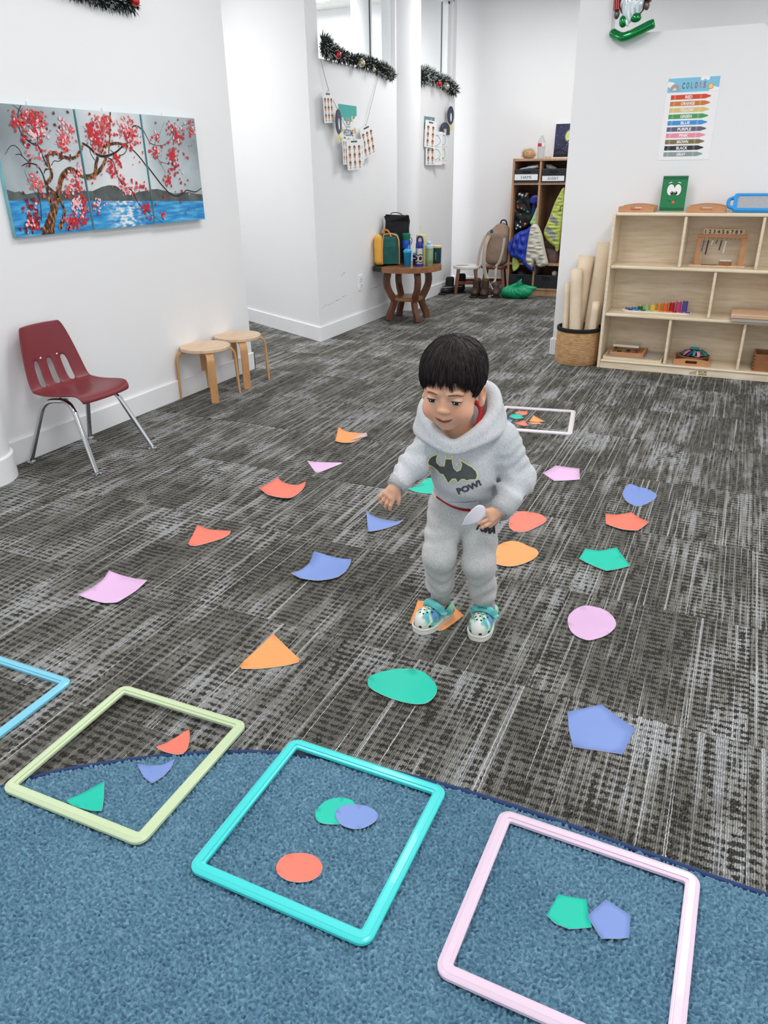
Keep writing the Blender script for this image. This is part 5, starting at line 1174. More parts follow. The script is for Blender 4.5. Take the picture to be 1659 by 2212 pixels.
CUBBY_SHAPES = {
'floral': (7.72, [(-2.12,0.965),(-2.04,0.969),(-1.992,0.925),(-1.968,0.844),(-1.953,0.762),(-1.957,0.687),(-1.99,0.645),(-2.061,0.611),(-2.134,0.601),(-2.144,0.693),(-2.133,0.802),(-2.129,0.892)]),
'cap': (7.70, [(-1.992,0.877),(-1.973,0.926),(-1.934,0.938),(-1.907,0.93),(-1.904,0.885),(-1.928,0.857),(-1.964,0.857)]),
'capstrip': (7.72, [(-1.96,0.86),(-1.929,0.86),(-1.931,0.762),(-1.959,0.712),(-1.968,0.778)]),
'green': (7.70, [(-1.905,0.845),(-1.891,0.722),(-1.901,0.673),(-1.931,0.656),(-1.974,0.68),(-1.958,0.713),(-1.931,0.779)]),
'puffer': (7.60, [(-1.933,0.662),(-1.984,0.628),(-2.046,0.611),(-2.107,0.56),(-2.167,0.482),(-2.154,0.415),(-2.114,0.364),(-2.03,0.35),(-1.99,0.3),(-1.961,0.275),(-1.903,0.234),(-1.878,0.269),(-1.936,0.319),(-1.955,0.395),(-1.946,0.521)]),
'cream': (7.60, [(-1.938,0.662),(-1.89,0.679),(-1.861,0.655),(-1.82,0.574),(-1.795,0.483),(-1.76,0.375),(-1.746,0.308),(-1.815,0.28),(-1.853,0.296),(-1.875,0.346),(-1.896,0.269),(-1.963,0.318),(-1.969,0.394),(-1.96,0.529)]),
'vest': (7.68, [(-1.657,1.013),(-1.645,0.926),(-1.644,0.767),(-1.652,0.563),(-1.659,0.438),(-1.69,0.428),(-1.702,0.47),(-1.754,0.502),(-1.822,0.584),(-1.802,0.667),(-1.773,0.749),(-1.739,0.862),(-1.695,0.958)]),
'band1': (7.68, [(-1.758,0.774),(-1.687,0.709),(-1.692,0.66),(-1.772,0.725)]),
'band2': (7.68, [(-1.785,0.667),(-1.694,0.587),(-1.702,0.528),(-1.807,0.618)]),
'pouch': (7.76, [(-1.817,0.443),(-1.769,0.461),(-1.677,0.43),(-1.666,0.362),(-1.675,0.311),(-1.756,0.299),(-1.787,0.341)]),
'scarf': (7.76, [(-1.831,0.502),(-1.792,0.52),(-1.726,0.479),(-1.715,0.454),(-1.768,0.449),(-1.819,0.46)]),
'lowvis': (7.64, [(-2.111,0.361),(-2.069,0.353),(-2.032,0.294),(-2.053,0.25),(-2.089,0.227),(-2.105,0.257)])}
def hang(key, name, label, m, depth, folds=0.0, lam=0.05, seed=1, edge=0.03, cat='jacket', ax=1.0, ay=1.0, dy=0.0):
    Y, pts = CUBBY_SHAPES[key]
    return tag(puff(name, [tuple(p) for p in spline(pts, 2, True)], depth, frame((0, Y+depth+dy, 0), (1, 0, 0), (0, 0, 1)), m, None, 0.006, edge, folds, lam, seed, ax, ay), label, cat)
def floral():
    m = bpy.data.materials.new('black_floral_cloth'); m.use_nodes = True; n = NT(m); co = n.coord()
    v = n.n.new('ShaderNodeTexVoronoi'); n.put(v.inputs['Vector'], n.vadd(n.vmul(co, (1, 0.2, 1)), n.comb(n.math('MULTIPLY', n.noise(co, 30.0), 0.03), 0.0, n.math('MULTIPLY', n.noise(co, 34.0), 0.03)))); v.inputs['Scale'].default_value = 26.0
    d = n.step(v.outputs['Distance'], 0.36, 0.28)
    c = n.ramp(n.sep(v.outputs['Color'])[0], [(0.0, rgb(18, 18, 20)), (0.42, rgb(40, 150, 130)), (0.55, rgb(150, 196, 202)), (0.68, rgb(206, 58, 40)), (0.80, rgb(214, 142, 90)), (0.90, rgb(214, 214, 210))], 'CONSTANT')
    n.put(n.bsdf.inputs['Base Color'], n.mix(d, rgb(12, 12, 14), c)); n.bsdf.inputs['Roughness'].default_value = 0.7; return m
hang('floral', 'jacket', 'black jacket with a colourful floral print hanging in the locker', floral(), 0.05, 0.012, 0.09, 2)
hang('capstrip', 'scarf', 'dark blue cloth hanging under the blue cap', mat('dark_blue_cloth', (30, 40, 110), 0.8), 0.02, 0.004, cat='cloth')
cp = hang('cap', 'cap', 'blue cap with a red and white edge hung on the locker divider', mat('royal_blue_cloth', (44, 60, 160), 0.7, bump=0.3), 0.035, 0.004, cat='cap')
MB().tube(spline([(-1.945, 7.692, 0.915), (-1.935, 7.688, 0.93), (-1.918, 7.688, 0.932), (-1.908, 7.692, 0.925)], 4), 0.003, 6).build('red_edge', mat('cap_edge', (206, 110, 110), 0.6), cp, smooth=60)
hang('green', 'towel', 'pale green cloth hanging above the puffer jacket', mat('pale_green_cloth', (170, 220, 150), 0.8, var=0.1, bump=0.3), 0.025, 0.006, 0.04, 5, cat='cloth', ax=2.0)
hang('lowvis', 'vest', 'lime and white cloth tip hanging below the puffer jacket', mat('lime_white_cloth', (186, 206, 110), 0.8, var=0.25, vscale=9), 0.015, 0.003, cat='cloth')
def puffer():
    t = thing('puffer_jacket', 'blue puffer jacket with a cream lining hanging out of the locker', 'jacket')
    bl = mat('royal_blue_nylon', (40, 66, 178), 0.45, var=0.12, vscale=12, bump=0.35, bscale=26)
    Y, p = CUBBY_SHAPES['puffer']; puff('shell', [tuple(q) for q in spline(p, 2, True)], 0.05, frame((0, Y+0.05, 0), (1, 0, 0), (0, 0, 1)), bl, t, 0.006, 0.05, 0.018, 0.075, 6, 0.7, 1.3)
    Y, p = CUBBY_SHAPES['cream']; puff('cream_lining', [tuple(q) for q in spline(p, 2, True)], 0.05, frame((0, Y+0.045, 0), (1, 0, 0), (0, 0, 1)), mat('cream_nylon', (214, 210, 196), 0.55, var=0.08, vscale=12, bump=0.4, bscale=30), t, 0.006, 0.035, 0.014, 0.06, 7, 2.0, 0.6)
    MB().tube(spline([(-2.09, 7.585, 0.57), (-2.10, 7.57, 0.48), (-2.115, 7.575, 0.40)], 4), 0.008, 6, flat=(1, 0.4)).build('black_strap', mat('black_webbing', (20, 22, 34), 0.7), t, smooth=60)
    MB().tube([(-1.96, 7.585, 0.315), (-1.925, 7.585, 0.275), (-1.893, 7.59, 0.262)], 0.006, 6).build('hem_binding', mat('navy_hem', (26, 34, 96), 0.6), t, smooth=60)
puffer()
def vest():
    t = thing('safety_vest', 'lime high visibility vest with grey reflective bands in the locker', 'vest')
    Y, p = CUBBY_SHAPES['vest']
    o = puff('vest_body', [tuple(q) for q in spline(p, 2, True)], 0.022, frame((0, Y+0.022, 0), (1, 0, 0), (0, 0, 1)), mat('lime_fleece', (190, 204, 108), 0.85, var=0.08, bump=0.5, bscale=160), t, 0.006, 0.03, 0.010, 0.07, 8, 2.0, 0.5)
    bvh = surface_bvh(o); M = frame((0, Y, 0), (1, 0, 0), (0, 0, 1))
    for k in ('band1', 'band2'): decal('reflective_band', [CUBBY_SHAPES[k][1][::-1]], M, bvh, mat('reflective_grey', (150, 154, 154), 0.35), t, 0.002, 0.012)
    MB().tube(spline([(-1.655, 7.683, 0.85), (-1.675, 7.675, 0.83), (-1.668, 7.678, 0.80), (-1.69, 7.676, 0.805)], 4), 0.003, 6).build('zip_pull', mat('black_cord', (20, 20, 22), 0.6), t, smooth=60)
vest()
hang('pouch', 'pouch', 'shiny mauve pouch lying on the lower locker shelf', mat('mauve_satin', (142, 116, 116), 0.35, var=0.08), 0.05, 0.006, 0.06, 3, 0.05, 'pouch')
hang('scarf', 'scarf', 'rumpled taupe scarf on top of the mauve pouch', mat('taupe_cloth', (104, 88, 86), 0.8, var=0.2, bump=0.4), 0.03, 0.010, 0.03, 4, 0.02, 'scarf')
def red_thing():
    tag(puff('red_bag', [(-1.63, 1.06), (-1.56, 1.06), (-1.56, 1.17), (-1.625, 1.18)], 0.04, frame((0, 7.73, 0), (1, 0, 0), (0, 0, 1)), mat('red_cloth', (176, 28, 34), 0.7), None, 0.008, 0.02), 'red cloth bag in the locker compartment beside the wall end', 'bag')
red_thing()

def pom():
    t = thing('fur_ball', 'fluffy beige fur ball lying on top of the lockers', 'ball', (-2.053, 7.82, 1.2565))
    m = [mat('beige_fur', (206, 172, 132), 0.9), mat('light_fur', (228, 202, 168), 0.9), mat('dark_fur', (170, 132, 96), 0.9)]
    MB().ball((0, 0, 0.042), (0.062, 0.05, 0.040), 16, 10).build('core', m[0], t, smooth=180)
    rs = random.Random(2); mb = MB()
    for _ in range(900):
        d = Vector((rs.gauss(0, 1), rs.gauss(0, 1), rs.gauss(0, 1))).normalized()
        b = Vector((d.x*0.06, d.y*0.048, 0.042+d.z*0.038)); e = b+(d+Vector((rs.gauss(0, 0.5), rs.gauss(0, 0.5), rs.gauss(0, 0.5))))*rs.uniform(0.012, 0.026); e.z = max(e.z, 0.001)
        s = d.orthogonal().normalized()*0.0013; mb.slot(rs.choice([0, 0, 1, 1, 2])).add([b-s, b+s, e], [(0, 1, 2)])
    stuff(mb.build('fur', m, t))
pom()
def water_bottle():
    t = thing('water_bottle', 'clear plastic water bottle with a red and white label on the lockers', 'bottle', (-1.917, 7.76, 1.2565))
    pm = mat('clear_bottle_plastic', (226, 232, 234), 0.08, trans=0.75, ior=1.2)
    lathe_part(t, 'body', [(0.030, 0), (0.034, 0.006), (0.031, 0.018), (0.034, 0.03), (0.031, 0.042), (0.034, 0.054), (0.031, 0.066), (0.034, 0.078), (0.036, 0.10), (0.036, 0.135), (0.034, 0.15), (0.022, 0.172), (0.013, 0.184), (0.013, 0.190)], pm)
    lathe_part(t, 'cap', [(0.0145, 0.188), (0.015, 0.19), (0.015, 0.203), (0.013, 0.205)], mat('white_cap', (226, 228, 230), 0.4))
    lathe_part(t, 'label_band', [(0.0365, 0.104), (0.0368, 0.106), (0.0368, 0.132), (0.0365, 0.134)], mat('white_label', (232, 230, 230), 0.4))
    mb = MB(); pts = []
    for j in range(7):
        a = math.radians(-150+75*j/6); pts.append((0.0373*math.cos(a), 0.0373*math.sin(a)))
    mb.add([(x, y, 0.105) for x, y in pts]+[(x, y, 0.133) for x, y in pts], [(j, j+1, 8+j, 7+j) for j in range(6)]).build('red_print', mat('red_print', (196, 40, 62), 0.4), t)
water_bottle()
t = thing('tape_roll', 'small beige tape roll beside the water bottle', 'tape', (-1.845, 7.75, 1.2565))
mb = MB(); mb.lathe([(0.026, 0), (0.026, 0.018), (0.016, 0.018), (0.016, 0), (0.026, 0)], 24, (0, 0, 0), False, False); mb.build('roll', mat('beige_tape', (206, 180, 150), 0.5), t, smooth=40)
def moon_art():
    t = thing('moon_painting', 'canvas painting of a full moon behind a dark branch', 'painting', (-1.735, 7.975, 1.2565), 0, rot=(-0.10, 0, 0))
    sky = mat('night_sky_paint', (38, 42, 78), 0.5, var=0.5, vscale=9)
    MB().box(-0.115, 0.115, 0.0, 0.016, 0.0, 0.305).build('canvas', mat('canvas_edge', (226, 224, 222), 0.6), t)
    MB().box(-0.113, 0.113, -0.0006, 0.0002, 0.014, 0.304).build('night_sky', sky, t)
    F = lambda d: frame((0, -d, 0), (1, 0, 0), (0, 0, 1))
    MB().flat(circ(0.045, 0.195, 0.066, n=32), F(0.0010)).build('moon_glow', mat('moon_halo', (96, 110, 130), 0.5), t)
    MB().flat(circ(0.045, 0.195, 0.056, n=32), F(0.0014)).build('moon', mat('moon_green', (206, 214, 140), 0.5, var=0.15, vscale=20), t)
    bm_ = MB(); dk = mat('branch_black', (12, 12, 20), 0.6)
    for p in ([(-0.11, 0.055, 0.004), (-0.05, 0.09, 0.005), (0.0, 0.14, 0.006), (0.045, 0.175, 0.006), (0.05, 0.21, 0.004)], [(-0.113, 0.075, 0.004), (-0.04, 0.075, 0.006), (0.03, 0.05, 0.006), (0.11, 0.06, 0.004)], [(-0.113, 0.03, 0.01), (0.0, 0.028, 0.012), (0.113, 0.03, 0.012)]):
        P = spline(p, 4)
        for k in range(len(P)-1):
            (x0, z0, w0), (x1, z1, w1) = P[k], P[k+1]; bm_.add([F(0.0018) @ Vector(q) for q in ((x0, z0-w0, 0), (x1, z1-w1, 0), (x1, z1+w1, 0), (x0, z0+w0, 0))], [(0, 1, 2, 3)])
    stuff(bm_.build('painted_branch', dk, t))
    rs = random.Random(4); st = MB()
    for _ in range(26):
        x, z = rs.uniform(-0.105, 0.105), rs.uniform(0.05, 0.295)
        if math.hypot(x-0.045, z-0.195) > 0.07: st.flat(circ(x, z, 0.0022, n=6), F(0.0012))
    stuff(st.build('painted_stars', mat('star_white', (224, 226, 236), 0.5), t))
moon_art()

# ---- strings of cards on the corner wall
M_CARD = mat('white_card', (240, 241, 243), 0.5); M_STRING = mat('grey_twine', (176, 172, 166), 0.8)
M_TAN = mat('print_tan', (206, 158, 124), 0.6); M_BRN = mat('print_brown', (120, 76, 56), 0.6); M_INK = mat('print_ink', (60, 60, 66), 0.6)
def twine(label, pts):
    o = MB().tube(spline(pts, 5), 0.0022, 6).build('twine', M_STRING, smooth=60); tag(o, label, 'string', 'twines under the sills'); return o
twine('twine drooping from the bauble garland to the first cards', [(-2.80, 5.085, 1.862), (-2.795, 5.169, 1.694), (-2.79, 5.30, 1.56), (-2.785, 5.456, 1.417)])
twine('twine rising from the tilted card to the bauble garland', [(-2.79, 5.75, 1.501), (-2.795, 5.88, 1.68), (-2.80, 6.016, 1.862)])
twine('twine hanging from the garland beyond the column', [(-2.80, 7.61, 1.855), (-2.795, 7.565, 1.75), (-2.79, 7.50, 1.62), (-2.785, 7.38, 1.54)])
def card(name, label, y, z, w, h, yaw=0.0, roll=0.0, x=-2.785, cols=3, rows=3, icons=True, title=True, group='feelings cards on the twine'):
    """hanging card; y, z = its centre; yaw turns it away from the wall, roll turns it in its own plane"""
    ex = Vector((math.sin(yaw), math.cos(yaw), 0)); M = frame((x, y, z), ex, (0, 0, 1)) @ Matrix.Rotation(roll, 4, 'Z')
    o = bpy.data.objects.new(name, None); COL.objects.link(o); o.matrix_world = M; tag(o, label, 'card', group)
    MB().box(-w/2, w/2, -h/2, h/2, -0.0006, 0.0006).build('sheet', M_CARD, o)
    a, b, c = MB(), MB(), MB(); dx, dz = w/(cols+0.2), (h*0.76)/rows
    if icons:
        for i in range(cols):
            for j in range(rows):
                cx = (i-(cols-1)/2)*dx; cz = h*0.30-j*dz-dz*0.35; r = min(dx, dz)*0.30
                a.flat([(cx+r*math.cos(q), cz+r*1.15*math.sin(q), 0.0010) for q in [2*PI*k/12 for k in range(12)]])
                a.flat([(cx-r*0.6, cz-r*1.7, 0.0010), (cx+r*0.6, cz-r*1.7, 0.0010), (cx+r*0.2, cz-r*0.9, 0.0010), (cx-r*0.2, cz-r*0.9, 0.0010)])
                b.flat([(cx+r*1.02*math.cos(q), cz+r*(0.25+0.95*math.sin(q)), 0.0013) for q in [PI*k/8 for k in range(9)]])
                c.box(cx-r*0.4, cx+r*0.4, cz-r*0.45, cz-r*0.3, 0.001, 0.0014).box(cx-r*0.9, cx+r*0.9, cz-r*2.05, cz-r*1.9, 0.0008, 0.0011)
        stuff(a.build('printed_faces', M_TAN, o)); stuff(b.build('printed_hair', M_BRN, o))
    if title: c.box(-w*0.2, w*0.2, h*0.40, h*0.45, 0.0008, 0.0011)
    c.box(-w*0.46, w*0.46, -h*0.425, -h*0.422, 0.0008, 0.0011)
    stuff(c.build('printed_lines', M_INK, o))
    MB().box(-0.004, 0.004, h/2-0.012, h/2+0.010, -0.003, 0.003).build('peg', mat('clear_peg', (214, 214, 210), 0.3), o)
    return o
card('feelings_card', 'narrow feelings card turned edge-on at the start of the twine', 5.125, 1.578, 0.15, 0.19, -0.02, 0.05, -2.776)
card('feelings_card', 'feelings card hanging square at the bottom of the twine', 5.485, 1.287, 0.205, 0.205, 0.12, 0.05, -2.765)
card('feelings_card', 'tilted feelings card at the rising end of the twine', 5.735, 1.385, 0.19, 0.215, 0.10, 0.26, -2.772)
card('feelings_card', 'feelings card seen nearly edge-on behind the square one', 5.345, 1.315, 0.13, 0.19, -0.22, 0.0, -2.772, 2, 3)
card('feelings_strip', 'bottle-shaped strip of three round faces behind the square card', 5.625, 1.305, 0.075, 0.15, 0.1, 0.0, -2.776, 1, 3, True, False)
card('feelings_card', 'feelings card beside the column, below the far twine', 7.05, 1.47, 0.16, 0.22, 0.3, -0.08, -2.775, 2, 3)
card('picture_sheet', 'card of small brown pictures under the far twine', 7.08, 1.30, 0.17, 0.17, 0.15, 0.0, -2.785, 2, 2)
def oval(label, y, z, yaw, tagged=True):
    ex = Vector((math.sin(yaw), math.cos(yaw), 0)); M = frame((-2.768, y, z), ex, (0, 0, 1))
    o = bpy.data.objects.new('oval_ornament', None); COL.objects.link(o); o.matrix_world = M; tag(o, label, 'ornament', 'oval ornaments on the twine')
    m = mat('navy_speckled_print', (40, 48, 74), 0.4, var=0.7, vscale=70)
    MB().prism([(q[0], q[1]) for q in circ(0, 0, 0.055, 0.078, 24)], 0.006).build('oval', m, o)
    MB().flat([(x, yy, 0.0066) for x, yy in spline([(-0.004, -0.05), (0.014, -0.045), (0.016, -0.01), (0.006, 0.02), (-0.008, 0.015), (-0.014, -0.02)], 3, True)]).build('white_figure', mat('ornament_white', (226, 230, 236), 0.5), o)
    MB().box(-0.01, 0.04, -0.13, -0.07, -0.002, 0.0, Matrix.Rotation(0.5, 3, 'Z')).build('yellow_tag', mat('yellow_tag', (232, 220, 150), 0.6), o)
oval('navy oval ornament with a yellow tag between the first two cards', 5.245, 1.495, -0.12)
oval('navy oval ornament with a yellow tag on the far twine', 7.55, 1.645, 0.2)
o = MB(); M = frame((-2.78, 7.44, 1.527), (0.2, 1, 0), (0, 0, 1))
arch = circ(0, 0, 0.085, 0.055, 12, 0, PI, True)+[(-0.085, -0.05), (-0.03, -0.05), (-0.03, 0.0), (0.03, 0.0), (0.03, -0.05), (0.085, -0.05)]
o.prism(arch, 0.003, M); tag(o.build('arch_ornament', mat('navy_speckled_print', (40, 48, 74), 0.4)), 'navy arch-shaped paper ornament under the oval one', 'ornament')
def welcome():
    t = thing('welcome_poster', 'poster with a teal sky header reading All feelings are welcome here', 'poster', (WALLX+0.001, 5.487, 1.43))
    F = lambda d: frame((d, 0, 0), (0, 1, 0), (0, 0, 1)); w, h = 0.29, 0.37
    MB().prism([(-w/2, -h/2), (w/2, -h/2), (w/2, h/2), (-w/2, h/2)], 0.001, F(0)).build('sheet', M_CARD, t)
    te = [(-w/2, h/2), (-w/2, h*0.30), (-w*0.38, h*0.26), (-w*0.30, h*0.20), (-w*0.15, h*0.17), (0.0, h*0.14), (w*0.15, h*0.17), (w*0.30, h*0.20), (w*0.40, h*0.26), (w/2, h*0.30), (w/2, h/2)]
    MB().flat(te[::-1][::-1], F(0.0014)).build('teal_sky', mat('teal_print', (72, 176, 168), 0.5), t)
    cl = MB()
    for x, z, r in ((-0.13, 0.085, 0.03), (-0.095, 0.07, 0.032), (-0.055, 0.055, 0.026), (0.055, 0.055, 0.026), (0.10, 0.07, 0.03), (0.135, 0.09, 0.03)): cl.flat(circ(x, z, r, n=14), F(0.0017+0.00005*x))
    stuff(cl.build('clouds', M_CARD, t))
    rb = MB()
    for i, r in enumerate((0.036, 0.030, 0.024, 0.018)): rb.slot(i).flat(circ(0.0, 0.06, r, r*1.25, 14, 0, PI, True), F(0.0019+0.0002*i))
    rb.build('rainbow', [mat('rainbow_tan', (196, 160, 140), 0.6), mat('rainbow_grey', (150, 160, 166), 0.6), mat('rainbow_rose', (206, 130, 124), 0.6), mat('rainbow_white', (222, 218, 214), 0.6)], t)
    for x, z in ((-0.108, 0.022), (0.108, 0.020)): MB().flat(circ(x, z, 0.018, 0.021, 14), F(0.0014)).build('face_icon', mat('print_gold', (222, 176, 108), 0.6), t)
    MB().flat(circ(0.066, 0.10, 0.012, 0.02, 12), F(0.0021)).build('balloon_icon', mat('print_cream', (236, 210, 160), 0.6), t)
    tx = MB(); put_text(tx, 'ALL FEELINGS ARE', 0.012, F(0.0014) @ Matrix.Translation((0, 0.044, 0)), fit=0.13); put_text(tx, 'WELCOME', 0.042, F(0.0014) @ Matrix.Translation((0, 0.004, 0)), bold=0.0016, fit=0.165); put_text(tx, 'HERE', 0.018, F(0.0014) @ Matrix.Translation((0, -0.04, 0)), fit=0.045)
    tx.build('lettering', mat('slate_print', (66, 96, 110), 0.6), t)
    ln = MB()
    for s in (-1, 1): ln.flat([(s*0.035-0.0, -0.041), (s*0.115, -0.041), (s*0.115, -0.038), (s*0.035, -0.038)][::s], F(0.0014))
    ln.build('rule', mat('rule_brown', (190, 120, 90), 0.6), t)
    for i, c in enumerate(((150, 92, 60), (214, 92, 88), (222, 150, 62))): MB().flat(circ(-0.055+0.058*i, -0.09, 0.017, 0.024, 14), F(0.0014)).build('face_icon', mat('welcome_face_%d' % i, c, 0.6), t)
welcome()
def far_sheets():
    t = thing('teal_poster', 'small poster with a teal header beyond the column', 'poster', (WALLX+0.001, 7.12, 1.53)); F = lambda d: frame((d, 0, 0), (0, 1, 0), (0, 0, 1))
    MB().prism([(-0.13, -0.17), (0.13, -0.17), (0.13, 0.085), (-0.13, 0.085)], 0.001, F(0)).build('sheet', M_CARD, t)
    MB().flat([(-0.13, -0.02), (0.13, -0.02), (0.13, 0.085), (-0.13, 0.085)], F(0.0014)).build('teal_header', mat('dull_teal_print', (104, 150, 146), 0.5), t)
    MB().flat([(0.03, -0.005), (0.1, -0.005), (0.1, 0.02), (0.06, 0.045), (0.04, 0.03)], F(0.0018)).build('white_icon', M_CARD, t)
    for k, (lab, y, z, w, h, yaw, x) in enumerate((('colouring sheet with a blue animal and a green tree', 7.375, 1.36, 0.30, 0.27, 0.05, -2.785), ('colouring sheet hanging edge-on beside the green tree sheet', 7.20, 1.355, 0.14, 0.28, 0.6, -2.775))):
        M = frame((x, y, z), (math.sin(yaw), math.cos(yaw), 0), (0, 0, 1)); o = bpy.data.objects.new('colouring_sheet', None); COL.objects.link(o); o.matrix_world = M; tag(o, lab, 'drawing', 'colouring sheets on the far twine')
        MB().box(-w/2, w/2, -h/2, h/2, -0.0006, 0.0006).build('sheet', M_CARD, o)
        def blob(cx, cy, r, m, nm):
            rs = random.Random(int(cx*999)); ring = [(cx+r*(0.75+0.35*rs.random())*math.cos(q), cy+r*(0.75+0.35*rs.random())*math.sin(q)) for q in [2*PI*i/12 for i in range(12)]]
            MB().tube([(p[0], p[1], 0.0015) for p in spline(ring, 3, True)], 0.0022, 5, closed=True).build(nm, m, o)
        blob(0.04 if k == 0 else 0, 0.07, 0.045, mat('crayon_blue', (110, 178, 206), 0.7), 'blue_drawing'); blob(0.04 if k == 0 else 0, -0.045, 0.045, mat('crayon_green', (120, 178, 110), 0.7), 'tree_drawing')
        MB().box(0.034, 0.046, -0.10, -0.085, 0.0008, 0.0016).build('trunk_drawing', mat('crayon_green', (120, 178, 110), 0.7), o)
        gl = MB()
        for zz in (0.115, 0.012, -0.105): gl.box(-w*0.46, w*0.46, zz-0.0012, zz+0.0012, 0.0006, 0.0011)
        gl.build('sheet_lines', mat('print_grey', (176, 180, 184), 0.6), o)
far_sheets()
# ================================================================== RIGHT SIDE: OPEN SHELF, ITS TOYS, BASKET, POSTER
def ply():
    m = bpy.data.materials.new('pale_birch_ply'); m.use_nodes = True; t = NT(m); b = t.bsdf; co = t.coord()
    w = t.noise(t.vmul(co, (2.2, 6.0, 7.0)), 1.0, 2.0, 0.5, 1.6)
    r = t.math('SINE', t.math('MULTIPLY', w, 34.0)); g = t.noise(t.vmul(co, (6, 60, 60)), 1.0, 3.0)
    f = t.math('ADD', t.math('MULTIPLY', r, 0.045), g)
    t.put(b.inputs['Base Color'], t.ramp(f, [(0.25, rgb(220, 200, 170)), (0.5, rgb(232, 216, 190)), (0.75, rgb(240, 228, 206))])); b.inputs['Roughness'].default_value = 0.4; b.inputs['Coat Weight'].default_value = 0.15
    return m
M_PLY = ply(); M_PLYEDGE = wood('birch_edge', (232, 218, 194), (214, 194, 164), 0.45, (3, 60, 60))
SX, SY = -0.745, 4.87; SD = 0.255
def shelf():
    t = thing('open_shelf', 'birch plywood open shelf unit with staggered dividers against the wall', 'shelf', (SX, SY, 0))
    Wd = 1.22; th = 0.018
    def bx(nm, x0, x1, y0, y1, z0, z1, m=M_PLY, bv=0.005): return MB().box(x0, x1, y0, y1, z0, z1).build(nm, m, t, bevel=bv, bseg=2)
    bx('side_panel', 0, th, 0, SD, 0, 0.928); bx('side_panel', Wd-th, Wd, 0, SD, 0, 0.928)
    bx('top_panel', th+0.0005, Wd-th-0.0005, 0.002, SD, 0.914, 0.932)
    bx('back_panel', th+0.0005, Wd-th-0.0005, SD-0.008, SD-0.001, 0.05, 0.9135, M_PLY, 0.0)
    bx('shelf_board', th+0.0005, Wd-th-0.0005, 0.002, SD-0.0085, 0.614, 0.632); bx('shelf_board', th+0.0005, Wd-th-0.0005, 0.002, SD-0.0085, 0.328, 0.346)
    bx('bottom_board', th+0.0005, Wd-th-0.0005, 0.002, SD-0.0085, 0.040, 0.053)
    base = bx('kick_board', th+0.0005, Wd-th-0.0005, 0.008, 0.024, 0.0, 0.0395, M_PLY, 0.001)
    for x, z0, z1 in ((-0.334, 0.6325, 0.9135), (0.076, 0.6325, 0.9135), (-0.129, 0.3465, 0.6135), (0.28, 0.3465, 0.6135), (-0.337, 0.0535, 0.3275), (0.079, 0.0535, 0.3275)):
        bx('divider', x-SX-0.008, x-SX+0.008, 0.006, SD-0.009, z0, z1, M_PLY, 0.005)
    lg = MB(); F = lambda d: frame((0, 0.008-d, 0), (1, 0, 0), (0, 0, 1)); x0 = -0.181-SX
    for k in range(5):
        xx = x0+0.008*k; hh = 0.010+0.0022*k
        lg.flat(circ(xx+0.0015*k*0.5, 0.008+hh+0.003, 0.0022, n=8), F(0.0006)); lg.flat([(xx-0.0018, 0.008), (xx+0.0018, 0.008), (xx+0.0018+0.0006*k, 0.008+hh), (xx-0.0018+0.0006*k, 0.008+hh)], F(0.0006))
    put_text(lg, 'ECR', 0.012, F(0.0006) @ Matrix.Translation((x0+0.072, 0.0275, 0)), bold=0.0006, fit=0.05); put_text(lg, '4KIDS', 0.008, F(0.0006) @ Matrix.Translation((x0+0.072, 0.0125, 0)), bold=0.0006, fit=0.05)
    stuff(lg.build('maker_mark', mat('brown_print', (120, 92, 62), 0.6), base))
shelf()
M_TRAYW = wood('beech_tray', (206, 152, 108), (184, 128, 86), 0.4, (8, 30, 30)); M_TRAYD = wood('walnut_box', (158, 106, 66), (124, 78, 46), 0.45, (10, 30, 30))
def handle_panel(w, h, rise, slot_w, slot_h):
    """panel outline with an arched top and an oblong hand hole, cut open by a slit"""
    top = [(w/2-w*i/10, h+rise*math.sin(PI*i/10)) for i in range(11)]
    c = (h+rise)*0.5; hole = rrect(-slot_w/2, slot_w/2, c-slot_h/2, c+slot_h/2, slot_h*0.49, 4)
    hole = hole[::-1]
    k = max(range(len(hole)), key=lambda i: -hole[i][1]-abs(hole[i][0])*0.01); hole = hole[k:]+hole[:k]
    return [(-w/2, 0), (hole[0][0]-0.0001, 0), (hole[0][0]-0.0001, hole[0][1])]+hole[1:]+[(hole[0][0]+0.0001, hole[0][1]), (hole[0][0]+0.0001, 0), (w/2, 0)]+top
def tray(label, x, y, z, w, d, h=0.030, rise=0.014, rz=0.0, m=M_TRAYW, handles_front=True):
    t = thing('wooden_tray', label, 'tray', (x, y, z), rz, 'small wooden activity trays')
    MB().box(-w/2+0.006, w/2-0.006, 0.006, d-0.006, 0.0, 0.005).build('base', m, t)
    p = handle_panel(w, h, rise, w*0.34, 0.017) if handles_front else handle_panel(d, h, rise, d*0.34, 0.017)
    for s in (0, 1):
        if handles_front:
            MB().prism(p, 0.007, frame((0, 0.007 if s == 0 else d, 0), (1, 0, 0), (0, 0, 1))).build('handle_panel', m, t)
            MB().box(-w/2 if s == 0 else w/2-0.007, -w/2+0.007 if s == 0 else w/2, 0.0075, d-0.0075, 0, h-0.004).build('side_rail', m, t)
        else:
            MB().prism(p, 0.007, frame((w/2-0.007 if s == 0 else -w/2, d/2, 0), (0, 1, 0), (0, 0, 1))).build('handle_panel', m, t)
            MB().box(-w/2+0.0075, w/2-0.0075, 0 if s == 0 else d-0.007, 0.007 if s == 0 else d, 0, h-0.004).build('side_rail', m, t)
    return t
ST = 0.9325
tray('wooden tray with a red pencil on the shelf top, at its end', -0.620, 4.893, ST, 0.200, 0.20, 0.030, 0.012)
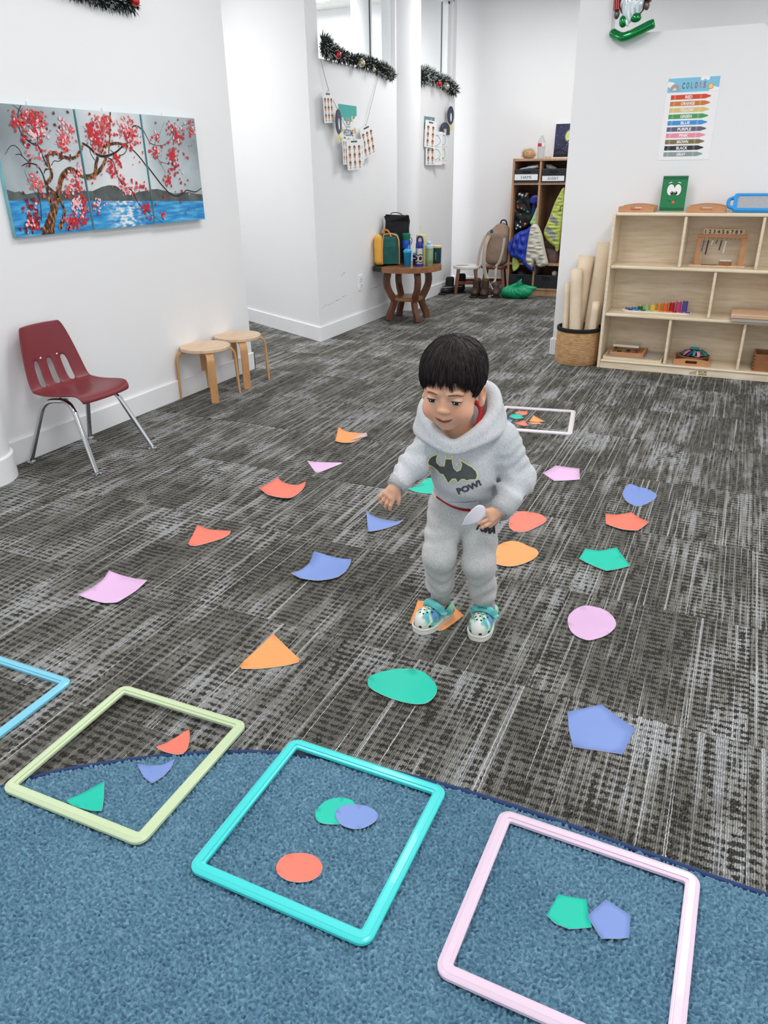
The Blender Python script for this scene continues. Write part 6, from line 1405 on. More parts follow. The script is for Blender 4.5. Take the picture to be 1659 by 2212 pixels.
tag(MB().tube([(-0.665, 4.92, ST+0.011), (-0.60, 4.935, ST+0.011)], 0.004, 8).build('pencil', mat('red_pencil', (196, 40, 44), 0.4), smooth=60), 'red pencil lying in the end tray on the shelf', 'pencil')
tray('wooden tray on the shelf top between the green sign and the tablet', -0.236, 4.893, ST, 0.205, 0.21, 0.030, 0.014)

def crayon_sign():
    t = thing('crayon_cutout', 'green crayon cutout with a cartoon face leaning on the wall', 'decoration', (-0.436, 5.055, ST), 0, rot=(-0.10, 0, 0.03))
    w, h = 0.140, 0.193; F = lambda d: frame((0, -d, 0), (1, 0, 0), (0, 0, 1))
    MB().prism(rrect(-w/2, w/2, 0, h, 0.003), 0.004, F(0.0)).build('panel', mat('crayon_green_board', (16, 122, 74), 0.35), t)
    bk_ = mat('print_black', (14, 22, 18), 0.5); L = MB()
    for z0, z1 in ((0.008, 0.0105), (h-0.0105, h-0.008)): L.flat([(-w/2+0.002, z0), (w/2-0.002, z0), (w/2-0.002, z1), (-w/2+0.002, z1)], F(0.0045))
    for zc in (0.016, h-0.016):
        P = [(-w/2+0.003+(w-0.006)*i/60, zc+0.0022*math.sin(i*0.95)) for i in range(61)]
        for a, b in zip(P, P[1:]): L.flat([(a[0], a[1]-0.0013), (b[0], b[1]-0.0013), (b[0], b[1]+0.0013), (a[0], a[1]+0.0013)], F(0.0045))
    stuff(L.build('printed_bands', bk_, t))
    wh = mat('print_white', (238, 240, 240), 0.5)
    for s, rx in ((-1, 0.0205), (1, 0.0195)):
        MB().flat(circ(s*0.0195, 0.117, rx+0.0016, 0.0315, 24), F(0.0045)).build('eye_outline', bk_, t)
        e = MB().flat(circ(s*0.0195, 0.117, rx, 0.030, 24), F(0.0049)).build('eye', wh, t)
        MB().flat(circ(s*0.0115, 0.099, 0.0085, 0.0095, 16), F(0.0053)).build('pupil', bk_, e); MB().flat(circ(s*0.0115-0.003, 0.103, 0.0026, n=10), F(0.0057)).build('glint', wh, e)
        MB().flat([(s*0.036, 0.150), (s*0.030, 0.158), (s*0.018, 0.160), (s*0.016, 0.156), (s*0.027, 0.154)][::s], F(0.0046)).build('eyebrow', wh, t)
    ml = MB(); P = spline([(-0.034, 0.070), (-0.028, 0.060), (-0.014, 0.054), (0.004, 0.055), (0.018, 0.062), (0.024, 0.070)], 4)
    for a, b in zip(P, P[1:]): ml.flat([(a[0], a[1]-0.001), (b[0], b[1]-0.001), (b[0], b[1]+0.001), (a[0], a[1]+0.001)], F(0.0046))
    ml.flat([(-0.014, 0.036), (-0.006, 0.032), (0.002, 0.034), (-0.006, 0.0335)], F(0.0046)); stuff(ml.build('mouth', bk_, t))
    MB().flat(circ(0.004, 0.050, 0.0095, 0.0075, 14), F(0.0050)).build('tongue', mat('print_orange', (226, 100, 50), 0.5), t)
crayon_sign()
def tablet():
    t = thing('tablet', 'tablet in a thick light blue foam case lying on the shelf top', 'tablet', (0.035, 4.925, ST), 0, rot=(0.52, 0, 0.02))
    bl = mat('light_blue_foam', (48, 150, 222), 0.6, bump=0.1, bscale=200); w, d = 0.27, 0.165
    o = rrect(-w/2, w/2, 0, d, 0.018); i = rrect(-w/2+0.022, w/2-0.022, 0.020, d-0.020, 0.006)
    n = len(o); mb = MB()
    for z in (0.0, 0.020): mb.add([(p[0], p[1], z) for p in o]+[(p[0], p[1], z) for p in i], [((k, (k+1) % n, n+(k+1) % n, n+k) if z else (k, n+k, n+(k+1) % n, (k+1) % n)) for k in range(n)])
    mb.add([(p[0], p[1], 0) for p in o]+[(p[0], p[1], 0.020) for p in o], [(k, (k+1) % n, n+(k+1) % n, n+k) for k in range(n)])
    mb.add([(p[0], p[1], 0) for p in i]+[(p[0], p[1], 0.020) for p in i], [(k, n+k, n+(k+1) % n, (k+1) % n) for k in range(n)])
    mb.build('foam_case', bl, t, merge=True, bevel=0.004)
    MB().box(-w/2+0.023, w/2-0.023, 0.021, d-0.021, 0.006, 0.014).build('screen', mat('grey_screen', (166, 170, 176), 0.25, var=0.05, vscale=60), t)
    MB().tube(spline([(-w/2+0.004, 0.03, 0.01), (-w/2-0.022, 0.05, 0.01), (-w/2-0.024, 0.11, 0.01), (-w/2+0.004, 0.135, 0.01)], 5), 0.010, 8).build('corner_grip', bl, t, smooth=60)
tablet()

def number_frame():
    t = thing('bead_counting_frame', 'wooden counting frame with digits one to nine and hanging bead strings', 'counting toy', (-0.13, 4.955, 0.6325))
    m = M_TRAYW; MB().box(-0.160, 0.150, 0, 0.110, 0, 0.009).build('base_board', M_BIRCH, t, bevel=0.002, bseg=1)
    for x in (-0.120, 0.122): MB().box(x-0.013, x+0.013, 0.046, 0.060, 0.0095, 0.160).build('post', m, t, bevel=0.001, bseg=1)
    MB().box(-0.1335, 0.1355, 0.044, 0.062, 0.1605, 0.178).build('beam', m, t, bevel=0.001, bseg=1)
    pq = MB().box(-0.105, 0.118, 0.046, 0.054, 0.1785, 0.208).build('number_plate', M_BIRCH, t, bevel=0.001, bseg=1)
    ink = mat('black_ink', (28, 28, 30), 0.5)
    for k in range(9):
        x = -0.094+0.0238*k; mb = MB(); put_text(mb, str(k+1), 0.019, frame((x, 0.0455, 0.193), (1, 0, 0), (0, 0, 1)), bold=0.0008); mb.build('digit', ink, pq)
        MB().tube([(x, 0.052, 0.160), (x, 0.050, 0.152), (x, 0.046, 0.148), (x, 0.044, 0.152)], 0.0012, 5).build('hook', mat('brass_hook', (180, 140, 80), 0.3, metal=1.0), t)
    for k, n_, c in ((0, 7, (60, 110, 150)), (1, 9, (24, 24, 40)), (2, 3, (228, 226, 224)), (3, 2, (60, 110, 80)), (4, 6, (30, 36, 60)), (5, 8, (230, 230, 230))):
        x = -0.094+0.0238*k; st = MB().tube([(x, 0.045, 0.148), (x-0.006, 0.040, 0.142-0.0088*n_)], 0.0008, 4).build('bead_string', ink, t)
        for j in range(n_): MB().ball((x-0.006*(j+0.5)/n_, 0.045-0.005*(j+0.5)/n_, 0.141-0.0088*j), 0.0046, 8, 6).build('bead', mat('bead_%d' % k, c, 0.25), st, smooth=180)
    MB().box(0.005, 0.075, 0.018, 0.045, 0.0095, 0.031).build('bead_box', M_TRAYD, t, bevel=0.001, bseg=1)
    for j in range(7): MB().ball((0.012+0.009*j, 0.030, 0.034), 0.0052, 8, 6).build('loose_bead', mat('bead_5', (230, 230, 230), 0.25), t, smooth=180)
    MB().tube(spline([(-0.09, 0.02, 0.0115), (-0.04, 0.016, 0.0115), (0.0, 0.026, 0.0115)], 4), 0.0018, 5).build('black_thread', ink, t)
number_frame()

def stacker():
    t = thing('ring_stacker', 'rainbow counting stacker with ten pegs of coloured rings on a white board', 'counting toy', (-0.440, 4.955, 0.3465), 0.02)
    MB().prism(rrect(-0.205, 0.210, 0.0, 0.095, 0.045, 6), 0.010).build('base_board', mat('cream_painted_board', (232, 226, 214), 0.45), t, bevel=0.002, bseg=1)
    cols = [(28, 66, 140), (46, 130, 196), (26, 104, 58), (152, 198, 136), (230, 200, 88), (214, 138, 46), (228, 108, 36), (184, 26, 44), (192, 72, 122), (88, 80, 158)]
    ring = None
    for k, c in enumerate(cols):
        x = -0.172+0.0375*k; m = mat('ring_paint_%d' % k, c, 0.4)
        pg = MB().lathe([(0.004, 0.010), (0.004, 0.0165+0.0064*(k+1)), (0.0025, 0.0195+0.0064*(k+1))], 8, (x, 0.066, 0)).build('peg', M_BIRCH, t, smooth=40)
        for j in range(k+1):
            MB().lathe([(0.0150, 0.0), (0.0162, 0.0012), (0.0162, 0.0050), (0.0150, 0.0062)], 18, (x, 0.066, 0.0102+0.0064*j)).build('ring', m, pg, smooth=40)
        xx = -0.150+0.0375*k; MB().prism(rrect(xx-0.015, xx+0.015, 0.012, 0.040, 0.010, 4), 0.0055, Matrix.Translation((0, 0, 0.0102))).build('number_tile', mat('ring_paint_%d' % k, c, 0.4), t, bevel=0.001, bseg=1)
stacker()
def board_stack():
    t = thing('wooden_board', 'flat wooden work board on a grey slab, mid shelf', 'board', (0.0, 4.845, 0.3465))
    MB().box(-0.003, 0.265, 0.0, 0.23, 0, 0.018).build('grey_slab', mat('grey_laminate', (176, 170, 160), 0.5), t, bevel=0.001, bseg=1)
    MB().box(-0.008, 0.268, -0.004, 0.235, 0.0185, 0.042).build('top_board', wood('rosy_beech', (222, 188, 156), (204, 166, 132), 0.45, (3, 40, 40)), t, bevel=0.003)
board_stack()
def acrylic():
    t = thing('display_board', 'shallow birch board with a clear sheet under the small tray', 'board', (-0.538, 4.905, 0.0535))
    MB().box(-0.180, 0.180, 0, 0.200, 0, 0.020).build('board', M_PLYEDGE, t, bevel=0.001, bseg=1)
    MB().box(-0.16, 0.17, -0.004, 0.19, 0.0205, 0.0245).build('clear_sheet', mat('clear_acrylic', (222, 218, 210), 0.1, trans=0.6), t)
    tr = tray('wooden tray under a clear box on the bottom shelf', -0.575, 4.915, 0.0785, 0.205, 0.185, 0.026, 0.004, -0.03, M_TRAYW, False)
    t = thing('clear_box', 'clear acrylic box with small coloured pieces in a tray', 'box', (-0.585, 4.935, 0.0845), -0.03)
    pm = mat('clear_box_plastic', (206, 204, 202), 0.06, trans=0.85, ior=1.3); w, d, h = 0.150, 0.13, 0.055
    for nm, b in (('box_wall', (-w/2, w/2, 0, 0.0025, 0, h)), ('box_wall', (-w/2, w/2, d-0.0025, d, 0, h)), ('box_wall', (-w/2, -w/2+0.0025, 0.003, d-0.003, 0, h)), ('box_wall', (w/2-0.0025, w/2, 0.003, d-0.003, 0, h)), ('lid', (-w/2-0.004, w/2+0.004, -0.004, d+0.004, h+0.0005, h+0.006))):
        MB().box(*b).build(nm, M_GLASS, t)
    MB().box(-w/2-0.0045, w/2+0.0045, -0.0052, -0.0042, h-0.008, h+0.0065).build('lid_edge', mat('acrylic_edge', (206, 196, 184), 0.2), t)
    for k, (x, y, c) in enumerate(((-0.045, 0.04, (60, 50, 70)), (-0.015, 0.06, (120, 150, 60)), (0.01, 0.03, (170, 50, 60)), (0.045, 0.05, (190, 70, 120)), (0.0, 0.09, (40, 40, 60)), (0.05, 0.09, (90, 60, 90)))):
        MB().prism(rrect(-0.014, 0.014, -0.009, 0.009, 0.004), 0.012, Matrix.Translation((x, y, 0.001)) @ Matrix.Rotation(k, 4, 'Z')).build('small_piece', mat('piece_%d' % k, c, 0.4), t)
acrylic()
def ribbon_basket():
    tray('wooden tray holding a wicker bowl of ribbons on the bottom shelf', -0.185, 4.90, 0.0535, 0.205, 0.195, 0.034, 0.010, 0.02)
    t = thing('wicker_bowl', 'round wicker bowl full of teal, pink and grey ribbons', 'bowl', (-0.180, 4.995, 0.059))
    wk = mat('brown_wicker', (140, 94, 62), 0.7, var=0.3, vscale=60, bump=0.6, bscale=120)
    mb = MB()
    for i in range(7):
        r = 0.058+0.0052*i; mb.tube([(r*math.cos(a), r*math.sin(a), 0.006+0.006*i) for a in [2*PI*k/28 for k in range(28)]], 0.0038, 6, closed=True)
    mb.lathe([(0.058, 0.002), (0.060, 0.006)], 24); stuff(mb.build('woven_wall', wk, t, smooth=60))
    rs = random.Random(6); cols = [(24, 136, 144), (222, 140, 150), (96, 98, 130), (24, 136, 144), (206, 126, 140), (60, 66, 110)]
    for k in range(16):
        a = 2*PI*k/16; c = cols[k % 6]; r1 = rs.uniform(0.060, 0.084); h = rs.uniform(0.030, 0.052)
        P = spline([(0.010*math.cos(a), 0.010*math.sin(a), 0.05), (r1*0.55*math.cos(a+0.15), r1*0.55*math.sin(a+0.15), 0.052+h*0.5), (r1*math.cos(a), r1*math.sin(a), 0.052), (r1*0.6*math.cos(a-0.2), r1*0.6*math.sin(a-0.2), 0.045)], 5)
        MB().tube(P, 0.009, 6, flat=(1, 0.25), up=(math.cos(a)*0.3, math.sin(a)*0.3, 1)).build('ribbon', mat('ribbon_%d_%d_%d' % c, c, 0.55), t, smooth=60)
    MB().box(-0.025, 0.025, -0.012, 0.012, 0.078, 0.090).build('ribbon_knot', mat('ribbon_24_136_144', (24, 136, 144), 0.55), t, bevel=0.003)
ribbon_basket()
def dark_box():
    t = thing('wooden_box', 'open dovetailed wooden box on the bottom shelf beyond the divider', 'box', (0.158, 4.905, 0.0535))
    w, d, h = 0.22, 0.16, 0.100
    MB().box(0, w, 0, 0.010, 0, h).build('front_panel', M_TRAYD, t); MB().box(0, w, d-0.010, d, 0, h).build('back_panel', M_TRAYD, t)
    for x in (0, w-0.010): MB().box(x, x+0.010, 0.0105, d-0.0105, 0, h).build('side_panel', M_TRAYD, t)
    MB().box(0.0105, w-0.0105, 0.0105, d-0.0105, 0, 0.006).build('base', M_TRAYD, t)
    for k in range(5): MB().box(-0.0006, 0.010, -0.0008, 0.0, 0.008+0.019*k, 0.017+0.019*k).build('dovetail', mat('dovetail_dark', (96, 58, 34), 0.5), t)
dark_box()

def jute_basket():
    t = thing('jute_basket', 'round natural jute basket with a black rim beside the shelf', 'basket', (-0.898, 4.985, 0))
    m = bpy.data.materials.new('jute_rope'); m.use_nodes = True; n = NT(m); co = n.coord(); s = n.sep(co)
    f = n.noise(n.vmul(co, (30, 30, 260)), 1.0, 3.0); n.put(n.bsdf.inputs['Base Color'], n.ramp(f, [(0.3, rgb(150, 112, 74)), (0.5, rgb(190, 152, 108)), (0.75, rgb(214, 180, 138))])); n.bsdf.inputs['Roughness'].default_value = 0.85
    prof = []; N = 34
    for i in range(N):
        z = 0.004+0.206*i/(N-1); r = 0.139+0.004*math.sin(i/9)-0.006*math.exp(-(z/0.02)**2)
        prof += [(r, z-0.0028), (r+0.0026, z), (r, z+0.0028)]
    MB().lathe(prof, 48, (0, 0, 0), True, False).build('coiled_wall', m, t, smooth=80)
    MB().lathe([(0.1415, 0.212), (0.144, 0.216), (0.144, 0.232), (0.1415, 0.236), (0.132, 0.236), (0.130, 0.20)], 48, (0, 0, 0), False, False).build('black_rim', mat('black_rope', (22, 20, 20), 0.8, bump=0.4, bscale=200), t, smooth=60)
jute_basket()
M_FELT = mat('cream_felt', (226, 208, 184), 0.9, var=0.05, vscale=14, bump=0.3, bscale=220); M_FEDGE = mat('cream_binding', (236, 222, 200), 0.85)
def rolled_mat(label, b, tp, r0, r1, turns, a0, flat=1.0, flare=0.0):
    t = thing('rolled_mat', label, 'mat', (0, 0, 0), 0, 'rolled cream felt mats in the basket')
    b = Vector(b); tp = Vector(tp); ax = (tp-b); L = ax.length; ax.normalize(); u = ax.cross(Vector((0, 1, 0))).normalized(); v = ax.cross(u).normalized()
    nu, nv = int(26*turns), 8
    def fn(s, q):
        a = a0+2*PI*turns*s; r = r0+(r1-r0)*s; z = L*q; k = 1+flare*q*q
        return b+ax*z+u*(math.cos(a)*r*k)+v*(math.sin(a)*r*flat*k)
    MB().surf(fn, nu, nv).build('felt_sheet', M_FELT, t, smooth=180, solid=0.004)
    for q, nm in ((1.0, 'bound_edge'),): MB().tube([fn(i/(nu-1), q) for i in range(nu)], 0.0032, 6).build(nm, M_FEDGE, t, smooth=60)
    MB().tube([fn(1.0, q/10) for q in range(11)], 0.0034, 6).build('bound_edge', M_FEDGE, t, smooth=60)
rolled_mat('tallest rolled cream mat leaning against the shelf side', (-0.840, 5.020, 0.02), (-0.805, 5.082, 0.745), 0.018, 0.049, 2.3, 0.8)
rolled_mat('wide rolled cream mat standing in the middle of the basket', (-0.945, 5.030, 0.02), (-0.916, 5.078, 0.660), 0.020, 0.051, 2.2, 2.4, 1.0, 0.04)
rolled_mat('slim rolled cream mat at the front of the basket', (-0.905, 4.925, 0.02), (-0.955, 4.985, 0.590), 0.014, 0.041, 2.2, 4.2)
rolled_mat('short loosely rolled cream mat behind the slim one', (-0.980, 4.950, 0.02), (-1.004, 5.02, 0.50), 0.008, 0.021, 2.0, 3.4)
rolled_mat('small folded cream mat wedged by the shelf foot', (-0.820, 4.925, 0.02), (-0.800, 4.935, 0.40), 0.010, 0.024, 1.8, 5.0)

def colour_poster():
    w, h = 0.283, 0.428
    t = thing('colours_poster', 'laminated poster headed COLORS with ten printed crayons', 'poster', (-0.418, 5.139, 1.423))
    F = lambda d: frame((0, -d, 0), (1, 0, 0), (0, 0, 1))
    MB().prism(rrect(-w/2, w/2, -h/2, h/2, 0.006), 0.0012, F(-0.0005)).build('sheet', mat('poster_white', (244, 245, 248), 0.3), t)
    MB().flat([(-w/2+0.004, h/2-0.076), (w/2-0.004, h/2-0.076), (w/2-0.004, h/2-0.004), (-w/2+0.004, h/2-0.004)], F(0.0010)).build('blue_header', mat('header_blue', (132, 200, 232), 0.4), t)
    cl = MB(); k = 0
    for x, z, r in ((-0.130, 0.180, 0.014), (-0.117, 0.176, 0.016), (-0.104, 0.174, 0.010), (0.045, 0.203, 0.011), (0.060, 0.206, 0.008), (0.074, 0.202, 0.010), (0.098, 0.143, 0.011), (0.114, 0.148, 0.014), (0.130, 0.146, 0.011)):
        k += 1; cl.flat([(max(-w/2+0.004, min(w/2-0.004, a)), max(h/2-0.076, min(h/2-0.004, b))) for a, b in circ(x, z, r, n=14)], F(0.0013+0.00004*k))
    stuff(cl.build('clouds', mat('poster_cloud', (248, 248, 250), 0.4), t))
    rb = MB()
    for i, r in enumerate((0.027, 0.0215, 0.016, 0.0105)): rb.slot(i).flat(circ(-0.098, 0.148, r, r*1.25, 16, 0, PI, True), F(0.0020+0.0003*i))
    rb.build('rainbow', [mat('rb_tan', (190, 168, 160), 0.5), mat('rb_grey', (150, 168, 178), 0.5), mat('rb_rose', (200, 160, 160), 0.5), mat('rb_white', (226, 226, 226), 0.5)], t)
    s = MB().flat(circ(0.094, 0.162, 0.0155, n=18), F(0.0022)).build('sun', mat('sun_gold', (214, 168, 84), 0.5), t); MB().flat(circ(0.094, 0.162, 0.0115, n=18), F(0.0025)).build('sun_face', mat('sun_cream', (236, 212, 150), 0.5), s)
    for i, (ch, c) in enumerate(zip('COLORS', ((110, 96, 120), (16, 150, 150), (196, 120, 100), (120, 110, 130), (206, 150, 120), (150, 120, 150)))):
        mb = MB(); put_text(mb, ch, 0.030, F(0.0022) @ Matrix.Translation((-0.052+0.0225*i, 0.171, 0)), bold=0.0012, fit=0.0135); mb.build('heading_letter', mat('letter_%d' % i, c, 0.5), t)
    words = ['RED', 'ORANGE', 'YELLOW', 'GREEN', 'BLUE', 'PURPLE', 'PINK', 'BROWN', 'BLACK', 'GRAY']
    cols = [(218, 74, 40), (208, 122, 50), (224, 200, 128), (74, 160, 88), (66, 150, 222), (96, 100, 122), (240, 148, 172), (128, 114, 76), (44, 48, 52), (140, 160, 162)]
    for i, (wd, c) in enumerate(zip(words, cols)):
        z = h/2-0.1005-0.0329*i; x0, x1, xt = -0.113, 0.073, 0.104; hh = 0.0118
        tip = [(x1, z-hh), (x1+0.008, z-hh*0.75), (xt-0.004, z-hh*0.28), (xt, z), (xt-0.004, z+hh*0.28), (x1+0.008, z+hh*0.75), (x1, z+hh)]
        cr = MB().flat([(x0, z-hh)]+tip+[(x0, z+hh)], F(0.0010)).build('crayon', mat('crayon_print_%d' % i, c, 0.4), t)
        lc = tuple(min(255, int(v+(255-v)*0.45)) for v in c); ln = MB()
        for xx in (x0+0.020, x0+0.026, x1-0.026, x1-0.020): ln.flat([(xx-0.0012, z-hh), (xx+0.0012, z-hh), (xx+0.0012, z+hh), (xx-0.0012, z+hh)], F(0.0013))
        ln.build('crayon_bands', mat('crayon_band_%d' % i, lc, 0.4), cr)
        mb = MB(); put_text(mb, wd, 0.0148, F(0.0014) @ Matrix.Translation((-0.016, z, 0)), bold=0.0006, fit=0.0125*len(wd)); mb.build('lettering', mat('poster_cloud', (248, 248, 250), 0.4), cr)
colour_poster()

def gnome():
    t = thing('gnome_balloon', 'foil gnome balloon with white beard and green boots on the sill', 'balloon', (-0.80, 5.13, SILL))
    gf = mat('green_foil', (0, 138, 70), 0.12, metal=0.55, coat=0.6); wf = mat('white_foil', (222, 234, 240), 0.15, metal=0.35, bump=0.6, bscale=24, stretch=(3, 3, 0.3)); rf = mat('maroon_foil', (120, 40, 44), 0.18, metal=0.5); gy = mat('grey_foil', (110, 100, 98), 0.2, metal=0.6)
    MB().tube(spline([(-0.103, -0.010, 0.012), (-0.06, -0.03, -0.012), (-0.02, -0.05, -0.022), (0.05, -0.05, 0.0), (0.10, -0.045, 0.022), (0.135, -0.04, 0.034)], 5), [0.018]+[0.025]*24+[0.020], 12).build('foil_tube', gf, t, smooth=60)
    for x, z in ((-0.036, 0.055), (0.030, 0.068)): MB().ball((x, -0.045, z), (0.024, 0.022, 0.030) if x < 0 else (0.032, 0.022, 0.024), 14, 10).build('boot', gf, t, smooth=180)
    def f(G):
        d = smin(s_ell(G, (0, -0.02, 0.17), (0.066, 0.04, 0.10)), s_cap(G, (0, -0.03, 0.13), (-0.012, -0.055, 0.035), 0.045, 0.008), 0.04)
        return d+0.0025*np.sin(260*G[0]+16*np.sin(14*G[2]))
    field('beard', f, (-0.09, -0.09, 0.02), (0.09, 0.05, 0.28), 0.004, wf, t)
    MB().ball((0, 0.0, 0.19), (0.088, 0.035, 0.12), 18, 12).build('body', rf, t, smooth=180)
    for s, z in ((-1, 0.085), (1, 0.115)):
        MB().tube(spline([(s*0.062, -0.01, 0.24), (s*0.084, -0.015, 0.19), (s*0.080, -0.02, z+0.03)], 4), 0.022, 10).build('sleeve', rf, t, smooth=60)
        MB().ball((s*0.080, -0.022, z+0.01), (0.016, 0.015, 0.024), 12, 8).build('mitten', gy, t, smooth=180)
gnome()
t = thing('red_balloon', 'red foil balloon with a white band on the same sill', 'balloon', (-0.055, 5.13, SILL))
MB().ball((0, -0.02, 0.05), (0.04, 0.035, 0.052), 16, 12).build('foil', mat('red_foil', (206, 36, 38), 0.15, metal=0.5, coat=0.5), t, smooth=180)
MB().lathe([(0.0405, 0.062), (0.039, 0.074)], 20, (0, -0.02, 0), False, False, 1, 0.88).build('white_band', mat('white_foil_band', (232, 234, 238), 0.2), t, smooth=60)
# ================================================================== THE CHILD
KID = (-0.57, 1.70, 0.0); KID_RZ = math.radians(18.24)
class Acc:
    """distance field on a (possibly uneven) grid; every shape only touches its own neighbourhood"""
    def __init__(s, ax):
        s.ax = [np.asarray(a, np.float32) for a in ax]; s.F = np.full([len(a) for a in s.ax], 0.5, np.float32)
    def sub(s, lo, hi):
        sl = tuple(slice(max(0, int(np.searchsorted(a, l))-1), int(np.searchsorted(a, h))+1) for a, l, h in zip(s.ax, lo, hi))
        return sl, np.meshgrid(*[a[q] for a, q in zip(s.ax, sl)], indexing='ij')
    def put(s, fn, lo, hi, k=0.01, op='add'):
        m = 0.03+k
        sl, G = s.sub([v-m for v in lo], [v+m for v in hi])
        if 0 in G[0].shape: return
        d = fn(G)
        s.F[sl] = smin(s.F[sl], d, k) if op == 'add' else smax(s.F[sl], -d, k)
    def cap(s, a, b, ra, rb=None, k=0.01, op='add', sq=None):
        rb = ra if rb is None else rb; r = max(ra, rb)
        s.put(lambda G: s_cap(G, a, b, ra, rb, sq), [min(p, q)-r for p, q in zip(a, b)], [max(p, q)+r for p, q in zip(a, b)], k, op)
    def ell(s, c, r, k=0.01, op='add', R=None):
        m = max(r); s.put(lambda G: s_ell(G, c, r, R), [v-m for v in c], [v+m for v in c], k, op)
    def mesh(s):
        V, Q = nets(s.F, [np.arange(len(a), dtype=np.float32) for a in s.ax])
        return np.stack([np.interp(V[:, i], np.arange(len(s.ax[i])), s.ax[i]) for i in range(3)], 1), Q
def axis(*segs):
    out = []
    for a, b, h in segs: out += list(np.arange(a, b-h*0.3, h))
    return np.array(out, np.float32)

# --- pose (child space: x to the child's left, y backwards, z up)
HS = 0.935; HEAD = Vector((-0.0290, -0.106, 0.7235)); HR = Matrix.Rotation(math.radians(-15), 3, 'Z') @ Matrix.Rotation(math.radians(17), 3, 'X') @ Matrix.Rotation(math.radians(2), 3, 'Y')
def hp(x, y, z): return tuple(HEAD+HR @ (Vector((x, y, z))*HS))
J = dict(hipR=(-0.038, 0.035, 0.350), hipL=(0.056, 0.035, 0.345), kneeR=(-0.054, -0.038, 0.238), kneeL=(0.052, -0.045, 0.228), ankR=(-0.050, 0.026, 0.085), ankL=(0.074, 0.012, 0.070),
         waist=(0.004, 0.02, 0.40), chest=(0.004, -0.045, 0.500), neck=(-0.010, -0.060, 0.600), shR=(-0.078, -0.062, 0.568), shL=(0.092, -0.040, 0.574),
         elR=(-0.122, -0.088, 0.512), wrR=(-0.158, -0.132, 0.478), elL=(0.142, -0.030, 0.466), wrL=(0.098, -0.122, 0.420))
def skin_mat():
    m = bpy.data.materials.new('warm_skin'); m.use_nodes = True; t = NT(m); b = t.bsdf; co = t.coord()
    c = t.ramp(t.noise(co, 30.0, 2.0), [(0.3, rgb(230, 174, 142)), (0.7, rgb(238, 186, 156))])
    for p, r, col, a in ((hp(0.038, -0.062, -0.038), 0.032, (226, 138, 118), 0.55), (hp(-0.038, -0.062, -0.038), 0.032, (226, 138, 118), 0.55), (hp(0, -0.088, -0.026), 0.016, (228, 146, 124), 0.45), (hp(0.076, 0.012, -0.022), 0.03, (226, 140, 120), 0.4)):
        n = t.n.new('ShaderNodeVectorMath'); n.operation = 'DISTANCE'; t.put(n.inputs[0], co); n.inputs[1].default_value = p
        c = t.mix(t.math('MULTIPLY', t.step(n.outputs['Value'], r, 0.0), a), c, rgb(*col))
    t.put(b.inputs['Base Color'], c); b.inputs['Roughness'].default_value = 0.5; b.inputs['Subsurface Weight'].default_value = 0.15
    b.inputs['Subsurface Radius'].default_value = (1.0, 0.35, 0.2); b.inputs['Subsurface Scale'].default_value = 0.006
    return m
def hand(A, wrist, u, w, thumb_side, curl, sp=0.0, sc=1.0, first=0.3):
    u = Vector(u).normalized(); w = Vector(w); w = (w-u*w.dot(u)).normalized(); s = u.cross(w); W_ = Vector(wrist)
    A.cap(tuple(W_-u*0.02), tuple(W_+u*0.010*sc), 0.0135*sc, 0.0150*sc, 0.006)
    for q in (-1, 0, 1): A.cap(tuple(W_+u*0.008*sc+s*q*0.007*sc), tuple(W_+u*0.033*sc+s*q*0.0105*sc), 0.0105*sc, 0.0088*sc, 0.006)
    tips = []
    for i, (o, L) in enumerate(((-1.5, 0.92), (-0.5, 1.05), (0.5, 1.0), (1.5, 0.82))):
        i_ = o*thumb_side; p = W_+u*(0.036*sc)+s*(i_*0.0108*sc); d = (u+s*(i_*0.10*(1+sp))).normalized(); a = first
        for ln, r0, r1 in ((0.0175, 0.0056, 0.0051), (0.0120, 0.0051, 0.0047), (0.0090, 0.0047, 0.0040)):
            dd = d*math.cos(a)+w*math.sin(a); q = p+dd*(ln*L*sc); A.cap(tuple(p), tuple(q), r0*sc, r1*sc, 0.0018); p = q; a += curl
        tips.append(p)
    b = W_+u*0.012*sc-s*(0.013*thumb_side*sc)+w*0.003; d = (u*0.75-s*0.55*thumb_side+w*0.35).normalized()
    p1 = b+d*0.019*sc; p2 = p1+(d*0.8+u*0.35+w*0.2).normalized()*0.014*sc
    A.cap(tuple(b), tuple(p1), 0.0082*sc, 0.0066*sc, 0.004); A.cap(tuple(p1), tuple(p2), 0.0064*sc, 0.0050*sc, 0.002)
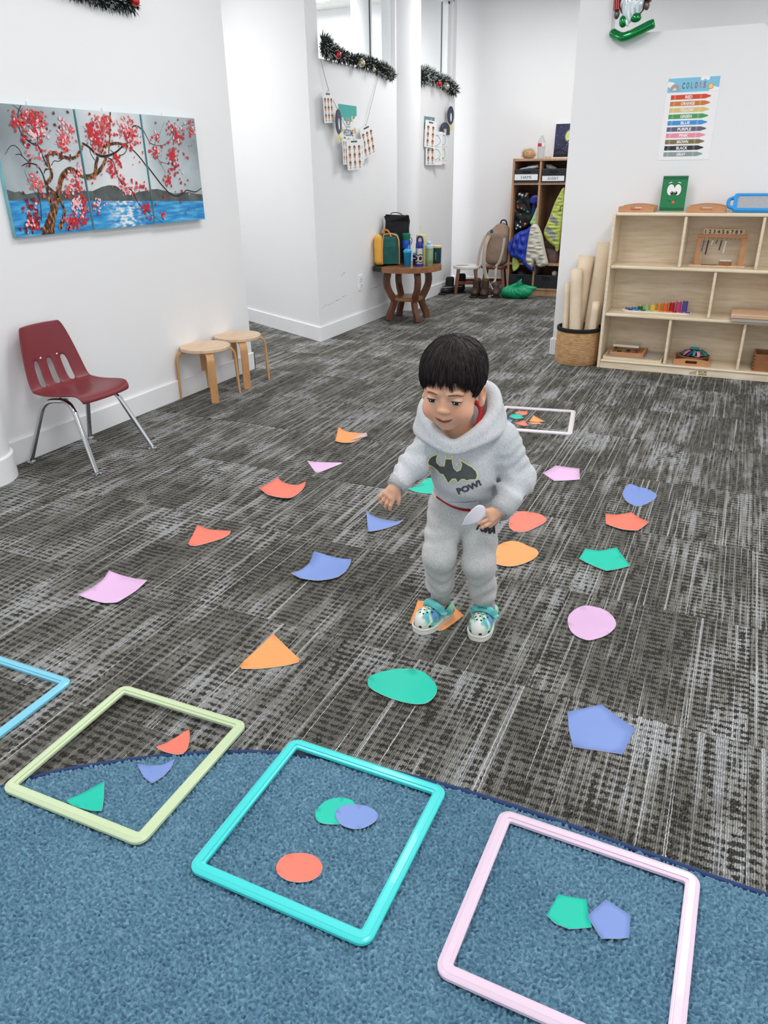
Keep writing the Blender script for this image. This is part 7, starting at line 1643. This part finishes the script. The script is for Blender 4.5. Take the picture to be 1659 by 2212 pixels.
def body():
    A = Acc([axis((-0.225, 0.20, 0.0024)), axis((-0.26, 0.10, 0.0024)), axis((0.015, 0.36, 0.010), (0.36, 0.505, 0.0022), (0.505, 0.615, 0.006), (0.615, 0.885, 0.0024))])
    for s in 'RL':
        A.cap(J['hip'+s], J['knee'+s], 0.040, 0.030, 0.02); A.cap(J['knee'+s], J['ank'+s], 0.029, 0.020, 0.02)
        a = J['ank'+s]; d = (-0.026, -0.036) if s == 'R' else (-0.010, -0.042)
        A.cap((a[0], a[1], 0.045), (a[0]+d[0], a[1]+d[1], 0.034), 0.019, 0.015, 0.01)
        A.cap(J['sh'+s], J['el'+s], 0.026, 0.021, 0.02); A.cap(J['el'+s], J['wr'+s], 0.021, 0.0135, 0.01)
    A.ell((0.006, 0.025, 0.37), (0.066, 0.055, 0.06), 0.03); A.cap(J['waist'], J['chest'], 0.058, 0.062, 0.04); A.cap((-0.055, -0.05, 0.555), (0.068, -0.036, 0.558), 0.034, 0.034, 0.04)
    A.cap(J['neck'], hp(0, 0.02, -0.05), 0.034, 0.033, 0.03)
    # head
    def E(x, y, z, rx, ry, rz, k=0.012, op='add'): A.ell(hp(x, y, z), (rx*HS, ry*HS, rz*HS), k*HS, op, HR)
    def Cp(a, b, ra, rb, k=0.006, op='add'): A.cap(hp(*a), hp(*b), ra*HS, rb*HS, k*HS, op)
    E(0, 0.014, 0.028, 0.071, 0.086, 0.078, 0.02); E(0, -0.022, -0.026, 0.058, 0.056, 0.062, 0.03); E(0, -0.030, -0.058, 0.042, 0.040, 0.032, 0.025)
    for s in (-1, 1):
        E(s*0.035, -0.046, -0.042, 0.029, 0.028, 0.027, 0.018); E(s*0.030, -0.080, 0.003, 0.016, 0.010, 0.009, 0.010, 'sub')
        E(s*0.030, -0.0655, 0.0005, 0.0135, 0.0115, 0.0105, 0.004)          # eyeball under the lids
        Cp((s*0.014, -0.0715, 0.021), (s*0.040, -0.061, 0.021), 0.007, 0.006, 0.012)
        E(s*0.0085, -0.0795, -0.0250, 0.0068, 0.0066, 0.0055, 0.005)
        E(s*(0.0735 if s > 0 else 0.069), 0.012, -0.022, 0.009, 0.019, 0.029, 0.006); E(s*0.081, 0.007, -0.018, 0.006, 0.010, 0.016, 0.004, 'sub'); E(s*0.074, 0.002, -0.042, 0.007, 0.009, 0.010, 0.005)
    Cp((0, -0.073, 0.000), (0, -0.080, -0.018), 0.0065, 0.0085, 0.010); E(0, -0.0840, -0.0215, 0.0092, 0.0078, 0.0076, 0.005)
    E(0, -0.063, -0.052, 0.024, 0.016, 0.014, 0.012)
    Cp((-0.015, -0.072, -0.0485), (0.0, -0.0795, -0.0480), 0.0030, 0.0042, 0.003); Cp((0.0, -0.0795, -0.0480), (0.015, -0.072, -0.0485), 0.0042, 0.0030, 0.003)
    Cp((-0.011, -0.0715, -0.0575), (0.011, -0.0715, -0.0575), 0.0048, 0.0048, 0.003)
    Cp((-0.023, -0.0725, -0.0470), (0.0, -0.0840, -0.0530), 0.0012, 0.0018, 0.0016, 'sub'); Cp((0.0, -0.0840, -0.0530), (0.023, -0.0725, -0.0470), 0.0018, 0.0012, 0.0016, 'sub')
    E(0, -0.058, -0.078, 0.018, 0.014, 0.013, 0.014)
    hand(A, J['wrR'], (-0.58, -0.16, -0.80), (0.35, 0.90, -0.25), -1, 0.42, 0.1, 0.94, 0.18)
    hand(A, J['wrL'], (-0.80, -0.50, -0.34), (-0.30, 0.85, -0.25), -1, 0.42, 0.0, 1.0, 0.35)
    V, Q = A.mesh()
    o = np_obj('person', V, Q, skin_mat(), None, KID, (0, 0, KID_RZ))
    tag(o, 'small child in a grey hooded sweatshirt and clogs, leaning forward with a paper', 'person'); return o
person = body(); PB = surface_bvh(person)

# --- face, drawn on to the head surface
def face():
    M = HR.to_4x4(); M.translation = HEAD; M = M @ Matrix.Scale(HS, 4) @ frame((0, 0, 0), (1, 0, 0), (0, 0, 1))       # face plane: x sideways, y up, z out of the face
    dk = mat('eye_dark', (26, 18, 18), 0.12, coat=0.6); br = mat('brow_brown', (132, 94, 78), 0.8); lp = mat('lip_rose', (214, 134, 120), 0.45); mo = mat('mouth_line', (140, 66, 62), 0.5)
    wh = mat('eye_white', (226, 220, 218), 0.2, coat=0.5)
    for s in (-1, 1):
        al = spline([(s*0.0170, -0.0022), (s*0.022, 0.0020), (s*0.030, 0.0036), (s*0.038, 0.0024), (s*0.0430, -0.0010), (s*0.037, -0.0044), (s*0.029, -0.0056), (s*0.022, -0.0048)], 3, True)
        e = decal('eye', [al if s < 0 else al[::-1]], M, PB, wh, person, 0.0003, 0.003)
        decal('iris', [[(s*0.0298+0.0076*math.cos(q)+0.0002, max(-0.0052, min(0.0034, -0.0008+0.0070*math.sin(q)))) for q in [2*PI*k/18 for k in range(18)]]], M, PB, dk, e, 0.0007, 0.003)
        lid = [(s*0.0165, -0.0018), (s*0.022, 0.0022), (s*0.030, 0.0036), (s*0.038, 0.0024), (s*0.0435, -0.0010), (s*0.0440, 0.0002), (s*0.039, 0.0044), (s*0.030, 0.0058), (s*0.021, 0.0040)]
        decal('lash_line', [lid], M, PB, dk, e, 0.0009, 0.003)
        decal('eye_glint', [circ(s*0.0298-0.0020, 0.0012, 0.0013, n=8)], M, PB, mat('glint_white', (250, 250, 250), 0.2), e, 0.0012, 0.004)
        bw = [(s*0.0130, 0.0200), (s*0.0140, 0.0232), (s*0.025, 0.0240), (s*0.036, 0.0225), (s*0.0470, 0.0150), (s*0.0455, 0.0138), (s*0.035, 0.0182), (s*0.025, 0.0192)]
        decal('eyebrow', [bw], M, PB, br, person, 0.0005, 0.004)
        decal('nostril', [circ(s*0.0058, -0.0312, 0.0026, 0.0014, 10)], M, PB, mo, person, 0.0004, 0.003)
    decal('lips', [spline([(-0.0215, -0.0465), (-0.010, -0.0470), (0.0, -0.0485), (0.010, -0.0470), (0.0215, -0.0465), (0.011, -0.0565), (0.0, -0.0590), (-0.011, -0.0565)], 3, True)], M, PB, lp, person, 0.0004, 0.003)
    decal('mouth_line', [spline([(-0.0230, -0.0440), (-0.013, -0.0490), (0.0, -0.0505), (0.013, -0.0490), (0.0230, -0.0435), (0.014, -0.0530), (0.0, -0.0556), (-0.014, -0.0530)], 3, True)], M, PB, mo, person, 0.0008, 0.003)
face()

# --- hair: a dark cap and many tapering locks from the crown
def hair():
    m = bpy.data.materials.new('dark_brown_hair'); m.use_nodes = True; t = NT(m); b = t.bsdf
    t.put(b.inputs['Base Color'], t.ramp(t.noise(t.vmul(t.coord(), (160, 160, 40)), 1.0, 2.0), [(0.3, rgb(14, 10, 12)), (0.5, rgb(32, 23, 25)), (0.72, rgb(60, 44, 45))])); b.inputs['Roughness'].default_value = 0.5; b.inputs['Specular IOR Level'].default_value = 0.35
    rx, ry, rz, cy, cz = 0.0735, 0.0885, 0.078, 0.014, 0.028
    def end(phi):                                   # how far down the hair reaches, in degrees from the crown, phi 0 = forehead
        a = math.degrees(phi); return float(np.interp(a, [-180, -120, -98, -82, -62, -48, -30, 0, 30, 50, 62, 78, 92, 108, 130, 180], [122, 122, 122, 120, 114, 103, 97, 95, 97, 102, 122, 122, 104, 108, 118, 122]))
    cr = Matrix.Rotation(math.radians(-14), 3, 'X')
    def pos(phi, th, lift):
        d = cr @ Vector((math.sin(th)*math.sin(phi), -math.sin(th)*math.cos(phi), math.cos(th)))
        q = Vector((d.x*rx, d.y*ry+cy, d.z*rz+cz)); n = Vector((d.x/rx, d.y/ry, d.z/rz)).normalized()
        return q+n*lift, n
    nu, nv = 72, 22; vs = []
    for j in range(nv):
        for i in range(nu):
            phi = -PI+2*PI*i/nu; th = math.radians(end(phi)-(9 if abs(phi) < 0.95 else 3))*j/(nv-1)
            p, n_ = pos(phi, th, 0.0065*min(1.0, (nv-1-j)/4.0)+0.0012); vs.append(hp(*p))
    fs = [(j*nu+i, (j+1)*nu+i, (j+1)*nu+(i+1) % nu, j*nu+(i+1) % nu) for j in range(nv-1) for i in range(nu)]
    o = MB().add(vs, fs).build('hair', m, person, smooth=180)
    rs = random.Random(21); mb = MB()
    clumps = [(rs.uniform(-PI, PI), rs.uniform(-0.25, 0.25), rs.uniform(0.0, 0.006), rs.uniform(-8, 6)) for _ in range(170)]
    for k in range(4200):
        cl = clumps[k % 170]; phi0 = cl[0]+rs.gauss(0, 0.045); swirl = cl[1]; e = end(phi0)+cl[3]*(1.0 if abs(phi0) < 1.0 else 0.8)+rs.uniform(-4, 3)
        t0 = rs.choice([0.02, 0.05, 0.15, 0.3, 0.45])+rs.uniform(0, 0.05); nseg = 7; P = []; R_ = []
        w = rs.uniform(0.0006, 0.0011); top = rs.uniform(0.004, 0.009)+cl[2]
        for i in range(nseg+1):
            f = i/nseg; tt = t0+(1-t0)*f; th = math.radians(e)*tt; ph = phi0+swirl*(1-tt)+0.05*math.sin(5*tt+cl[0]*3)
            fluff = top*(0.35+0.65*math.sin(PI*min(1, tt*0.9+0.12)))+(0.004 if f > 0.85 and abs(phi0) > 1.2 else 0)
            p, n_ = pos(ph, th, 0.003+fluff*(1-0.35*f)); P.append(hp(*p)); R_.append(w*(1.0 if f < 0.6 else 1.0-0.85*(f-0.6)/0.4))
        mb.tube(P, R_, 3, caps=False)
    for _ in range(60):                             # a few stray wisps on top
        phi = rs.uniform(-PI, PI); th = rs.uniform(0.02, 0.95); p, n_ = pos(phi, th, 0.007); d = Vector((rs.gauss(0, 1), rs.gauss(0, 1), 0.4)); d = (d-n_*d.dot(n_)).normalized()
        L_ = rs.uniform(0.6, 1.4); d = (d+Vector((0, 0, 0.3))).normalized() if False else d; mb.tube([hp(*p), hp(*(p+d*0.012*L_+n_*0.0035)), hp(*(p+d*0.024*L_+n_*0.0040)), hp(*(p+d*0.036*L_+n_*0.0015))], [0.0008, 0.0008, 0.0006, 0.0002], 3, caps=False)
    stuff(mb.build('hair_locks', m, o, smooth=180))
hair()

# --- clothes
def fleece(name, c, ribs=None):
    m = bpy.data.materials.new(name); m.use_nodes = True; t = NT(m); b = t.bsdf; co = t.coord()
    f = t.noise(t.vmul(co, (420, 420, 160)), 1.0, 2.0); g = t.noise(co, 14.0, 2.0)
    lo = rgb(*[v-18 for v in c]); hi = rgb(*[min(255, v+14) for v in c])
    col = t.ramp(t.math('ADD', t.math('MULTIPLY', f, 0.75), t.math('MULTIPLY', g, 0.25)), [(0.32, lo), (0.66, hi)])
    t.put(b.inputs['Base Color'], col); b.inputs['Roughness'].default_value = 0.95; b.inputs['Specular IOR Level'].default_value = 0.1; b.inputs['Sheen Weight'].default_value = 0.2
    h = f
    if ribs == 'z':
        s = t.sep(co); h = t.math('ADD', f, t.math('MULTIPLY', t.math('SINE', t.math('MULTIPLY', t.math('ADD', s[0], t.math('MULTIPLY', s[1], 0.7)), 2*PI/0.0032)), 1.2))
    t.put(b.inputs['Normal'], t.bump(h, 0.45, 0.0022)); return m
M_FLEECE = fleece('heather_grey_fleece', (207, 210, 214)); M_SWEAT = fleece('heather_grey_sweat', (200, 200, 199)); M_RIB = fleece('grey_rib_knit', (192, 193, 194), 'z'); M_RED = mat('red_tee', (168, 24, 36), 0.85, bump=0.2, bscale=300)
def folds(G, a, b, r, amp, n, seed=0.0):
    """creases running across a limb between a and b"""
    a = np.array(a); b = np.array(b); d = b-a; L = np.linalg.norm(d); d = d/L
    t = (G[0]-a[0])*d[0]+(G[1]-a[1])*d[1]+(G[2]-a[2])*d[2]
    q = np.sqrt(np.maximum((G[0]-a[0])**2+(G[1]-a[1])**2+(G[2]-a[2])**2-t*t, 0))
    return amp*np.sin(2*PI*n*t/L+1.6*np.sin(70*G[0]+seed)+1.2*np.sin(55*G[1]+2*seed))*np.exp(-((t/L-0.5)/0.42)**4)*np.exp(-np.maximum(q-r*1.3, 0)/0.01)
def hoodie():
    def f(G):
        d = s_ell(G, (0.004, -0.040, 0.500), (0.082, 0.072, 0.085)); d = smin(d, s_ell(G, (0.010, 0.004, 0.435), (0.083, 0.074, 0.065)), 0.05)
        d = smin(d, s_cap(G, (-0.052, -0.058, 0.560), (0.066, -0.036, 0.565), 0.044, 0.046), 0.04)
        d = np.maximum(d-0.004*np.exp(-((G[2]-0.40)/0.02)**2), 0.392-G[2]-0.42*np.clip(G[0], -0.05, 0.05)*(G[1] < 0.03)-0.05*(G[1]+0.05))
        r = smin(s_cap(G, J['shR'], J['elR'], 0.040, 0.034), s_cap(G, J['elR'], (-0.150, -0.122, 0.488), 0.033, 0.026), 0.02)
        r = r+folds(G, J['shR'], J['wrR'], 0.036, 0.0026, 3.2, 1.0)
        l = smin(s_cap(G, J['shL'], J['elL'], 0.046, 0.042), s_cap(G, J['elL'], (0.108, -0.108, 0.428), 0.041, 0.030), 0.02)
        l = l+folds(G, J['elL'], J['wrL'], 0.036, 0.0038, 3.0, 2.0)+folds(G, J['shL'], J['elL'], 0.044, 0.0018, 4.0, 3.0)
        d = smin(d, smin(r, l, 0.004), 0.014)
        d = d+0.0016*noise3(G, 60, 4)+0.0026*np.sin(95*G[2]+40*G[0])*np.exp(-((G[2]-0.425)/0.03)**2)*(G[1] < 0)
        hole = s_cap(G, (-0.016, -0.080, 0.618), (-0.024, -0.100, 0.70), 0.036, 0.05)
        return smax(d, -hole, 0.008)
    o = field('hoodie', f, (-0.205, -0.19, 0.34), (0.205, 0.10, 0.635), 0.0034, M_FLEECE, person)
    for n_, a, b, r0, r1 in (('sleeve_cuff', (-0.149, -0.120, 0.488), (-0.160, -0.135, 0.474), 0.0265, 0.0225), ('sleeve_cuff', (0.110, -0.106, 0.430), (0.092, -0.130, 0.413), 0.0300, 0.0265)):
        a = Vector(a); b = Vector(b); d = (b-a).normalized()
        MB().tube([a-d*0.004, a+d*0.002, a+(b-a)*0.5, b, b+d*0.001, b-d*0.006], [r0-0.002, r0+0.001, r0, r1+0.001, r1-0.003, r1-0.006], 28, caps=False).build(n_, M_RIB, o, smooth=180)
    return o
hd = hoodie(); HB = surface_bvh(hd)
def hood():
    ring = [(-0.0280, -0.140, 0.590), (0.010, -0.133, 0.603), (0.047, -0.104, 0.625), (0.073, -0.050, 0.655), (0.060, 0.006, 0.684), (-0.008, 0.030, 0.688), (-0.070, 0.002, 0.672), (-0.096, -0.052, 0.643), (-0.068, -0.114, 0.614)]
    P = spline(ring, 5, True)
    def f(G):
        d = None; n = len(P)
        for i in range(n):
            a, b = P[i], P[(i+1) % n]; fr = max(0.0, min(1.0, (a[1]+0.15)/0.10))      # 0 in front, 1 behind
            r = 0.0078+0.0072*fr; c = s_cap(G, a, b, r); low = (a[0]*1.16+0.004, a[1]*1.03, a[2]-0.012-0.030*fr)
            c = smin(c, s_cap(G, a, low, r*1.0, r*1.15), 0.012); d = c if d is None else smin(d, c, 0.006)
        bag = s_ell(G, (-0.004, 0.038, 0.622), (0.080, 0.046, 0.064)); d = smin(d, bag, 0.02)
        hole = s_cap(G, (-0.014, -0.070, 0.55), (-0.024, -0.090, 0.72), 0.044, 0.054); d = smax(d, -hole, 0.008)
        return d+0.0012*noise3(G, 70, 9)
    o = field('hood', f, (-0.13, -0.19, 0.545), (0.12, 0.10, 0.705), 0.0032, M_FLEECE, person)
    return o
hood()
def trousers():
    def f(G):
        d = s_ell(G, (0.008, 0.022, 0.375), (0.082, 0.074, 0.058)); d = smin(d, s_cap(G, (0.0, 0.018, 0.345), (0.018, 0.018, 0.345), 0.062, 0.062), 0.04)
        out = None
        for s, sd in (('R', 1.0), ('L', 2.0)):
            h, k, a = J['hip'+s], J['knee'+s], J['ank'+s]; low = tuple(np.array(a)+(np.array(k)-np.array(a))*0.30)
            l = smin(s_cap(G, h, k, 0.052, 0.043), s_cap(G, k, low, 0.042, 0.039), 0.02)
            l = smin(l, s_cap(G, low, tuple(np.array(a)+(np.array(k)-np.array(a))*0.20), 0.039, 0.032), 0.01)
            l = l+folds(G, k, a, 0.04, 0.0019, 3.2, sd)+folds(G, h, k, 0.048, 0.0020, 3.0, sd+2)
            out = l if out is None else smin(out, l, 0.006)
        d = smin(d, out, 0.018)
        return np.maximum(d+0.0014*noise3(G, 55, 3)+0.0022*np.sin(150*G[2]+60*G[0])*np.exp(-((G[2]-0.395)/0.02)**2), G[2]-0.425)
    o = field('trousers', f, (-0.115, -0.12, 0.07), (0.14, 0.115, 0.43), 0.0036, M_SWEAT, person)
    for s in 'RL':
        k, a = Vector(J['knee'+s]), Vector(J['ank'+s]); d = (k-a); p = a+d*0.26; q = a+d*(-0.20)
        MB().tube([p+(p-q)*0.08, p, p+(q-p)*0.33, p+(q-p)*0.66, q, q+(p-q)*0.08], [0.027, 0.0305, 0.0290, 0.0285, 0.0285, 0.024], 30, caps=False).build('trouser_cuff', M_RIB, o, smooth=180)
    return o
tr = trousers(); TB = surface_bvh(tr)
def tee():
    P = []
    for k in range(25):
        x = -0.062+0.132*k/24; z = 0.392-0.42*max(-0.05, min(0.05, x))-0.05*(-0.02)
        hit = HB.ray_cast(Vector((x, -0.4, z+0.004)), Vector((0, 1, 0)), 0.8)
        if hit[0] is not None: P.append((x, hit[0].y+0.0045, z-0.0022))
    MB().tube(P, 0.0036, 8).build('red_tee_hem', M_RED, person, smooth=60)
    P = spline([(0.024, -0.112, 0.612), (0.036, -0.085, 0.634), (0.040, -0.05, 0.652), (0.02, -0.02, 0.662), (-0.03, -0.015, 0.664)], 5)
    MB().tube(P, 0.0062, 10).build('red_tee_collar', M_RED, person, smooth=60)
tee()
BAT = [(-0.0873, 0.5322), (-0.0837, 0.5401), (-0.0752, 0.5481), (-0.0607, 0.5537), (-0.0642, 0.5407), (-0.0633, 0.5289), (-0.0553, 0.5213), (-0.0456, 0.5224), (-0.0435, 0.5387), (-0.0432, 0.5516), (-0.0399, 0.5419), (-0.0302, 0.5417), (-0.0263, 0.5501), (-0.0251, 0.534), (-0.0211, 0.5198), (-0.0136, 0.5129), (-0.0065, 0.5176), (-0.0032, 0.5294), (-0.0096, 0.5423), (0.0076, 0.5324), (0.0224, 0.5237), (0.0325, 0.5122), (0.0354, 0.5018), (0.0333, 0.4912), (0.0297, 0.4897), (0.0163, 0.4906), (0.0103, 0.4872), (0.004, 0.4923), (-0.0033, 0.4913), (-0.0115, 0.4804), (-0.0167, 0.4917), (-0.0241, 0.4906), (-0.0312, 0.4797), (-0.0343, 0.4743), (-0.0399, 0.4861), (-0.0475, 0.4978), (-0.0549, 0.4968), (-0.0611, 0.504), (-0.0673, 0.5078), (-0.0797, 0.518), (-0.086, 0.5256)]
def prints():
    F = frame((0, 0, 0), (1, 0, 0), (0, 0, 1)); ye = mat('pale_yellow_print', (232, 228, 168), 0.6); sl = mat('slate_grey_print', (84, 90, 92), 0.65, var=0.12, vscale=60)
    bat = [(p[0]+0.002, p[1]) for p in BAT][::-1]
    e = decal('bat_emblem', [bat], F, HB, sl, hd, 0.0009, 0.004)
    edge = []; cl = bat+[bat[0]]
    for (x0, y0), (x1, y1) in zip(cl, cl[1:]):
        dx, dy = x1-x0, y1-y0; L = math.hypot(dx, dy); nx, ny = -dy/L*0.0016, dx/L*0.0016; ex, ey = dx/L*0.0008, dy/L*0.0008
        edge.append([(x0-ex-nx, y0-ey-ny), (x1+ex-nx, y1+ey-ny), (x1+ex+nx, y1+ey+ny), (x0-ex+nx, y0-ey+ny)])
    stuff(decal('emblem_outline', edge, F, HB, ye, hd, 0.0016, 0.004))
    R_ = F @ Matrix.Translation((0.018, 0.468, 0)) @ Matrix.Rotation(0.42, 4, 'Z'); v, q = text2d('POW!', 0.0165, 0.0012)
    decal('print_lettering', [(v, q)], R_, HB, mat('charcoal_print', (72, 74, 78), 0.7), hd, 0.0010, 0.005)
    R2 = F @ Matrix.Translation((0.068, 0.322, 0)) @ Matrix.Rotation(-0.36, 4, 'Z'); v, q = text2d('PUMA', 0.013, 0.0014); v = [(x*1.05, y, z) for x, y, z in v]
    decal('trouser_lettering', [(v, q)], R2, TB, mat('black_trouser_print', (18, 18, 20), 0.6), tr, 0.0010, 0.004)
    cat = [(0.080, 0.334), (0.083, 0.334), (0.0855, 0.3415), (0.091, 0.3455), (0.098, 0.3480), (0.0985, 0.3497), (0.094, 0.3490), (0.0885, 0.3475), (0.0835, 0.3500), (0.080, 0.3490), (0.0830, 0.3455), (0.0825, 0.3415)]
    decal('leaping_logo', [[(x+0.001, z-0.020) for x, z in cat[::-1]]], F, TB, mat('black_trouser_print', (18, 18, 20), 0.6), tr, 0.0010, 0.004)
    pk = [(-0.030, 0.414), (0.044, 0.425), (0.050, 0.396), (0.018, 0.399), (-0.020, 0.409)]
    decal('front_pocket', [pk[::-1]], F, HB, M_FLEECE, hd, 0.0032, 0.006)
prints()

# --- clogs
def swirl():
    m = bpy.data.materials.new('marbled_foam'); m.use_nodes = True; t = NT(m); b = t.bsdf; co = t.coord()
    d = t.noise(t.vmul(co, (22, 9, 14)), 1.0, 3.0, 0.55, 2.2)
    t.put(b.inputs['Base Color'], t.ramp(d, [(0.30, rgb(34, 110, 140)), (0.38, rgb(110, 152, 214)), (0.44, rgb(90, 200, 190)), (0.50, rgb(168, 226, 176)), (0.54, rgb(236, 238, 234)), (0.66, rgb(240, 240, 236)), (0.72, rgb(60, 176, 170)), (0.80, rgb(40, 120, 150))]))
    s_ = t.sep(co); t.put(b.inputs['Base Color'], t.mix(t.step(t.math('ADD', s_[1], t.math('MULTIPLY', t.noise(co, 60.0), 0.03)), -0.046, -0.060), b.inputs['Base Color'].links[0].from_socket, rgb(236, 236, 230)))
    b.inputs['Roughness'].default_value = 0.45; return m
M_SWIRL = swirl(); M_CLOGW = mat('white_foam', (228, 228, 220), 0.55); M_HOLE = mat('clog_hole', (22, 26, 34), 0.8)
def clog(x, y, th, mirror, lettering):
    root = bpy.data.objects.new('clog', None)
    def f(G):
        d = smin(s_ell(G, (0, -0.034, 0.028), (0.0335, 0.044, 0.036)), s_ell(G, (0, 0.022, 0.024), (0.029, 0.048, 0.034)), 0.02)
        d = smin(d, s_cap(G, (-0.014, 0.052, 0.03), (0.014, 0.052, 0.03), 0.018), 0.02)
        top = s_cap(G, (0, 0.028, 0.065), (0, 0.048, 0.065), 0.028, 0.027, None); d = smax(d, -top, 0.006)
        d = smax(d, -s_ell(G, (0, 0.026, 0.045), (0.0225, 0.036, 0.030)), 0.004)
        return np.maximum(d, 0.010-G[2])
    o = field('clog', f, (-0.045, -0.09, 0.0), (0.045, 0.085, 0.075), 0.0024, M_SWIRL, person, loc=(x, y, 0.001), rot=(0, 0, th)); o.scale = (0.97, 0.95, 1.0); bv = surface_bvh(o)
    out = spline([(0.0, -0.0815), (0.020, -0.076), (0.033, -0.052), (0.0345, -0.025), (0.029, 0.012), (0.0285, 0.045), (0.019, 0.070), (0.0, 0.0745), (-0.019, 0.070), (-0.0285, 0.045), (-0.029, 0.012), (-0.0345, -0.025), (-0.033, -0.052), (-0.020, -0.076)], 4, True)
    MB().prism(out, 0.013).build('sole', M_CLOGW, o, bevel=0.002, bseg=2)
    MB().tube([(p[0]*0.985, p[1]*0.985, 0.0165) for p in out], 0.0032, 6, closed=True).build('sole_rim', M_CLOGW, o, smooth=60)
    F = frame((0, 0, 0), (1, 0, 0), (0, 1, 0))
    for (hx, hy) in ((-0.014, -0.022), (0.0, -0.018), (0.014, -0.022), (-0.019, -0.036), (-0.007, -0.034), (0.007, -0.034), (0.019, -0.036), (-0.012, -0.048), (0.0, -0.046), (0.012, -0.048), (-0.006, -0.058), (0.006, -0.058)):
        decal('vent_hole', [circ(hx, hy, 0.0026, n=10)], F, bv, M_HOLE, o, 0.0005, 0.004)
    for a in (-70, -32, 12, 52):
        q = math.radians(a); dx, dy = math.sin(q), -math.cos(q); N = frame((0, -0.034, 0.024), (math.cos(q), math.sin(q), 0), (0, 0, 1))
        decal('side_vent', [[(-0.0045, -0.003), (0.0045, -0.003), (0.0038, 0.0035), (-0.0038, 0.0035)]], N, bv, M_HOLE, o, 0.0006, 0.004, 0.08)
    P = spline([(-0.0335, 0.012, 0.032), (-0.033, -0.004, 0.052), (-0.020, -0.014, 0.068), (0.0, -0.017, 0.073), (0.020, -0.014, 0.068), (0.033, -0.004, 0.052), (0.0335, 0.012, 0.032)], 5)
    stp = MB().tube(P, 0.0105, 10, flat=(1.0, 0.26), up=(0, -0.60, 0.80)).build('heel_strap', mat('teal_marbled_strap', (96, 196, 196), 0.45, var=0.35, vscale=30, stretch=(1, 1, 4)), o, smooth=80)
    for s in (-1, 1):
        MB().tube([(s*0.0325, 0.012, 0.033), (s*0.0375, 0.012, 0.033)], 0.0085, 16).build('strap_rivet', M_CLOGW, o, smooth=50)
    if lettering:
        N = frame((0, -0.016, 0.070), (-1, 0, 0), (0, 0.62, -0.78)); N = frame((0, -0.017, 0.071), (-1, 0, 0), (0, 0.8, -0.6))
        v, q = text2d('crocs', 0.0062, 0.0003, 1.25); bs_ = surface_bvh(stp); Nz = frame((0, -0.017, 0.071), (-1, 0, 0), Vector((0, -0.60, 0.80)).cross(Vector((-1, 0, 0))))
        decal('strap_lettering', [(v, q)], Nz, bs_, mat('strap_print', (24, 70, 96), 0.6), o, 0.0006, 0.004, 0.02)
    bpy.data.objects.remove(root); return o
clog(-0.066, 0.000, math.radians(-36), 1, False)
clog(0.073, -0.012, math.radians(-14), 1, True)

def held_paper():
    pts = [(0.0036, 0.3926), (0.0058, 0.4007), (0.0124, 0.4197), (0.0237, 0.436), (0.0351, 0.4482), (0.0444, 0.452), (0.0539, 0.449), (0.0585, 0.4425), (0.0600, 0.430), (0.052, 0.4155), (0.040, 0.405), (0.0201, 0.3965), (0.0084, 0.3925)]
    cx, cz = 0.032, 0.424; mb = MB(); ring = spline(pts, 3, True); vs = [(0, 0)]+[(p[0]-cx, p[1]-cz) for p in ring]; n = len(ring)
    K = Matrix.Rotation(KID_RZ, 4, 'Z'); K.translation = Vector(KID)
    V3 = [(x, -0.178-0.25*x*0.4+5.0*(x*0.75+y*0.65)**2-0.02*y, y) for x, y in vs]
    V2 = []; fs = []; rings = 5
    for r in range(1, rings+1):
        for i in range(n):
            x, y = vs[1+i][0]*r/rings, vs[1+i][1]*r/rings; V2.append((x, 4.5*(x*0.72+y*0.70)**2, y))
    V2.append((0, 0, 0)); c = len(V2)-1
    fs = [(c, i, (i+1) % n) for i in range(n)]+[(r*n+i, (r+1)*n+i, (r+1)*n+(i+1) % n, r*n+(i+1) % n) for r in range(rings-1) for i in range(n)]
    o = mb.add(V2, fs).build('held_paper', mat('pale_lilac_white_paper', (232, 228, 236), 0.55), None, smooth=180, solid=0.0005)
    o.matrix_world = K @ Matrix.Translation((cx, -0.176, cz)); tag(o, 'pale paper disc held in the hand of the child', 'paper shape')
held_paper()
